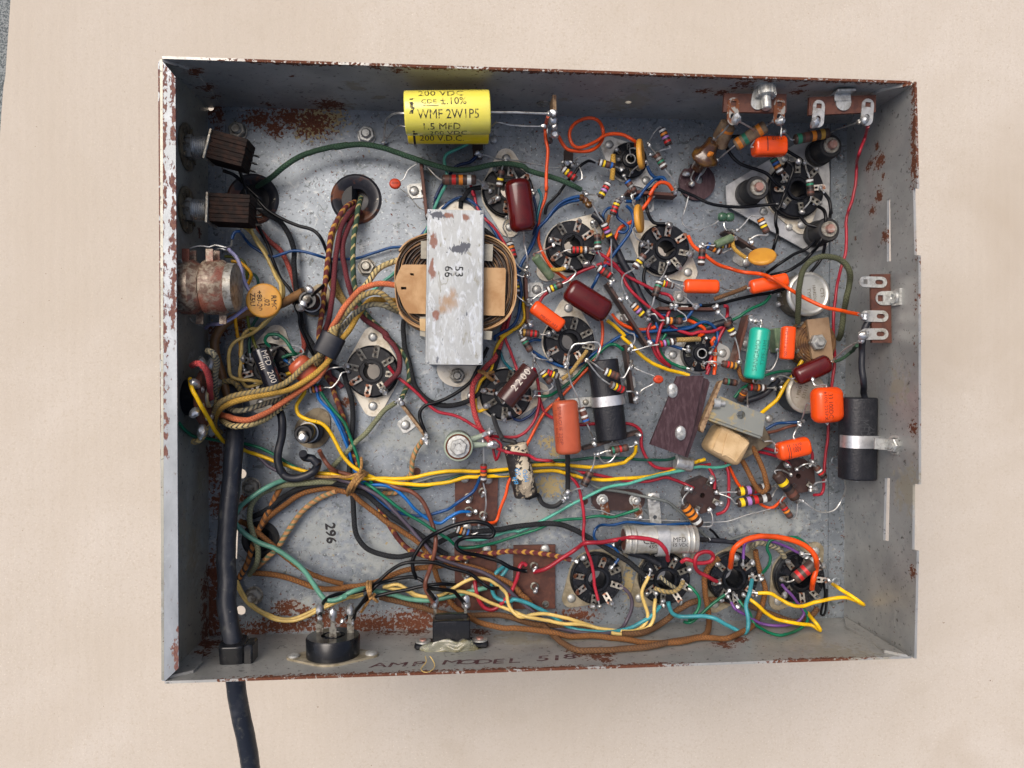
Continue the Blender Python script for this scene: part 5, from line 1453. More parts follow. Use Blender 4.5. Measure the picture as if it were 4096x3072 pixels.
W('grey wire winding from the twine across to the bottom right corner socket', 'w_grey', .95, 'd2 420,260,8 600,275 780,265 1000,220 1200,160 1400,125 1550,115 1750,145 2020,130,8 d3 400,60,7 600,55 720,75 850,110 930,170 1000,240 1100,290 1300,320 1500,355 1700,400,10 1850,440 1990,540 2100,640 2212,750 d4 50,720,8 150,765 300,755 450,710 600,710 750,740 850,770 950,820 995,880,12', ends='e')
W('pale mint wire rising from the bottom boards to the taped choke', 'w_mint', .95, 'd2 1450,740,4 1490,815,5 1600,850 1750,850 1870,810 2100,750 d3 200,760,6 430,660 600,570 800,460 1000,360,9 1200,270 1400,240 1600,180 1800,130 2000,90 2200,50 d4 150,50,8 280,20 c4 420,1280,10 500,1210 570,1140,10')
W('red wire dropping straight down to the tip of the leftmost bottom socket', 'w_red', .95, 'd3 640,70,5 790,170,8 870,270 900,400 925,550 930,700 925,850,13 950,950 1000,1070 1040,1250 1050,1380 1088,1530,14', ends='e')
W('thick red wire bridging from the square board to the silver can socket', 'w_red', 1.25, 'd3 375,1212,8 500,1180,12 700,1050 850,950 950,890,18 1150,880 1300,850 1450,830,28 1600,840 1750,880 1830,960 1862,1080,20')
W('short red wire curling from the square board down to the next board', 'w_red', 1.2, 'd3 290,1140,9 250,1110 215,1165,10 195,1270 e3 160,110,9 120,190 50,280 e2 1930,340,8 1850,385 1760,360 1700,280 1670,160 1655,50,6')
W('red wire curled in a loop between two bottom sockets', 'w_red', 1.2, 'd3 2010,1100,20 2060,1070,22 2150,1095 2190,1110,22 d4 60,985,22 110,970 132,925 100,885,24 40,880 -30,915 -50,980 -20,1070,20 80,1125 162,1168,16', ends='e')
W('thick orange wire arching between the two right bottom sockets', 'w_orange', 1.45, 'd4 300,1025,18 310,930,26 350,830,30 450,760 600,725 750,730 900,760 1020,810 1100,880 1140,950 1142,1050,20 1115,1150 1098,1240,14', ends='s')
W('black cloth wire from the loop over the boards to the silver can socket', 'c_black', 1.5, 'd2 1250,890,6 1400,810 1500,785 1700,765,8 1950,735 d3 100,720,8 250,700 500,675 680,690 850,760 1000,840 1150,930,12 1300,1020 1450,1120 1600,1250 1640,1290,12')
W('thick black tube under the silver can reaching the socket', 'tubing', 1.9, 'd3 1280,900,12 1350,950,12 1450,1000 1600,1040 1770,1120,12', cat='tube', name='insulating_tube', group='heavy cables')
W('dark blue wire hooking from the leftmost bottom socket under the can clamp', 'w_blue', .85, 'd3 1275,1115,12 1322,1050,12 1310,990 1250,930 1150,910 1060,860 1037,800 1060,730 1130,690,6 1250,690 1400,660 1650,680 1800,690 2000,680 2120,675 2190,675,5', ends='s')
W('green wire from the left of the bottom right corner socket curving over its top', 'w_green', .9, 'd4 618,1082,14 680,1000,18 690,930 660,850 680,780,18 750,750 850,735 950,740 1050,810 1080,860,12', ends='s')
W('yellow wire folded back on itself at the right wall', 'w_yellow', 1.1, 'd4 568,1282,16 700,1290,18 800,1350 900,1400,20 1000,1410 1150,1370 1300,1335,24 1430,1330 1530,1360 1612,1402,28 1580,1375,29.5 1450,1290,27 1380,1245 1308,1195,16', ends='se')
W('yellow wire folded back above the bottom wall near the corner', 'w_yellow', 1.1, 'd4 488,1345,16 560,1400,18 650,1480 750,1540 850,1565,22 1000,1585 1100,1600 1180,1648,26 1150,1590,27 1100,1530,24 1060,1480,16', ends='s')
W('violet wire drooping from the glossy bottom socket to the corner socket', 'w_violet', .9, 'd4 310,1375,14 340,1430,16 450,1500 600,1580 750,1605,18 900,1590 980,1550 1022,1480 990,1420 900,1300 850,1250 808,1200,15', ends='s')
W('short violet wire stub at the top of the glossy bottom socket', 'w_violet', .9, 'd4 425,950,14 425,870,12 450,790,8 560,760,7 700,775 850,830 990,900,9', ends='s')
W('green wire in a low loop above the bottom wall at the right', 'w_green', .9, 'd4 378,1350,14 430,1420,16 490,1480 520,1570 600,1630,20 e4 430,445,22 490,440 560,410,20 605,365 608,330,18 580,295 530,262,14', ends='s')
W('teal wire looping from the glossy bottom socket to the silver can socket', 'w_aqua', 1.25, 'd4 512,1150,16 490,1280,22 450,1400 470,1520,24 e4 270,400,24 255,430,24 220,425 150,385 80,350 0,338,20 e3 2000,462,16 1900,420 1872,350 1860,300,16', ends='s')
W('green wire slanting off the lower left of the glossy bottom socket', 'w_green', .9, 'd4 245,1300,14 150,1370 80,1430 0,1500,14 e3 2100,525,12 2030,520,12', ends='s')
W('green wire hanging right of the silver can socket', 'w_green', .9, 'e3 2078,115,14 2150,180,16 2205,270 2190,380 2140,450 2090,500,12', ends='s')
W('long teal wire swinging through the bottom harness to the can socket', 'w_aqua', 1.2, 'd2 1980,1150,5 1900,1210,8 1850,1300 1850,1420 1900,1500 2050,1540,10 e3 150,270,12 300,310 420,370 520,420 620,480 700,545 850,600 1050,630,16 1250,630 1450,580 1600,500 1700,430 1765,345,14', ends='e')
W('second short teal wire beside the red curl at the boards', 'w_aqua', 1.1, 'd2 2030,1160,5 1980,1230,6 1900,1310,6 d2 1860,1380,5')
W('gold brown cloth wire behind the twine running to the bottom wall', 'c_gold', 1.5, 'e2 600,245,5 800,290 1000,340 1200,400,8 1400,440 1600,450 1900,440 e3 150,480,10 400,545 600,560 800,565 1000,590 1060,602,12') if 0 else W('brown plaited cloth wire from the twine running along the bottom wall', 'c_brown', 1.55, 'e2 600,245,5 800,290 1000,340 1200,400,8 1400,440 1600,450 1900,440 e3 150,480,10 400,545 600,560 800,565 1000,590 1060,602,12')
W('rusty cloth wire lowest on the bottom wall above a rust stain', 'c_brown', 1.6, 'e3 480,560,12 600,680,24 720,770,34 870,830,40 1000,835 1200,832 1400,815,40 1650,790,34 1900,740,28 2212,690,24')
W('stiff brown cloth wire rising at the right of the can socket', 'c_brown', 1.7, 'e3 1350,655,12 1550,640 1700,590,10 1850,490 1950,400,8 2100,310 2185,285,6')
W('brown cloth wire hanging down left of the glossy bottom socket', 'c_rust', 1.6, 'd4 190,940,9 100,1010 50,1120 50,1250 70,1400,8 90,1550 e4 50,400,12 35,440,16 0,458,18')
W('grey cloth wire bowed over the gap between the two right sockets', 'c_grey_cream', 1.5, 'd4 830,935,13 780,860,14 700,820 620,790 560,795 510,840,7')
W('dark brown cloth wire lying flat behind the glossy bottom socket', 'c_brown', 1.6, 'd4 60,1350,4 250,1355 450,1400 700,1490 930,1565,4 1080,1520 1160,1430,4')
W('thin black loop hanging at the right of the corner socket', 'w_black', .75, 'd4 1215,1180,10 1230,1300,9 1200,1420 1190,1490,9 1220,1500 1240,1420 1245,1240,8')
W('thin tinned wire joining oval block and lower wafer socket', 'lead', .36, 'd3 770,430,7 850,480,6 950,510 1120,535,5 1220,572,5 1400,610 1600,630 1900,640 2150,655 d4 60,590,6 250,580 450,520 600,480 720,450,6', name='bare_wire', group='bare tinned wires')
W('bare wire running over two tags near the top middle', 'lead', .4, 'a2 1650,1160,8 1780,1165 1900,1205 2100,1220 2212,1245 a3 250,1235,8 450,1280,7 600,1310 680,1295,6', name='bare_wire', group='bare tinned wires')
W('bare wire slanting from slack black cap to lead post beside the small ribbed socket', 'lead', .4, 'b3 2095,60,10 2060,190 2030,290 2010,370,8 2040,430 2140,470 2190,460,9', name='bare_wire', group='bare tinned wires')

# ------------------------------------------------------------------ maroon bundle and the middle floor
W('maroon and yellow cloth wire, outermost of the bundle from the right grommet', 'c_maroon_yellow', 1.45, 'b2 330,160,1 220,230,12 130,370,14 60,550 40,720 20,900 0,1100,12 b1 1890,1450,10 1870,1640 c1 1880,200,8 1905,420 1960,580,6 2010,650 c2 100,750,5 160,900 220,1080 270,1280 300,1420,5 d2 540,400,6 600,500 680,640 780,800 900,940 1000,1000 1150,1040,9 1350,1060 1550,1050 1700,1010 1900,1000 d3 50,985,9 200,985 400,1000 600,1030 785,1080,10', ends='e')
W('maroon cloth wire, middle of the bundle from the right grommet', 'c_maroon', 1.45, 'b2 350,200,1 270,290,12 180,440 140,620 110,850 90,1100 60,1350 25,1520,8 c1 1930,80,7 1950,300,6 1990,560,5 2060,620 2130,690,5')
W('maroon cloth wire bending right under the harness to the upper socket', 'c_maroon', 1.45, 'b2 390,270,1 310,340,10 240,480 200,620 200,780 230,930 260,1080 300,1200,8 400,1420 550,1530 700,1640 c2 650,110,8 740,200 800,300 828,400,12 812,520 740,600 668,672,11', ends='e')
W('green and yellow cloth wire, rightmost of the bundle from the grommet', 'c_green_yellow', 1.4, 'b2 400,110,1 370,220,12 350,380 320,550 310,700 310,900 330,1100,9 370,1250 450,1400,6 560,1520 c2 600,30,6 720,160,6 810,260 880,340 920,450 930,600 890,720 850,805,11', ends='e')
W('tan cloth wire partly hidden behind the maroon bundle', 'c_tan', 1.35, 'b2 300,300,1 130,420,6 60,650 45,1000 100,1150 220,1290,5')
W('sage cloth wire slanting from the thin strip to the lower left', 'c_sage', 1.4, 'c2 775,860,12 650,950,8 550,1080 450,1200 330,1310 200,1450 60,1590,4 d1 2000,70,4 1900,160,4', ends='s')
W('orange and green speckled cloth wire below the thin tag strip', 'c_orange_green', 1.4, 'c2 1085,1270,12 1010,1380,8 970,1500 950,1650,5 d2 930,150,4 900,230,4 800,330,3 640,345,3', ends='s')
W('black cloth wire hanging from the transformer and sweeping to the lower socket', 'c_black', 1.4, 'b2 870,1460,6 c2 860,20,6 870,150 885,280 930,420 960,560 1000,680 1100,800 1200,860,6 1350,890 1500,870 1650,800 1750,700 1830,580 1900,400 1920,280,8')
W('smooth black wire from the power resistor tag past the transformer foot', 'w_black', 1.1, 'c2 1110,1185,12 1060,1060,8 1050,960 1110,890 1250,850 1400,780 1550,680 1620,620 1700,450 1800,250,6', ends='s')
W('thin red wire slanting across the floor from upper socket to power resistor', 'w_red', .95, 'c2 700,455,10 760,540,8 900,650 1050,780 1150,890 1250,960 1400,990 1530,1040 1660,1120 1770,1180,14', ends='e')
W('red cloth wire running down to the power resistor terminal', 'c_red', 1.5, 'b2 2000,1480,5 c2 1970,80,5 1930,250 1870,380,8 1800,440 1720,540 1640,650,10 1630,800 1650,950 1690,1080 1750,1200 1820,1280,16', ends='e')
W('red wire from the power resistor rising right around the brown tube', 'w_red', .95, 'c2 1830,1225,12 1935,1238,8 c3 80,1240,7 200,1232 320,1145 400,1020 432,870 425,700 405,560 380,480,10')
W('frayed short red wire curl beneath the power resistor terminal', 'w_red', .8, 'c2 1830,1245,12 1900,1280 1950,1330 1925,1430 1890,1492,8 1868,1430 1860,1370,8')
W('red wire crossing the torn paper tube to the middle', 'w_red', .95, 'c2 1900,1370,12 2000,1400,22 c3 60,1400,26 150,1420 320,1440,20 400,1490 550,1502 600,1530,6 d3 750,150,5')
W('thin red wire hugging the right edge of the transformer', 'w_red', .9, 'a2 1610,1490,8 1640,1600 b2 1640,40,6 1680,200 1750,330,7 1850,420 1950,560 2010,680 2030,850 2060,1000 2072,1150 2060,1350 2010,1550 c2 1990,140,5 2050,300 2110,450 2155,580,8')
W('blue wire bowing around the right side of the transformer', 'w_blue', .95, 'b2 1290,240,4 1400,150 1500,110 1600,140,6 1700,230 1780,350 1870,480,7 1950,620 2030,740 2110,870 2150,1000 2170,1150,7 2150,1350 2100,1500 2000,1580 1880,1650 c2 1880,160,5')
W('navy wire from the lug under the yellow capacitor down behind the transformer', 'w_navy', 1.0, 'a2 1680,1175,7 1600,1240 1470,1280 1400,1350,6 1330,1440 1270,1530 1220,1640 b2 1225,120,4 1210,240,4', ends='s')
W('mint wire from under the yellow capacitor passing beneath the transformer', 'w_mint', .95, 'a2 1580,1040,10 1450,1100 1340,1160 1320,1230,10 1350,1370 1360,1450 1320,1530 1260,1640,6 b2 1220,210,5 1140,420,4 1050,600 900,800,3 750,960,3 660,1030 530,1145,3')
W('black cloth wire hooking left of the top middle socket', 'c_black', 1.3, 'a2 1725,1520,8 1600,1550 1530,1640 b2 1510,130,4 1500,230,3', ends='s')
W('yellow wire curving round the lower right of the transformer into the twine', 'w_yellow', 1.0, 'b3 240,1205,6 265,1350,6 270,1440 220,1530 100,1600 0,1650 c2 2080,60,6 1980,130 1900,250 1870,380 1840,500 1790,560 1730,610 1690,700 1660,820 1690,950,6 1800,915,8')
W('short teal wire entering the lower socket from above', 'w_teal', .85, 'c2 1930,280,5 1980,400 2085,515,9')
W('dark green cloth wire beside the red one right of the transformer', 'c_black', 1.15, 'b2 1760,460,3 1880,570 1960,700 1990,850,3')

# ------------------------------------------------------------------ top middle and the middle cluster
W('long orange wire dropping from the top wall strip down to the tall brown board', 'w_orange', .95, 'a3 530,735,42 500,870,22 510,980 530,1080 525,1200 510,1400 510,1550 b3 520,0,9 500,120 450,260 425,420,8 430,600,6 470,720 530,830 600,910 690,980,5 900,1150 1080,1330,5 1130,1480 c3 1132,170,6 1100,290 1060,360 960,490 800,660,5 650,820 500,960 380,1160 290,1340,6 d2 2030,220,6 2000,350 1940,520 1885,650,6 1800,668,8')
W('orange wire coiled in one open loop under the top wall', 'w_orange', 1.0, 'a3 645,950,20 690,1040,18 750,1100 900,1120 1010,1110 1090,1050,16 1140,960 1130,850 1070,770,20 970,750 860,790 790,860 768,950,20 795,1045 860,1080 950,1060 1080,1000,19 1150,945 1250,925 1370,940 1490,1010 1500,1060,11')
W('black wire from the small lug beneath the green cloth wire to the left', 'w_black', .9, 'a3 1060,1245,8 980,1230 880,1290 820,1370,7 730,1470 650,1580 b3 640,70,6 580,140 520,200 500,300,5')
W('blue wire, upper of a pair fanning left from the burnt tag', 'w_blue', .95, 'b3 875,98,10 780,120 680,170 600,240 500,370 430,440 390,560,7 330,700 260,800 205,920 190,1000,6')
W('blue wire, lower of a pair fanning left from the burnt tag', 'w_blue', .95, 'b3 875,140,9 760,160 640,220 540,330 420,460 380,560,6 300,720 240,830 215,930,8')
W('dark blue wire hooked beside the tall oxblood capacitor', 'w_navy', .85, 'b3 370,100,9 400,230 412,370 395,430 370,520,6', ends='s')
W('teal blue wire from the socket tag curving down right of the tall oxblood capacitor', 'w_teal', .85, 'b3 425,20,10 460,100 440,200 410,330 400,460,6')
W('long blue wire weaving down through the middle from the small ochre disc', 'w_blue', .95, 'b3 1395,205,10 1450,250,9 1475,340 1445,480 1350,620 1250,750 1190,830 1130,900 1060,1030 1010,1130,6')
W('blue wire curl in front of the small ochre disc', 'w_blue', .9, 'b3 1290,245,8 1305,330 1400,410,9 1415,455 1370,500 1310,490,8')
W('blue wire bent over the tag left of the small ochre disc', 'w_blue', .9, 'b3 1145,390,7 1140,300,8 1180,240 1235,220,10 1290,230,10')
W('blue wire loop above the brown strip at the top', 'w_blue', 1.0, 'a3 1835,1450,11 1810,1410 1740,1410 1680,1450 1600,1540 1530,1640 b3 1550,90,9 1480,150 1390,152,10', ends='e')
W('short blue wire from the ribbed socket slanting to the brown strip', 'w_blue', 1.0, 'a3 1630,1285,9 1670,1370 1730,1420 1800,1470,8')
W('orange wire arched over the end of the brown strip', 'w_orange', 1.1, 'a3 1905,1545,12 1860,1480,14 1780,1460 1720,1500 1660,1590 b3 1690,60,10 1640,150 1580,230 1500,330,5 1440,390 1330,450 1270,580 1210,720 1165,840,5 1145,980,5')
W('black wire from the brown strip down to the empty centred socket', 'w_black', 1.0, 'a3 1740,1500,9 1640,1550 b3 1620,40,8 1605,150 1640,300 1700,385 1830,400,9', ends='e')
W('thick black tube running diagonally from the middle socket under the red wires', 'tubing', 2.1, 'b3 1030,290,8 1100,340,9 1180,480,6 1250,600 1330,780 1400,900 1480,1050 1560,1230 1650,1370 1740,1480,5 f2 100,545,4 250,590 400,590 600,530 830,455,10', cat='tube', name='insulating_tube', group='heavy cables')
W('navy black wire from the top strip to the plate mounted socket', 'w_black', .95, 'a3 1960,1530,11 2060,1580 2150,1620 a4 100,1510,12 200,1532 350,1545 550,1530 745,1515,14', ends='e')
W('thin black wire joining the two middle sockets', 'w_black', .85, 'b3 1490,822,6 1380,820 1280,845 1200,870,5')
W('black wire from below the empty centred socket sweeping right to a rubber post', 'w_black', 1.0, 'b3 1610,890,6 1590,1000 1620,1120 1700,1200 f2 100,245,7 220,290 350,305 500,310 700,295 900,240 1100,200 1240,178,8 b4 750,1020,10 900,970 1000,910,12 1100,820 1190,700 1230,560,16')
W('black wire crossing the mounting plate edge straight down', 'w_black', 1.0, 'a4 830,1150,18 860,1105,22 915,1165 890,1260 830,1420,18 770,1560 b4 760,190,14 745,270 745,350 762,450,8 740,540 712,632,5')
W('black wire curving round behind the orange capacitor to the plate socket', 'w_black', 1.0, 'a4 405,850,18 300,860,16 255,920 290,1010 400,1120 550,1170 660,1220 730,1290 792,1340,14', ends='e')
W('short black wire at the top tag of the plate socket', 'w_black', 1.0, 'a4 850,985,12 950,1050 1000,1088 978,1135,12')
W('black wire bending down from the right tag of the plate socket', 'w_black', 1.0, 'a4 1222,1405,14 1270,1480 1290,1600 b4 1285,220,12 1275,345,14', ends='s')
W('black wire over the lower rubber post running down left', 'w_black', 1.0, 'b4 1165,185,14 1220,230,18 1237,310,20 1220,430,18 1180,540 1100,640,10 1000,740 860,820 690,860,5', ends='s')
W('black wire from the plate socket bottom tag passing left of the post', 'w_black', 1.0, 'b4 990,290,13 1050,360,16 1150,390,18 1195,425 1150,500,14 1050,600,10 900,670 780,750 650,845,5')
W('fat olive cloth wire in a tall loop beside the right wall', 'c_olive', 1.55, 'b4 960,1330,16 965,1150,24 980,950,30 1010,820 1080,730,32 1200,680 1320,685,32 1420,740 1470,830 1472,950,28 1440,1080 1410,1250,20 1390,1400 1365,1490,12')
W('long thin red wire hanging from the top right wall strip down to the wafer socket', 'w_red', .9, 'a4 1650,750,51 1620,860,36 1560,1020 1540,1150,18 1530,1300 1510,1430 1460,1580 b4 1500,120,14 1460,230 1435,350 1440,500 1430,650 1390,780 1350,950,12 1330,1100 1310,1350 c4 1325,350,9 1300,550 1280,750,8 1265,950 1250,1150 1230,1350 1215,1550 d4 1215,250,7 1190,310 1115,320,8')
W('bright orange wire crossing from the middle socket to the right wall strip', 'w_orange', 1.1, 'b3 2080,530,11 2110,600 2150,655,11 b4 60,675,12 150,740 300,800 450,835,18 600,850 700,890,24 820,960 1000,1070 1200,1170,28 1380,1210,36 1555,1245,48', ends='e')
W('green wire from the silver round control slanting left', 'w_green', .95, 'b4 690,1060,8 640,1130 500,1190 400,1260 320,1300,6', ends='s')
W('red wire from the middle socket slanting right into the crossing point', 'w_red', 1.0, 'b3 1065,710,10 1150,760 1270,850 1350,960,8 1400,1080 1480,1170 1600,1280 1710,1370 1815,1455,7 1900,1530,6')
W('red wire rising from the tag strip then running right over the black tube', 'w_red', 1.0, 'b3 430,1275,8 480,1200 600,1120 720,1040 900,930 1050,870,9 1150,840 1250,860 1370,960 1500,1030 1700,1130 1790,1170,9 f2 150,192,9 205,215 237,265,11', ends='e')
W('red wire from the level strip bending down to the choke', 'w_red', 1.0, 'f2 207,345,9 170,430 120,500 90,600 70,720 110,830 200,925,6 c3 1880,460,5')
W('red wire strand just left of the small ribbed socket', 'w_red', 1.0, 'c3 1665,-20,7 1635,60 1650,150 1710,290 1780,390 1880,455,6')
W('red wire in a wavy run above the small ribbed socket to the strip end', 'w_red', 1.05, 'f2 215,510,7 300,570 420,600 500,578 620,575 720,535 770,470 788,390 782,320,12 750,320,12')
W('red wire dropping past the right of the small ribbed socket', 'w_red', 1.05, 'f2 765,530,7 700,650 640,780 600,900 575,960 c4 90,420,7 65,490,7')
W('blue wire in a wavy run passing over the black tube to the ribbed socket', 'w_blue', .95, 'f2 -20,575,7 200,560 400,540 490,492 560,475 640,520 685,590 680,660 640,745,10', ends='e')
W('blue wire from the level strip curling left', 'w_blue', .95, 'f2 520,305,10 450,330 410,390 350,450 300,455,7')
W('blue wire loop at the foot of the slanted strip', 'w_blue', .9, 'f2 60,440,6 70,530 130,572 210,515 180,420 100,400,5')
W('orange wire bent behind the level resistor above the ribbed socket', 'w_orange', 1.1, 'f2 370,452,6 460,490 550,545 548,590 500,620,8')
W('orange wire running left from the crossing reds', 'w_orange', 1.1, 'b3 1230,1400,5 1300,1480 1430,1550 1600,1570 1750,1530 1830,1500,5')
W('orange wire dropping right of the small ribbed socket', 'w_orange', 1.1, 'f2 660,640,9 625,680,9 660,760,7 660,950 c4 150,330,6 138,490,6')
W('dark green wire arched behind the blue loop in the middle', 'w_darkgreen', .95, 'f2 270,430,5 330,412 420,430 520,490 600,530,5')
W('green wire curving under the left of the small ribbed socket', 'w_green', .95, 'f2 160,600,5 112,680 105,780 200,880 300,930 370,945,7', ends='e')
W('long blue wire waving from the lower socket up to the right', 'w_blue', 1.0, 'c3 360,290,5 450,350 560,410 700,460 830,460 940,400 1060,300 1180,220 1350,120 1550,75 1800,65 2000,50 2150,20 f2 0,575,6')
W('blue wire slanting down right to the small ribbed socket', 'w_blue', .95, 'c3 1230,-50,6 1300,10 1450,95 1600,150 1750,190 1900,230 2020,265,9', ends='e')
W('green wire from the lower socket rising to the dark upright strip', 'w_green', 1.0, 'c3 450,785,9 520,790 620,740,6 750,650 850,560 950,450 1050,350 1150,260 1220,215 1290,225 1360,270,11', ends='s')
W('yellow wire running diagonally from the slanted oxblood capacitor to the fibre plates', 'w_yellow', 1.1, 'b3 1180,1470,8 1270,1530 1380,1640 c3 1350,130,9 1450,220 1550,320 1680,420 1850,490,9 2000,530 2095,558,10')
W('red wire passing behind the rust orange and black capacitors', 'w_red', 1.0, 'c3 430,800,5 460,900 510,980 600,1035 870,1100,5 1050,1090 1400,1090,5 1500,1120 1560,1190 1562,1320 1600,1430 1680,1540 1750,1580 1900,1590 2100,1575 c4 100,1370,5')
W('navy wire under the lower black socket', 'w_navy', .9, 'c3 412,910,5 350,990 270,1040 200,1055 150,1030 125,1005,9', ends='e')
W('bare wire loop bridging over the socket below the oxblood capacitor', 'lead', .55, 'c3 745,400,11 755,340 785,260,14 830,210 940,202,15 980,190 1080,192,15 1115,240 1090,320 1052,390,20', name='bare_wire', group='bare tinned wires', ends='s')
W('black sleeve wire entering the rust orange capacitor from above', 'c_black', 1.2, 'c3 615,490,11 630,600,13 660,720 695,835,20')
W('black wire leaving the bottom of the rust orange capacitor to the solder heap', 'rubber', 1.35, 'c3 745,1420,20 750,1600,14 d3 750,150,10 745,310,6', ends='e')
W('tan frayed cloth sleeve beside the small red banded resistors', 'c_tan', 1.1, 'c3 685,600,16 770,530,16 860,420 960,285,13', name='cloth_sleeve')
W('frayed cloth sleeve standing left of the ribbed socket near the top', 'c_gold', 1.4, 'a3 1255,1160,12 1250,1300,13 1235,1440,12', name='cloth_sleeve')
W('frayed cloth sleeve above the level resistor by the ribbed socket', 'c_tan', 1.4, 'f2 270,660,13 380,655,13 505,650,12', name='cloth_sleeve')
W('brown cloth sleeve between the two level orange capacitors', 'c_brown', 1.2, 'f2 650,250,13 780,200,14 900,155 990,120,15', name='cloth_sleeve')
W('brown cloth sleeve under the frayed upright resistor', 'c_rust', 1.0, 'b3 1215,300,12 1190,390,11 1165,470 1130,570,9', name='cloth_sleeve')
W('short orange brown cloth sleeve under the middle socket', 'c_gold', 1.2, 'b3 560,905,10 640,910 720,890,10', name='cloth_sleeve')
W('tan cloth sleeve bent between green tube and oval disc', 'c_gold', 1.1, 'b4 320,470,13 330,580,13 380,640 450,690,13', name='cloth_sleeve')
W('brown cloth sleeve below the teal capacitor', 'c_rust', 1.2, 'c4 380,400,12 390,480,11 430,540 530,555,9', name='cloth_sleeve')
W('beige cloth sleeve curved on the silver can socket', 'c_tan_grey', 1.2, 'd3 1715,1390,16 1800,1420,18 1920,1430 1985,1390,17 2030,1310,15', name='cloth_sleeve')
W('dark cloth sleeve crossing the silver can socket', 'c_grey_cream', 1.1, 'd3 1770,1260,14 1850,1330,14 1950,1395,13', name='cloth_sleeve')
W('maroon sleeve hooked on the glossy bottom socket edge', 'c_maroon', 1.3, 'd4 100,1010,8 150,950,9 195,935,9', name='cloth_sleeve') if 0 else None
W('yellow wire slanting from the coil past the lower round control', 'w_yellow', 1.15, 'c4 1005,350,12 930,470,12 860,560 800,660 750,740 680,800 605,865,9')
W('green wire from the oxblood capacitor back to the teal one', 'w_green', .9, 'c4 540,555,7 650,490 780,460 900,455,8')
W('green wire below the teal capacitor running down left', 'w_green', .95, 'c4 340,715,7 400,640 490,580 540,555,7')
W('green cloth wire tip beside the small oxblood capacitor', 'c_green', .95, 'c4 1320,360,16 1400,330,18 1480,270 1540,200,44')
W('thick black tube under the lower round control', 'tubing', 1.9, 'c4 430,750,5 550,715,6 660,650 770,530,10', cat='tube', name='insulating_tube', group='heavy cables')
W('blue wire from the choke bracket to a tinned lug', 'w_blue', .95, 'c4 640,1030,7 750,970,8 850,960 960,953,11', ends='e')
W('brown wire beneath the blue one from the choke bracket', 'w_brown', .95, 'c4 630,1065,6 750,1040 850,1010 950,982,10')
W('red wire under the taped choke to the small orange capacitor', 'w_red', .95, 'c4 440,1215,7 550,1235 650,1262 780,1300 850,1335 885,1385,9')
W('second red wire under the taped choke above the first', 'w_red', .95, 'c4 520,1180,7 600,1200 700,1228 780,1250,8')
W('red wire bending down right of the small orange capacitor', 'w_red', .95, 'c4 1065,1210,10 1100,1250 1105,1300 1090,1360,9')
W('red wire dropping to the left wafer socket', 'w_red', .95, 'c4 0,1380,7 80,1400,8 130,1480,9 145,1560 d4 140,260,9')
W('red wire coming down past the paired resistors', 'w_red', .95, 'c4 255,1345,6 275,1450,7 285,1600 d4 285,250,8 280,400 240,480 160,512,8')
W('orange wire passing behind the paired resistors', 'w_orange', .95, 'c4 285,1390,5 340,1500 410,1610 d4 420,240,5 590,405,5 650,440 720,440,6 780,390 850,318,7')
W('orange brown cloth loop hanging from the taped choke', 'c_rust', 1.45, 'c4 340,1290,12 400,1320,12 450,1400 500,1500,16 560,1600 615,1645,19 660,1600,19 640,1480 590,1350,14 540,1240 505,1170,12')
W('red wire from the middle strip to the left wafer socket', 'w_red', .95, 'd3 630,75,4 870,105,6 1020,130 1200,165 1400,200 1600,210,7 1750,180 1830,165 1950,200 2050,240 2145,285,10')
W('black tube rising from the bottom left of the glossy bottom socket', 'tubing', 1.5, 'd4 0,755,8 150,765,8 280,775 370,800 390,840,9', cat='tube', name='insulating_tube', group='heavy cables')
W('thin black wire from the lower wafer socket to the bottom row', 'w_black', .8, 'd4 95,655,8 140,690 190,750,6')
W('blue wire between the tall capacitor and a socket lug', 'w_blue', .9, 'c3 310,185,6 380,160 450,170,8')
# binding twine
def knot(label, loops, tails):
    r = thing('binding_twine', label, 'twine', pt(loops[0]), 0, 'twine knots binding the wires')
    for k, s in enumerate(loops):
        fan(pts(s, 14), .95, 'twine', r, 'loop', 8, True)
    for s in tails:
        fan(pts(s, 14), .8, 'twine', r, 'tail', 8, True)
knot('tan twine knot binding the yellow, blue and violet wires', ['d2 270,350,5 290,280,16 340,200,17 400,140 450,110,13', 'd2 250,360,5 265,280,16 320,190,17 380,125 430,95,13', 'd2 300,340,6 340,250,16 420,150,16 470,120,10'],
     ['d2 385,110,18 400,60,19 405,10,17 c2 400,1470,14', 'd2 370,120,17 250,160,16 130,155,13 0,160,11 d1 1830,145,9'])
knot('tan twine knot round the black and cream wires near the bottom wall', ['e2 475,75,10 470,130,19 485,200,20 500,250,16', 'e2 505,75,10 500,130,19 500,200,20 480,260,14', 'e2 460,290,14 500,260,18 550,210,16'],
     ['e2 480,290,18 440,350,20 400,410,18', 'e2 510,240,18 550,270,18 580,295,16'])
knot('small tan twine knot right of the transformer foot', ['c2 1740,500,8 1790,560,13 1850,610,9', 'c2 1700,510,9 1780,540,13 1860,520,9'], ['c2 1790,560,13 1830,590,12 1860,610,9'])
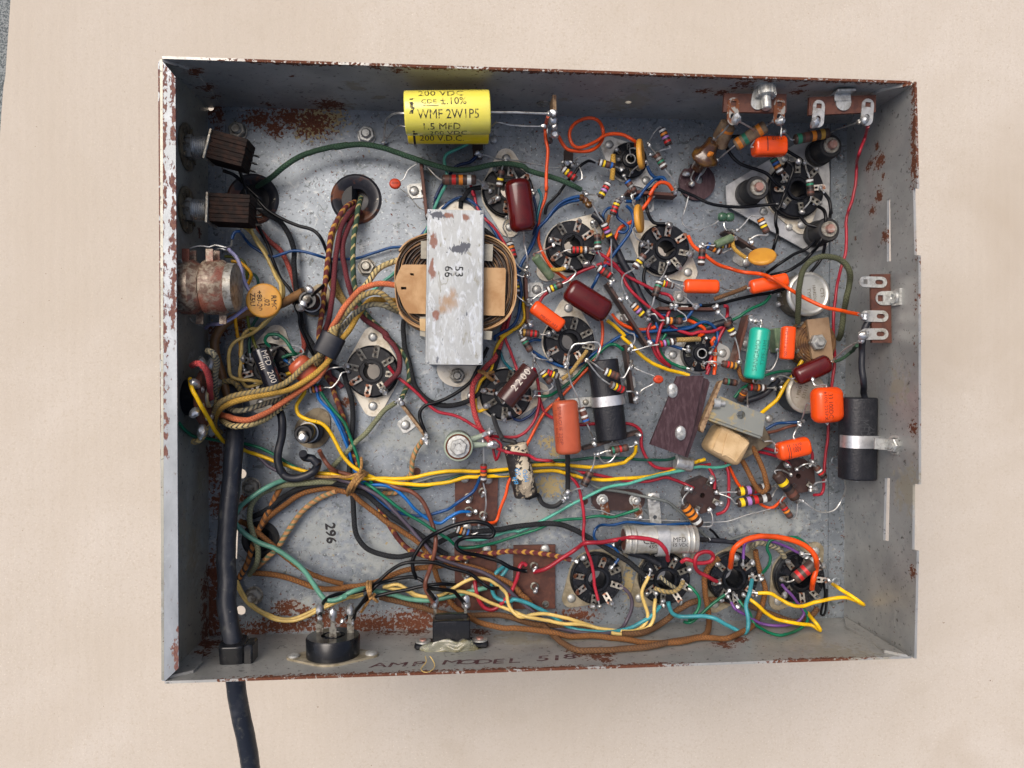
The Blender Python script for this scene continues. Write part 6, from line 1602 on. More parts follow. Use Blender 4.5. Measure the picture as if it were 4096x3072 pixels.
# ------------------------------------------------------------------ transformer with its channel frame
ZT = 40.
q = pts('b2 1150,240 b2 1745,255 c2 1728,440 c2 1125,435', ZT)
cx, cy = sum(p.x for p in q) / 4, sum(p.y for p in q) / 4
st_ = lambda s, rx, ry: (pt(s, ZT).x - cx, pt(s, ZT).y - cy, ZT, rx, ry, 4)
mat('frame_steel', (.345, .365, .365), .45, .4, (.27, .285, .285), 70, .38, .64, 7, .15, 800, stretch=(1.5, .55, 1),
    spots=[((.46, .50, .55), 190, .50, .70, 1.4), ((.20, .195, .16), 240, .60, .70, 1.), ((.10, .11, .13), 420, .64, .70, .5)],
    blobs=[((.36, .22, .11), 1.8, [st_('b2 1370,1270', 6.5, 5), st_('b2 1420,1180', 3, 4), st_('b2 1310,1340', 4, 3)], 330, .8, .75),
           ((.23, .08, .04), 2.6, [st_('b2 1200,590', 2, 4), st_('b2 1185,880', 1.5, 5), st_('b2 1190,950', 2, 3), st_('b2 1370,310', 3, 1.5), st_('b2 1560,330', 2, 2), st_('b2 1230,1420', 2, 3)], 480, .4, .8),
           ((.10, .105, .12), 2.8, [st_('b2 1480,680', 5, 2.5), st_('b2 1540,650', 3, 2), st_('b2 1250,300', 4, 2)], 560)])
TR_ = thing('output_transformer', 'large paper wound transformer in a bright weathered steel channel frame', 'transformer', (cx, cy, 0))
mb = MB()
plate(mb, [(p.x, p.y) for p in q][::-1], [], 1.6, T(0, 0, ZT - 1.6))
wL, hL = (q[1] - q[0]).length, (q[0] - q[3]).length
for a, b_ in ((q[0], q[1]), (q[3], q[2])):                    # end walls of the channel
    m_ = a.lerp(b_, .5)
    box(mb, wL * .97, 1.6, ZT - 1.7, T(m_.x, m_.y + (-.9 if a is q[0] else .9), 0, math.atan2(b_.y - a.y, b_.x - a.x)), .3)
for a, b_ in ((q[0], q[3]), (q[1], q[2])):                    # rolled long edges
    tube(mb, [a.lerp(b_, k / 8) + V((0, 0, -.8)) for k in range(9)], .9, 8)
for c in q:
    blob(mb, c + V((cx - c.x, cy - c.y, 0)).normalized() * 1.2 + V((0, 0, -.6)), 1.2)
ch_ = mb.build('channel_frame', 'frame_steel', TR_)
mb = MB()
for s, st in (('53', 'b2 1475,930'), ('66', 'b2 1360,930')):
    p = pt(st, ZT)
    for dx in (0, .25):
        text_on(mb, s, 4.2, lambda x, y: V((p.x + y * .98 + dx, p.y - x, ZT + .05)), 0)
mb.build('lettering', 'stamp', ch_)
# mounting foot below the frame
f0, f1, f2 = pt('c2 1245,480', 3), pt('c2 1690,470', 3), pt('c2 1460,560', 3)
mb = MB()
r_ = (f1.x - f0.x) / 2
o = [(f2.x + r_ * math.cos(a), f2.y + 4 + r_ * .92 * math.sin(a)) for a in [math.pi + math.pi * k / 18 for k in range(19)]] + [(f1.x, f1.y + 3), (f0.x, f0.y + 3)]
plate(mb, o, [], 1.5, T(0, 0, 1.6))
ft = mb.build('mounting_foot', 'cream_plate', TR_)
nut('c2 1462,560', 4.0, 'zinc_dirty', True, True, ft, 3.0, .2, 3.0)
mb = MB()
plate(mb, [(f2.x + 12 * math.cos(a), q[0].y + 4 + 9 * math.sin(a)) for a in [math.pi * k / 12 for k in range(13)]] + [(f2.x - 12, q[0].y - 2), (f2.x + 12, q[0].y - 2)], [], 1.5, T(0, 0, 1.6))
mb.build('mounting_foot', 'cream_plate', TR_)
# coil: squarish wound bobbin with layered paper
c = pt('b2 1440,1080', 20)
def sq(a, rx, ry, e=3.2):
    ca, sa = math.cos(a), math.sin(a)
    return (c.x + math.copysign(abs(ca) ** (2 / e), ca) * rx, c.y + math.copysign(abs(sa) ** (2 / e), sa) * ry)
mb = MB()
N = 64
layers = 24
for L in range(layers):
    t0_, t1_ = 1 - L * .026, 1 - (L + .45 + .2 * random.random()) * .026
    top = 31.5 - (L % 2) * 1.6 + random.uniform(-.6, .5)
    vs, fs = [], []
    for k in range(N):
        a = 2 * math.pi * k / N
        w = 1 + .012 * noise.noise(V((a * 1.6, L * .35, 0))) + .006 * math.sin(9 * a + L)
        xo, yo = sq(a, 31 * t0_ * w, 24.8 * t0_ * w, 2.9)
        xi, yi = sq(a, 31 * t1_ * w, 24.8 * t1_ * w, 2.9)
        tz = top + .8 * noise.noise(V((a * 2, L, 0)))
        vs += [(xo, yo, 2), (xo, yo, tz), (xi, yi, tz), (xi, yi, tz - 3)]
    for k in range(N):
        a_, b_ = k * 4, ((k + 1) % N) * 4
        for j in range(3):
            fs.append((a_ + j, b_ + j, b_ + j + 1, a_ + j + 1))
    mb.add(vs, fs, 0 if L in (0, 3, 11) else (1 if L % 3 == 1 else 2), True)
mb.build('paper_winding', ['kraft', 'kraft_dark', 'coil_dark'], TR_, angle=50)
mb = MB()
plate(mb, [sq(2 * math.pi * k / 40, 27, 21, 2.9) for k in range(40)], [], 1, T(0, 0, 27))
mb.build('winding_core', 'coil_dark', TR_)
# kraft cover sheets left and right, slotted
def sheet(st, h, m, name, th=.7, hs=(), bend=0):
    mb = MB()
    P = pts(st, h)
    plate(mb, [(p.x, p.y) for p in P][::-1], [[(p.x, p.y) for p in pts(x, h)] for x in hs], th, T(0, 0, h - th))
    return mb.build(name, m, TR_)
sheet('b2 845,862 880,852 1160,852 1160,1400 920,1392 860,1300 800,1150 775,1040 790,980', 33.6, 'kraft', 'paper_cover', .8, ['b2 840,1098 840,1128 900,1128 900,1100', 'b2 940,945 945,970 985,975 980,950'])
sheet('b2 1700,885 1990,890 2000,910 1985,1420 1700,1412', 33.6, 'kraft', 'paper_cover', .8)
for st in ('b2 1060,590 1160,590 1160,790 1060,785', 'b2 1730,620 1860,630 1850,815 1730,805', 'b2 1050,1430 1150,1430 1150,1660 1050,1640', 'c2 1690,60 1850,70 1840,165 1690,155'):
    sheet(st, 34.6, 'paper_grey', 'paper_strip', .8)
sheet('b2 1045,1450 1115,1450 1110,1590 1050,1580', 35.4, 'tape', 'paper_strip', .5)
# thin outer wrap sheet with a torn upper left corner
mb = MB()
vs, fs = [], []
for k in range(61):
    a = math.radians(-150 + 300 * k / 60)
    x, y = sq(a, 31.8, 25.6, 2.9)
    tz = 33 + 1.2 * noise.noise(V((a * 3, 0, 2)))
    vs += [(x, y, 2), (x, y, tz), (c.x + (x - c.x) * .975, c.y + (y - c.y) * .975, tz)]
for k in range(60):
    for j in range(2):
        fs.append((k * 3 + j, k * 3 + 3 + j, k * 3 + 4 + j, k * 3 + 1 + j))
mb.add(vs, fs)
mb.build('outer_wrap', 'kraft', TR_)

# black sleeve round the cloth harness
a, b_ = pt('c1 2040,110', 21), pt('c1 1925,330', 21)
mb = MB()
sv = thing('harness_sleeve', 'dull blue black sleeve gathering the cloth wires', 'sleeve', a.lerp(b_, .5))
pill(mb, a, b_, 6.6, 4.6, .5, 2.6, 28)
mb.build('tube', 'tubing', sv)

# ------------------------------------------------------------------ jacks, control and connectors on the left wall
def on_wall(W_, st, off=0.):
    return W_.px(st, off)[0]
def jack(label, st_washer, st_body, off_len, tilt):
    p = on_wall(WL, st_washer)
    n = -WL.n                                   # into the box
    r = thing('jack_socket', label, 'jack', p, 0, 'jack sockets on the left wall')
    M = frame(p, n)
    mb = MB()
    lathe(mb, [(11.5, .1), (11.7, 1.0), (10.6, 1.5), (8.2, 1.5), (6.2, .9)], 30, M)
    for k in range(10):
        box(mb, 3.4, 1.5, .9, M @ Matrix.Rotation(2 * math.pi * k / 10, 4, 'Z') @ Matrix.Translation((8.6, 0, 1.2)), .1)
    mb.build('lock_washer', 'can_side', r)
    mb = MB()
    lathe(mb, [(6.3, .8), (6.3, 3.6), (5.6, 3.9)], 6, M, 0, False)
    mb.build('nut', 'zinc_dirty', r)
    mb = MB()
    prof = [(4.9, .5)]
    for k in range(9):
        prof += [(4.9, 3 + k * 1.0), (5.4, 3.5 + k * 1.0)]
    prof += [(4.9, 12.5), (.01, 12.5)]
    lathe(mb, prof, 24, M)
    mb.build('threaded_bush', 'nickel', r)
    # stack of leaf spacers
    x0 = n * 12.2
    Q = Matrix.Translation(p + x0) @ Matrix.Rotation(tilt, 4, 'Z')
    mb = MB()
    box(mb, 1.2, 15, 15, Q @ Matrix.Translation((.2, 0, -7.5)), .2)
    mb.build('frame', 'zinc_dirty', r)
    for k in range(7):
        mb = MB()
        jy = random.uniform(-.3, .3)
        box(mb, 16 + random.uniform(-.5, .5) + off_len, 1.93, 14, Q @ Matrix.Translation((9.2 + off_len / 2, 6.4 - k * 2.0, -7.2 + jy)), .12)
        mb.build('spacer', 'lamination', r)
    mb = MB()
    for k in (1, 3, 5):
        box(mb, 4, .5, 3.2, Q @ Matrix.Translation((18 + off_len, 5.4 - k * 2.0, -8.5)), .1)
    mb.build('contact_leaf', 'lug', r)
    return r
jack('upper jack with a brown leaf stack slanting on the left wall', 'a1 400,1075', '', 1, math.radians(-14))
jack('lower jack with bright thread and dark leaf stack on the left wall', 'b1 395,250', '', 3, math.radians(-2))

# rusty double potentiometer
p = on_wall(WL, 'b1 300,1100')
n = -WL.n
pot = thing('double_potentiometer', 'pair of rusty drum shaped potentiometers mounted on the left wall', 'potentiometer', p)
M = frame(p, n)
def drum(z0, R_, L):
    mb = MB()
    lathe(mb, [(R_ - .4, z0), (R_, z0 + 1), (R_, z0 + L * .62), (R_ - 1.6, z0 + L * .8), (R_ - 2.2, z0 + L), (.01, z0 + L)], 40, M)
    return mb
d_ = drum(2, 13.2, 10.5).build('drum', 'rust_can', pot)
mb = MB()
for k in range(5):
    a = -.9 + k * .45
    box(mb, 3.6, .8, 4, M @ Matrix.Rotation(a, 4, 'Z') @ Matrix.Translation((13.2, 0, 1.4)), .1)
mb.build('tab', 'zinc_dirty', d_)
d_ = drum(13.4, 13.2, 13.5).build('drum', 'rust_can', pot)
mb = MB()
lathe(mb, [(11.5, 24), (11.9, 24.6), (11.5, 27.8), (9, 28.4), (.01, 28.4)], 36, M)
mb.build('back_cover', 'zinc_dirty', d_)
for z in (4, 15):
    for k, sgn in ((0, 1), (1, 1), (2, -1)):
        mb = MB()
        yy = p.y + sgn * 14.2
        box(mb, 3.4, 6.5, 1.0, T(p.x + z + 2 + k * 1.5, yy, p.z + 5 - k * 5), .1)
        l_ = mb.build('lug', 'rust_can', pot)
mb = MB()
lathe(mb, [(4.5, -.4), (4.5, 3.2)], 16, M)
mb.build('bush', 'zinc_dirty', pot)
W('bare twisted lead wire above the double potentiometer', 'lead', .45, 'b1 420,735,42 430,690,44 520,650 600,650 660,660 720,640 780,650 840,662 880,655,36 905,640,34 908,590,31', name='bare_wire', group='bare tinned wires')
W('bare wire arch joining the two upper potentiometer tags', 'lead', .45, 'b1 720,735,30 730,695,31 780,675 830,690 870,712,26 920,715,22', name='bare_wire', group='bare tinned wires')
W('bare drooping wire below the double potentiometer', 'lead', .4, 'b1 440,1440,28 470,1480,26 560,1530,22 625,1560,16 650,1520,16', name='bare_wire', group='bare tinned wires')

# round connector on the left wall, seen edge on
p = on_wall(WL, 'c1 400,800')
cn = thing('round_connector', 'round brown connector on the left wall with soldered tags around its rim', 'connector', p)
M = frame(p, n)
mb = MB()
lathe(mb, [(9, .2), (9.5, 8), (.01, 8)], 30, M)
mb.build('shell', 'bakelite', cn)
mb = MB()
lathe(mb, [(14.2, 8.2), (14.6, 8.8), (14.6, 10.4), (14, 11), (6, 11), (5.6, 10.4), (.01, 10.4)], 40, M)
w_ = mb.build('wafer', 'phenolic', cn)
mb = MB()
lathe(mb, [(5.4, 10.3), (5.0, 12), (3.6, 12), (3.4, 10.4)], 24, M)
mb.build('centre_ring', 'bracket_steel', cn)
for k in range(8):
    a = 2 * math.pi * (k + .5) / 8
    Q = M @ Matrix.Rotation(a, 4, 'Z')
    mb = MB()
    lathe(mb, [(1.7, 11), (1.6, 11.5), (.9, 11.5), (.8, 11)], 12, Q @ Matrix.Translation((10.6, 0, 0)))
    mb.build('eyelet', 'nickel', w_)
    mb = MB()
    box(mb, 6, 3.0, .6, Q @ Matrix.Translation((15.5, 0, 8.9)), .1)
    l_ = mb.build('lug', 'lug', cn)
    mb = MB()
    blob(mb, Q @ V((17.8, 0, 9.6)), 2.3, 0, (Q @ V((1, 0, 0)) - Q @ V((0, 0, 0))))
    mb.build('solder', 'solder', l_)

# two insulated posts beside the harness
def post(label, st0, st1, h, r, plate_r):
    p = pt(st0, 0)
    o = thing('insulated_post', label, 'terminal post', (p.x, p.y, 0), 0, 'black insulated posts')
    M = T(p.x, p.y, 0)
    mb = MB()
    plate(mb, hull(circ(0, 0, plate_r, 24) + circ(3, 6, plate_r * .7, 16)), [], 1.4, M)
    mb.build('flange', 'can_side', o)
    mb = MB()
    lathe(mb, [(r + 1.6, 1.3), (r + 1.6, 6), (r, 6.4), (r, h - 1), (r - .6, h), (r - 1.6, h), (r - 1.9, h - 1.5), (.01, h - 1.5)], 32, M)
    mb.build('sleeve', 'bakelite_gloss', o)
    mb = MB()
    lathe(mb, [(r + .05, h * .5), (r + .6, h * .5 + .3), (r + .6, h * .5 + .9), (r + .05, h * .5 + 1.2)], 32, M)
    mb.build('retaining_ring', 'nickel', o)
    mb = MB()
    lathe(mb, [(1.9, h - 1.6), (1.9, h + 2.5), (.01, h + 3)], 12, M)
    t_ = mb.build('tag', 'lug', o)
    mb = MB()
    q_ = pt(st1, h + 2)
    blob(mb, q_, 2.7)
    blob(mb, q_.lerp(V((p.x, p.y, h + 2)), .5), 2.1)
    mb.build('solder', 'solder', t_)
    return o
post('black post with solder heap and black wire right of the big ochre disc', 'b1 1830,1290', 'b1 1660,1330', 22, 4.9, 7.2)
post('black post with silver ring between the power cable and the blue wires', 'c1 1800,1170', 'c1 1690,1250', 25, 4.9, 9.6)
mb = MB()
p = pt('b1 1760,1130', 22)
blob(mb, p, 2.8)
o = mb.build('solder_lump', 'solder')
tag(o, 'round bright solder lump at the end of the tan cable', 'solder')
mb = MB()
p = pt('d3 735,370', 5)
for _ in range(6):
    blob(mb, p + V((random.uniform(-2, 2), random.uniform(-2.6, 2.2), random.uniform(-3, 1))), random.uniform(1.4, 2.2))
box(mb, 3.4, 3.4, 5, T(p.x, p.y, 0), .3)
o = mb.build('solder_lump', 'solder')
tag(o, 'spiky solder heap where the torn paper tube is grounded', 'solder')
# small phenolic lugs on the floor near the top
for q_, w, lbl in (('a3 760,1190', 5, 'black lug tag with rivet left of the green cloth wire end'), ('a2 1690,1090', 5.5, 'black lug tag under the yellow capacitor end')):
    p = pt(q_, 2)
    o = thing('lug_tag', lbl, 'lug', (p.x, p.y, 0), 0, 'single lug tags')
    mb = MB()
    plate(mb, hull(circ(p.x, p.y + 3, w * .55, 14) + rect(p.x, p.y - 2, w * .9, 6)), [], 1.2, T(0, 0, .2))
    box(mb, w * .9, 1.3, 8, T(p.x, p.y - 5, .2), .2)
    mb.build('board', 'phenolic_dark', o)
    mb = MB()
    for _ in range(3):
        blob(mb, V((p.x + random.uniform(-2, 2), p.y - 5.5 + random.uniform(-1, 1), 8.4)), random.uniform(1, 1.7))
    mb.build('solder', 'solder', o)
# burnt joint
mb = MB()
for q_ in ('b3 900,110', 'b3 945,150', 'b3 980,190'):
    blob(mb, pt(q_, 9), 2.2)
tag(mb.build('burnt_joint', 'wax'), 'brown burnt flux joint where two blue wires meet the green cloth end', 'joint')

# ------------------------------------------------------------------ strips, clamp and cable gland on the walls
def lug_flat(M, L, w, parent, m='nickel', hole2=True):
    mb = MB()
    hs = [[(x - L * .28, y) for x, y in rect(0, 0, w * .4, w * .45)][::-1]]
    if hole2:
        hs.append([(x + L * .22, y) for x, y in stadium(L * .3, w * .42, 5)][::-1])
    plate(mb, stadium(L, w, 8), hs, .7, M)
    return mb.build('lug', m, parent)
def wall_strip(label, corners, z, lugs, foot, footw, m='phenolic'):
    P = pts(corners, z)
    cx, cy = sum(p.x for p in P) / 4, sum(p.y for p in P) / 4
    r = thing('terminal_strip', label, 'terminal strip', (cx, cy, z), 0, 'tag strips on the walls')
    mb = MB()
    plate(mb, [(p.x, p.y) for p in P][::-1], [], 1.7, T(0, 0, z - 1.7))
    mb.build('board', m, r)
    for st, L, w, mm, sol in lugs:
        a, b_ = pts(st, z + .1)
        d = b_ - a
        M = T(a.x + d.x / 2, a.y + d.y / 2, z + .1, math.atan2(d.y, d.x))
        l_ = lug_flat(M, d.length, w, r, mm)
        if sol:
            m2 = MB()
            blob(m2, pt(sol, z + 1.2), 2.5)
            blob(m2, pt(sol, z + .6) + V((1, .8, 0)), 1.7)
            m2.build('solder', 'solder', l_)
    a, b_ = pts(foot, z + .1)
    d = b_ - a
    M = T(a.x + d.x / 2, a.y + d.y / 2, z + .12, math.atan2(d.y, d.x))
    f_ = lug_flat(M, d.length, footw, r, 'zinc', False)
    return r, f_
s1, f1_ = wall_strip('rusty lugged brown strip on the top wall with a screw at its middle', 'a4 238,425 852,432 848,615 230,608', 52,
           [('a4 328,470 a4 315,742', 0, 6.0, 'lug_rust', 'a4 350,680'), ('a4 780,480 a4 770,740', 0, 5.8, 'lug_rust', 'a4 785,700')], 'a4 585,380 a4 548,590', 6.6)
p = on_wall(WT, 'a4 590,400')
mb = MB()
M = frame(V((p.x, p.y, 54)), V((0, -1, .15)))
lathe(mb, [(5.2, -1), (5.6, .4), (5, 1)], 20, M)
for k in range(16):
    box(mb, 1.2, .7, 5.5, M @ Matrix.Rotation(2 * math.pi * k / 16, 4, 'Z') @ Matrix.Translation((4.4, 0, .5)), .1)
lathe(mb, [(4.5, .5), (4.5, 5.6), (3, 6), (2.3, 6), (2.3, 12), (1.8, 12.4), (.01, 12.4)], 18, M)
mb.build('screw', 'zinc', s1)
s2, f2_ = wall_strip('clean brown strip on the top wall close to the right corner', 'a4 1075,462 1730,442 1728,610 1070,640', 52,
           [('a4 1168,495 a4 1150,765', 0, 6.2, 'nickel', 'a4 1130,715'), ('a4 1650,482 a4 1628,748', 0, 6.4, 'nickel', 'a4 1615,690')], 'a4 1410,425 a4 1400,600', 8.0, 'phenolic')
mb = MB()
p = pt('a4 1425,405', 55)
box(mb, 9.5, 1.2, 9, T(p.x, p.y, 48, .05), .2)
box(mb, 8.5, 4.2, 1, T(p.x, p.y - 2, 52.1, .05), .2)
mb.build('mounting_foot', 'zinc', s2)
s3, f3_ = wall_strip('brown four lug strip standing off the right wall', 'b4 1682,852 1872,850 1885,1528 1692,1525', 48,
           [('b4 1560,925 b4 1832,935', 0, 5.6, 'zinc', None), ('b4 1575,1262 b4 1845,1268', 0, 5.8, 'nickel', 'b4 1615,1270'), ('b4 1570,1442 b4 1845,1440', 0, 5.8, 'nickel', 'b4 1600,1455')], 'b4 1722,1092 b4 1930,1085', 7.2)
p = on_wall(WR, 'b4 1935,1080')
mb = MB()
M = frame(p, -WR.n)
plate(mb, rect(0, 0, 8.5, 8.5), [], 1.2, M)
lathe(mb, [(3.4, 1.2), (3.2, 2.2), (1.6, 2.4), (1.2, 1.8), (.01, 1.8)], 20, M)
mb.build('mounting_foot', 'zinc', s3)
W('black sleeve dropping from the right wall strip to the strapped capacitor', 'tubing', 1.7, 'b4 1650,1320,47 1620,1380,47 1600,1500,45 c4 1590,250,40 1590,400 1610,560 1612,665,32 1620,715,31', cat='tube', name='insulating_tube', group='heavy cables')
# small strip edge on by the yellow capacitor
a, b_ = pt('a3 622,435', 52), pt('a3 610,900', 20)
ts = thing('terminal_strip', 'narrow strip seen edge on where the yellow capacitor leads end', 'terminal strip', a.lerp(b_, .5), 0, 'tag strips on the walls')
mb = MB()
d = b_ - a
m_ = a.lerp(b_, .5)
bm = bmesh.new()
bmesh.ops.create_cube(bm, size=1)
M = Matrix.Translation(V((a.x, (a.y + b_.y) / 2, 40)))
for v in bm.verts:
    v.co = V((v.co.x * 1.8, v.co.y * abs(d.y) * .92, v.co.z * 12))
addbm(mb, bm, M, 0, False)
mb.build('board', 'fibre_edge', ts)
mb = MB()
p = on_wall(WT, 'a3 490,590')
lathe(mb, [(4.2, .1), (4.2, .8), (2.8, 1.4), (1.2, 1.4), (1.0, .9), (.01, .9)], 20, frame(p, -WT.n))
mb.build('rivet', 'zinc_dirty', CH)
for q_, r_ in (('a3 590,700,48', 2.0), ('a3 585,780,44', 2.3), ('a3 605,850,36', 1.8), ('a3 605,930,26', 2.4)):
    mb = MB()
    blob(mb, pts(q_)[0], r_)
    mb.build('solder', 'solder', ts)
# clamp of the wall capacitor
a, b_ = pts('c4 1550,1140,30 c4 1720,1140,30')
cl = thing('capacitor_clamp', 'bright strap clamp bolting the black capacitor to the right wall', 'clamp', a, 0, 'capacitor strap clamps')
ctr = pt('c4 1549,1140', 30)
mb = MB()
def strap(mb, ctr, ax, rx, rz_, w, th=.7, n=24):
    """flat band of width w along ax round an oval section"""
    ax = ax.normalized()
    side = ax.cross(V((0, 0, 1))).normalized()
    vs, fs = [], []
    for k in range(n + 1):
        t = math.pi * (k / n)
        e = 2.6
        c_, s_ = math.cos(t), math.sin(t)
        x, z = math.copysign(abs(c_) ** (2 / e), c_), abs(s_) ** (2 / e)
        for rr in (0, th):
            for w_ in (-w / 2, w / 2):
                vs.append(ctr + side * x * (rx + rr) + V((0, 0, 1)) * z * (rz_ + rr) + ax * w_)
    for k in range(n):
        i, j = k * 4, k * 4 + 4
        fs += [(i + 2, i + 3, j + 3, j + 2), (i, j, j + 1, i + 1), (i, i + 2, j + 2, j), (i + 1, j + 1, j + 3, i + 3)]
    mb.add(vs, fs, 0, True)
strap(mb, ctr, V((0.01, 1, 0)), 9.3, 8.7, 6.6)
box(mb, 11, 6.4, .8, T(ctr.x + 14.2, ctr.y + .2, 34.5, -.05), .1)
mb.build('band', 'clamp', cl)
mb = MB()
p = pt('c4 1755,1150', 36)
lathe(mb, [(1.6, 0), (1.5, .8), (.8, 1), (.01, .7)], 14, T(p.x, p.y, 35.4))
mb.build('rivet', 'copper', cl)
p = on_wall(WR, 'c4 1925,1180')
mb = MB()
box(mb, 9, 5.6, .8, T(p.x - 6.5, p.y + .4, p.z - 1, -.08), .1)
mb.build('tab', 'zinc', cl)
mb = MB()
M = frame(p, -WR.n + V((0, 0, .35)))
lathe(mb, [(5.0, 0), (5.0, .8), (3.9, 1.0)], 24, M)
lathe(mb, [(3.8, 1), (3.8, 3.6), (3.3, 4), (2.2, 4)], 6, M, 0, False)
lathe(mb, [(2.1, 3), (2.1, 5.4), (.01, 5.6)], 14, M)
mb.build('nut', 'zinc', cl)
# clamp of the upright capacitor
ctr = pt('c3 1190,835', 12)
cl = thing('capacitor_clamp', 'bright strap clamp over the upright black capacitor in the middle', 'clamp', ctr, 0, 'capacitor strap clamps')
mb = MB()
ax = pt('c3 1240,1270', 12) - pt('c3 1135,385', 12)
strap(mb, ctr, ax, 8.5, 8.2, 5.4)
mb.build('band', 'clamp', cl)
mb = MB()
p = pt('c3 900,858', 4)
box(mb, 15, 5.4, .9, T(p.x - 1, p.y, 3, .09), .1)
box(mb, 3, 5.4, 6, T(p.x + 6.6, p.y + .2, 3, .09), .1)
box(mb, .9, 5.4, 3.4, T(p.x - 8, p.y - .6, 0, .09), .1)
mb.build('tab', 'zinc', cl)
mb = rivet_mb(1.7, 1.6)
mb.v = [(x + pt('c3 950,855', 5).x, y + pt('c3 950,855', 5).y, z + 3.9) for x, y, z in mb.v]
mb.build('rivet', 'zinc_dirty', cl)
# clamp of the silver can
ctr = pt('d3 1775,860', 20)
cl = thing('capacitor_clamp', 'bright strap clamp with a perforated tab holding the silver can', 'clamp', ctr, 0, 'capacitor strap clamps')
mb = MB()
strap(mb, ctr, V((1, 0, 0)), 7.6, 7.3, 6.6)
mb.build('band', 'alu', cl)
mb = MB()
q_ = pts('d3 1632,340 1760,345 1785,690 1665,700', 6)
plate(mb, hull([(p.x, p.y) for p in q_] + circ(pt('d3 1697,405', 6).x, pt('d3 1697,405', 6).y, 3.5, 16)), [circ(pt('d3 1715,605', 6).x, pt('d3 1715,605', 6).y, 1.2, 12)[::-1]], .9, T(0, 0, 5.2))
mb.build('tab', 'zinc', cl)
mb = MB()
p = pt('d3 1697,400', 7)
lathe(mb, [(3.4, 6.1), (3.3, 6.9), (1.9, 7.2), (1.2, 6.7), (.01, 6.7)], 20, T(p.x, p.y, 0))
lathe(mb, [(2.4, 0), (2.4, 5.3)], 12, T(p.x, p.y, 0))
mb.build('rivet', 'nickel', cl)
# beads and seams of the silver can
can = [o for o in C.objects if o.get('label', '').startswith('silver tubular')][0]
a, b_ = pts('d3 1365,850,20 2165,850,20')
mb = MB()
M = frame(a, b_ - a)
for t_ in (2.6, 5.6, 34.4, 37.2):
    mb = MB()
    lathe(mb, [(7.3, t_ - .8), (7.75, t_), (7.3, t_ + .8)], 32, M)
    mb.build('bead', 'silver_can', can)
mb = MB()
lathe(mb, [(5.8, -.15), (.01, -.15)], 24, M)
mb.build('end_disc', 'phenolic', can)

# cable gland of the power cable
p = pt('e1 945,850', 40)
gl = thing('cable_gland', 'square black strain relief gripping the power cable at the bottom wall', 'strain relief', p)
mb = MB()
M = frame(V((p.x, p.y, 40)), V((0, -1, 0)))
pill(mb, V((p.x - .6, p.y + 6, 41)), V((p.x - .6, p.y - 10, 38)), 6.2, 6.4, 1.0, 4.5, 32)
gb_ = mb.build('body', 'bakelite_gloss', gl)
mb = MB()
box(mb, 4.6, 13, 11, T(p.x + 7.2, p.y - 1.5, 34, .0), .8)
mb.build('wedge', 'bakelite_gloss', gl)

# round black connector on the bottom wall
p = WB.px('e2 90,900')[0]
n2 = -WB.n
rc = thing('round_connector', 'round glossy black connector with three tall tags on the bottom wall', 'connector', p)
M = frame(p, n2)
mb = MB()
f_ = [WB.uv(w_)[0] for w_ in WB.px('e1 1600,900 e2 620,860')]
plate(mb, hull(circ(0, 0, 13.6, 30) + circ(0, -19, 3.6, 14) + circ(0, 19, 3.6, 14)), [], 1., frame(p, n2) @ Matrix.Translation((1, 0, 0)))
mb.build('flange', 'tan_plate', rc)
mb = MB()
lathe(mb, [(13.1, .8), (13.3, 9.6), (12.7, 10.6), (6, 10.6), (5.6, 9.4), (4.2, 9.4), (4, 10.8), (.01, 10.8)], 40, M)
mb.build('body', 'bakelite_gloss', rc)
for y in (-19, 19):
    mb = rivet_mb(3.1, 1.5)
    Q = M @ Matrix.Translation((1, y, 1))
    mb.v = [tuple(Q @ V(v)) for v in mb.v]
    mb.build('rivet', 'zinc', rc)
for (x, y) in ((-5.5, -7.5), (3.5, 0.5), (-3, 8.2)):
    mb = MB()
    Q = M @ Matrix.Translation((x, y, 10.4))
    box(mb, .6, 3.6, 5, Q, .1)
    box(mb, .6, 2.4, 6, Q @ Matrix.Translation((0, 0, 4.8)), .1)
    box(mb, .6, 4.0, 4, Q @ Matrix.Translation((0, 0, 9.6)), .1)
    t_ = mb.build('tag', 'lug', rc)
    mb = MB()
    blob(mb, Q @ V((.4, 0, 11.8)), 1.9, 0, n2)
    mb.build('solder', 'solder', t_)

# black block held with hot glue
p = WB.px('e2 1400,790')[0]
fb = thing('connector_block', 'black rectangular block stuck to the bottom wall with yellowed hot glue', 'connector', p)
M = frame(p, n2)                                    # local x leans up, y across
mb = MB()
box(mb, 10.0, 38, 3.4, M @ Matrix.Translation((.5, 0, 0)), 1.2)
ea = mb.build('base', 'bakelite_gloss', fb)
mb = MB()
box(mb, 10.2, 19.2, 15, M @ Matrix.Translation((1.5, 0, 0)), .7)
box(mb, 4.0, 17, 16.4, M @ Matrix.Translation((-2.5, 0, 0)), .5)
mb.build('body', 'bakelite_gloss', fb)
for y in (-14.6, 14.6):
    Q = M @ Matrix.Translation((1.5, y, 3.3))
    mb = MB()
    lathe(mb, [(4.0, 0), (4.0, .7), (2.2, .9), (1.6, .9)], 22, Q)
    w_ = mb.build('washer', 'zinc', fb)
    mb = MB()
    lathe(mb, [(2.0, .7), (1.9, 1.5), (.01, 1.6)], 16, Q)
    mb.build('rivet', 'copper', w_)
for y, s in ((-8.6, 1), (7.4, 1)):
    mb = MB()
    Q = M @ Matrix.Translation((-2.6, y, 13))
    box(mb, .6, 1.6, 9, Q, .1)
    t_ = mb.build('tag', 'lug', fb)
    mb = MB()
    blob(mb, Q @ V((.3, 0, 9.5)), 2.1, 0, n2)
    mb.build('solder', 'solder', t_)
mb = MB()
bm = bmesh.new()
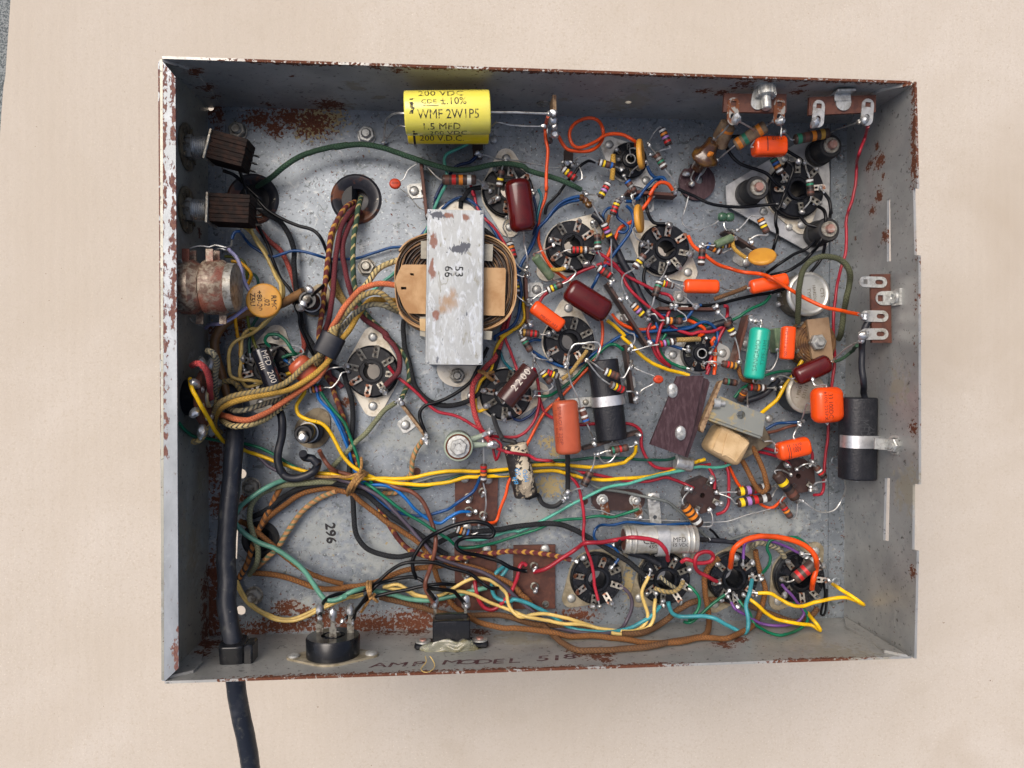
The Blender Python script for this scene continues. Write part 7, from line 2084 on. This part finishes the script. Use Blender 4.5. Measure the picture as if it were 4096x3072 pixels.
bmesh.ops.create_icosphere(bm, subdivisions=4, radius=1)
for v in bm.verts:
    k = 1 + .34 * noise.noise(v.co * 1.9) + .07 * noise.noise(v.co * 5)
    v.co = M @ V((v.co.x * k * 3.2 + 6.0 + .8 * math.sin(v.co.y * 4), v.co.y * k * 13.5 - .5, max(.05, v.co.z * k * 5.0 + 1.0 + 2.2 * noise.noise(V((v.co.y * 2.5, 4, 1))))))
addbm(mb, bm, None, 0, True)
mb.build('hot_glue', 'glue', fb)
W('thin cured glue thread looped over the handwriting', 'w_cream', .22, 'e2 1110,900,52 1120,960,55 1060,1040,58 1090,1070,59 1160,1065,58.5 1215,1010,56 1190,940,53 1160,900,52', name='glue_thread', cat='glue', group='glue traces')

# ------------------------------------------------------------------ floor mounted round parts
def can(label, st, r, h, side, top, nm='round_control', lines=(), rot=0., lugs=()):
    p = pt(st, h)
    o = thing(nm, label, 'control', (p.x, p.y, 0))
    M = T(p.x, p.y, 0)
    mb = MB()
    lathe(mb, [(r - .5, .2), (r - .2, 1.6), (r - .2, h - 2.4)], 48, M)
    mb.build('side', side, o)
    mb = MB()
    lathe(mb, [(r - .1, h - 2.6), (r, h - 1.0), (r - .7, h - .2), (r - 1.5, h), (r - 2.4, h - .45), (r - 3, h - .5), (.01, h - .5)], 48, M)
    t_ = mb.build('cover', top, o)
    if lines:
        mb = MB()
        for s, size, x, y in lines:
            text_on(mb, s, size, lambda a, b: V((p.x + (a + x) * math.cos(rot) - (b + y) * math.sin(rot), p.y + (a + x) * math.sin(rot) + (b + y) * math.cos(rot), h - .42)))
        mb.build('lettering', 'can_side', t_)
    for q_ in lugs:
        u = pt(q_, 7)
        mb = MB()
        d = V((u.x - p.x, u.y - p.y, 0))
        box(mb, 5, 3, .6, T(u.x - d.normalized().x * 2, u.y - d.normalized().y * 2, 6.5, math.atan2(d.y, d.x)), .1)
        l_ = mb.build('lug', 'lug', o)
        mb = MB()
        blob(mb, V((u.x, u.y, 7.6)), 1.6)
        mb.build('solder', 'solder', l_)
    return o
can('large silver round control stamped TYPE beneath the olive cloth loop', 'b4 1075,1045', 12.4, 15, 'can_side', 'can_top', lines=[('TYPE', 2.0, 0, 0), ('18A82266', 1.7, 0, 3.2), ('CTS', 2.2, 0, 7.6)], rot=math.radians(-84), lugs=('b4 765,1050', 'b4 765,1150'))
can('beige round control stamped 1 MEG under the small oxblood capacitor', 'c4 1055,670', 11.4, 16, 'bakelite', 'can_grey', lines=[('1 MEG', 1.9, -.8, 4.6), ('535115', 1.9, .6, 1.2)], rot=math.radians(74), lugs=('c4 790,560', 'c4 800,620', 'c4 815,680'))
# wound coil with fibre bracket
p = pt('c4 1140,170', 14)
co_ = thing('wound_coil', 'golden brown wound coil clamped under a fibre bar by a hex nut', 'coil', (p.x, p.y, 0))
mb = MB()
pr = [(12.2, .5)]
for k in range(14):
    pr += [(12.4 + .25 * math.sin(k), 1 + k * .9), (12.0, 1.45 + k * .9)]
pr += [(11.6, 14), (9.5, 14.2), (.01, 14.2)]
lathe(mb, pr, 40, T(p.x, p.y, 0))
mb.build('winding', 'coil_brown', co_)
mb = MB()
for k in range(5):
    lathe(mb, [(11 - k * 1.4, 14.1), (10.6 - k * 1.4, 14.8), (10.0 - k * 1.4, 14.1)], 40, T(p.x, p.y, 0))
mb.build('winding_layer', 'coil_brown', co_)
q_ = pts('b4 1050,1300 b4 1262,1275 c4 1312,370 c4 1100,330', 16.5)
mb = MB()
plate(mb, [(u.x, u.y) for u in q_][::-1], [], 2.0, T(0, 0, 14.9))
fbk = mb.build('fibre_bar', 'fibre_edge', co_)
mat('fibre_bar', (.28, .19, .115), .7, 0, (.22, .14, .08), 90, .42, .6, 5, .2, 700)
fbk.data.materials[0] = MATS['fibre_bar']
nut('c4 1168,168', 4.6, 'zinc', False, True, fbk, 3.6, .1, 16.0)
for st in ('b4 985,1350', 'c4 965,250', 'c4 1005,295'):
    mb = MB()
    u = pt(st, 13)
    box(mb, 4, 1, 3, T(u.x, u.y, 11, .8), .1)
    blob(mb, u, 1.5)
    mb.build('lug', 'lug', co_)
mb = MB()
u0 = pt('c4 770,150', 8)
box(mb, 4, 14, 9, T(u0.x, u0.y, 0, .12), .6)
mb.build('insulator', 'green_tube', co_)

# upright ceramic power resistor with a hex screw
p = pt('c2 1475,1345', 20)
b0_ = pt('c2 1475,1345', 20)
pr_ = thing('ceramic_power_resistor', 'pale green ceramic power resistor standing upright with a hex screw on top', 'resistor', (p.x, p.y, 0))
M = T(p.x, p.y, 0)
mb = MB()
lathe(mb, [(7.2, .2), (7.6, 1), (7.6, 18.6), (7.9, 19.4), (7.6, 20.4), (6.4, 20.8), (5.8, 20)], 40, M)
pb = mb.build('body', 'ceramic', pr_)
mb = MB()
lathe(mb, [(6.9, 20.3), (6.8, 20.9), (6.2, 21), (5.9, 20.4)], 36, M)
mb.build('rusty_ring', 'rust', pb)
mb = MB()
lathe(mb, [(6.0, 20.1), (5.9, 20.9), (5, 21.0), (.01, 21.0)], 32, M)
lathe(mb, [(4.6, 20.9), (4.6, 22.8), (4.2, 23.2), (2.2, 23.2), (1.9, 22.8), (.01, 22.8)], 6, T(p.x, p.y, 0, .3), 0, False)
mb.build('hex_screw', 'zinc', pr_)
for q_, z in (('c2 1850,1320', 15), ('c2 1800,1195', 13)):
    u = pt(q_, z)
    d = V((u.x - p.x, u.y - p.y, 0))
    mb = MB()
    v0 = V((p.x, p.y, z)) + d.normalized() * 6.8
    tube(mb, [v0, v0.lerp(u, .5), u], lambda t: 2.0 - 1.2 * t, 10)
    t_ = mb.build('terminal', 'ceramic', pr_)
    mb = MB()
    blob(mb, u, 2.2, 0, d)
    mb.build('solder', 'solder', t_)

# choke: plum fibre plates, steel bracket and taped coil
ck = thing('choke', 'slanted choke with two plum fibre plates, steel bracket and tan taped coil', 'choke', pt('c4 150,850', 0))
z1 = 33
def slab(st, z, th, m, name, zs=None):
    P = pts(st, z)
    mb = MB()
    plate(mb, [(u.x, u.y) for u in P][::-1], [], th, T(0, 0, z - th))
    return mb.build(name, m, ck)
pl1 = slab('c3 1960,568 2212,558 2255,562 2130,1180 2040,1455 1660,1320', z1, 2.0, 'phenolic_plum', 'fibre_plate')
pl2 = slab('c3 2225,575 2300,600 2320,640 2190,1150 2075,1470 2050,1460', z1 - 5, 1.8, 'phenolic_plum', 'fibre_plate')
pl3 = slab('c4 195,560 225,545 30,1060 5,1045 0,1000', z1 - 2, 5, 'fibre_edge', 'fibre_edge')
for q_ in ('c3 1905,725', 'c3 1995,1195'):
    u = pt(q_, z1)
    mb = MB()
    lathe(mb, [(3.4, 0), (3.2, 1.2), (2.6, 1.7), (1.0, 1.8), (.8, 1.4), (.01, 1.4)], 20, T(u.x, u.y, z1) @ Matrix.Diagonal((.85, 1.15, 1, 1)))
    mb.build('rivet', 'zinc', pl1)
# bracket: an L section channel whose long axis slants down to the right
a, b_ = pt('c4 130,760', 30), pt('c4 640,990', 27)
ax = (b_ - a)
side = V((ax.y, -ax.x, 0)).normalized()                # towards lower left
mb = MB()
P = [pt('c4 ' + s, z) for s, z in (('195,695', 31), ('640,880', 29), ('600,1095', 28), ('80,905', 30))]
o2 = [(u.x, u.y) for u in P][::-1]
hx = pt('c4 408,885', 30)
plate(mb, o2, [circ(hx.x, hx.y, 2.3, 18)[::-1]], 1.5, T(0, 0, 28.0))
br = mb.build('bracket', 'bracket_steel', ck)
mb = MB()
e0, e1 = P[3], P[2]
m_ = e0.lerp(e1, .5)
box(mb, (e1 - e0).length, 1.5, 16, T(m_.x - .4, m_.y - .6, 12.6, math.atan2((e1 - e0).y, (e1 - e0).x)), .2)
e0, e1 = P[1], P[2]
m_ = e0.lerp(e1, .5)
box(mb, (e1 - e0).length, 1.5, 28, T(m_.x, m_.y, .1, math.atan2((e1 - e0).y, (e1 - e0).x)), .2)
mb.build('bracket_flange', 'bracket_steel', ck)
u0, u1 = pt('c4 160,770', 30), pt('c4 250,775', 30)
mb = MB()
lathe(mb, [(2.9, -2), (2.9, 1.5), (1.4, 1.8), (1.4, 4.5), (.01, 4.7)], 14, frame(u0, u1 - u0))
mb.build('screw', 'zinc', br)
a, b_ = pt('c4 130,1060', 17), pt('c4 330,1180', 17)
mb = MB()
M = frame(pt('c4 190,1160', 5), V((0, 0, 1)), V((.87, -.5, 0)))
bm = bmesh.new()
bmesh.ops.create_cube(bm, size=1)
bmesh.ops.bevel(bm, geom=[e for e in bm.edges], offset=.24, segments=4, affect='EDGES', profile=.55)
for v in bm.verts:
    v.co = V((v.co.x * 20.5, v.co.y * 16.5, (v.co.z + .5) * 18)) * (1 + .035 * noise.noise(v.co * 4))
addbm(mb, bm, M, 0, True)
cb = mb.build('taped_coil', 'tape', ck, angle=60)
for k, (off, an) in enumerate(((-5.2, .12), (3.2, -.10), (-.6, .3))):
    mb = MB()
    Q = M @ Matrix.Translation((off, 0, 17.9 + k * .3)) @ Matrix.Rotation(an, 4, 'Z')
    plate(mb, [(-3.6, -6.5), (0, -7 + k), (3.8, -6.2), (3.5, 0), (3.9, 6.6), (-1, 7), (-3.4, 6.3), (-3.8, 1)], [], .45, Q)
    mb.build('tape_wrap', 'tape', cb)
mb = MB()
M2 = frame(pt('c4 330,1140', 3), V((0, 0, 1)), V((.87, -.5, 0)))
box(mb, 26, 12, 14, T(pt('c4 400,1160', 3).x, pt('c4 400,1160', 3).y, .1, math.radians(28)), .4)
mb.build('core', 'can_side', ck)
u = pt('c3 2030,1530', 8)
mb = MB()
pill(mb, u + V((-5, 1, 0)), u + V((5, -1, 0)), 4.2, 4.0, 1.0, 2.2, 24)
mb.build('end_cap', 'nickel', ck)

# wax dipped coil standing on a brown disc near the top
b0_ = pt('f1 440,880', 2)
dk = thing('mounting_disc', 'plum brown notched fibre disc on the floor beside the mounting plate', 'disc', (b0_.x, b0_.y, 0))
mb = MB()
R_ = 240 * 400 / 1269 / 7.2
o = []
for k in range(40):
    a = 2 * math.pi * k / 40
    rr = R_ * (.86 if k in (13, 14) else 1)
    o.append((b0_.x + rr * math.cos(a), b0_.y + rr * math.sin(a)))
plate(mb, o, [circ(pt('f1 465,850', 2).x, pt('f1 465,850', 2).y, 2.4, 14)[::-1]], 1.8, T(0, 0, .3))
mb.build('disc', 'phenolic_plum', dk)
for q_ in ('f1 370,905', 'f1 300,780'):
    mb = MB()
    blob(mb, pt(q_, 5), 2.0)
    mb.build('solder', 'solder', dk)
a0, a1, a2 = pt('f1 430,720', 8), pt('f1 540,560', 14), pt('f1 660,370', 22)
wx = thing('wax_coil', 'amber wax dipped coil leaning on the fibre disc below the top wall', 'coil', (a0.x, a0.y, 0))
ax = (a2 - a0)
M = frame(a0, ax)
L = ax.length
mb = MB()
lathe(mb, [(3.0, 0), (3.6, 2), (4.6, L * .3), (7.4, L * .36), (7.9, L * .44), (7.2, L * .54), (5.0, L * .62), (4.1, L * .8), (3.9, L), (2.6, L + .1), (2.3, L - .6), (.01, L - .6)], 32, M,
      0, True, lambda k, a, r: r * (1 + .06 * math.sin(3 * a + k) + .04 * math.sin(5 * a)))
wb = mb.build('body', 'wax', wx, angle=70)
mb = MB()
u = M @ V((4.1, 1, L * .72))
blob(mb, u, 1.7)
mb.build('colour_dot', 'b_org', wb)
for s in ('f1 400,740,9 375,790,6 360,840,4 390,900,4', 'f1 500,690,12 520,740,8 480,780,6 440,870,4', 'f1 560,680,11 520,760,7 480,800,5'):
    fan(pts(s), .45, 'lead', wx)
R('pale tan tube resistor leaning from the wax coil up to the left top strip', '- - - org', 3.3, 'f1 735,440,20 850,165,30', '', '', body='old_tube')
R('split tan tube resistor beside the other leaning one', '- - -', 2.6, 'f1 690,310,20 800,120,30', 'f1 660,330,20', '', body='old_tube')
W('tinned wire between the two leaning tan tubes', 'lead', .5, 'f1 680,340,26 720,290,32 780,240,35 835,165,34', name='bare_wire', group='bare tinned wires')
for o in scene.objects:
    if 'o_' in o:
        del o['o_']
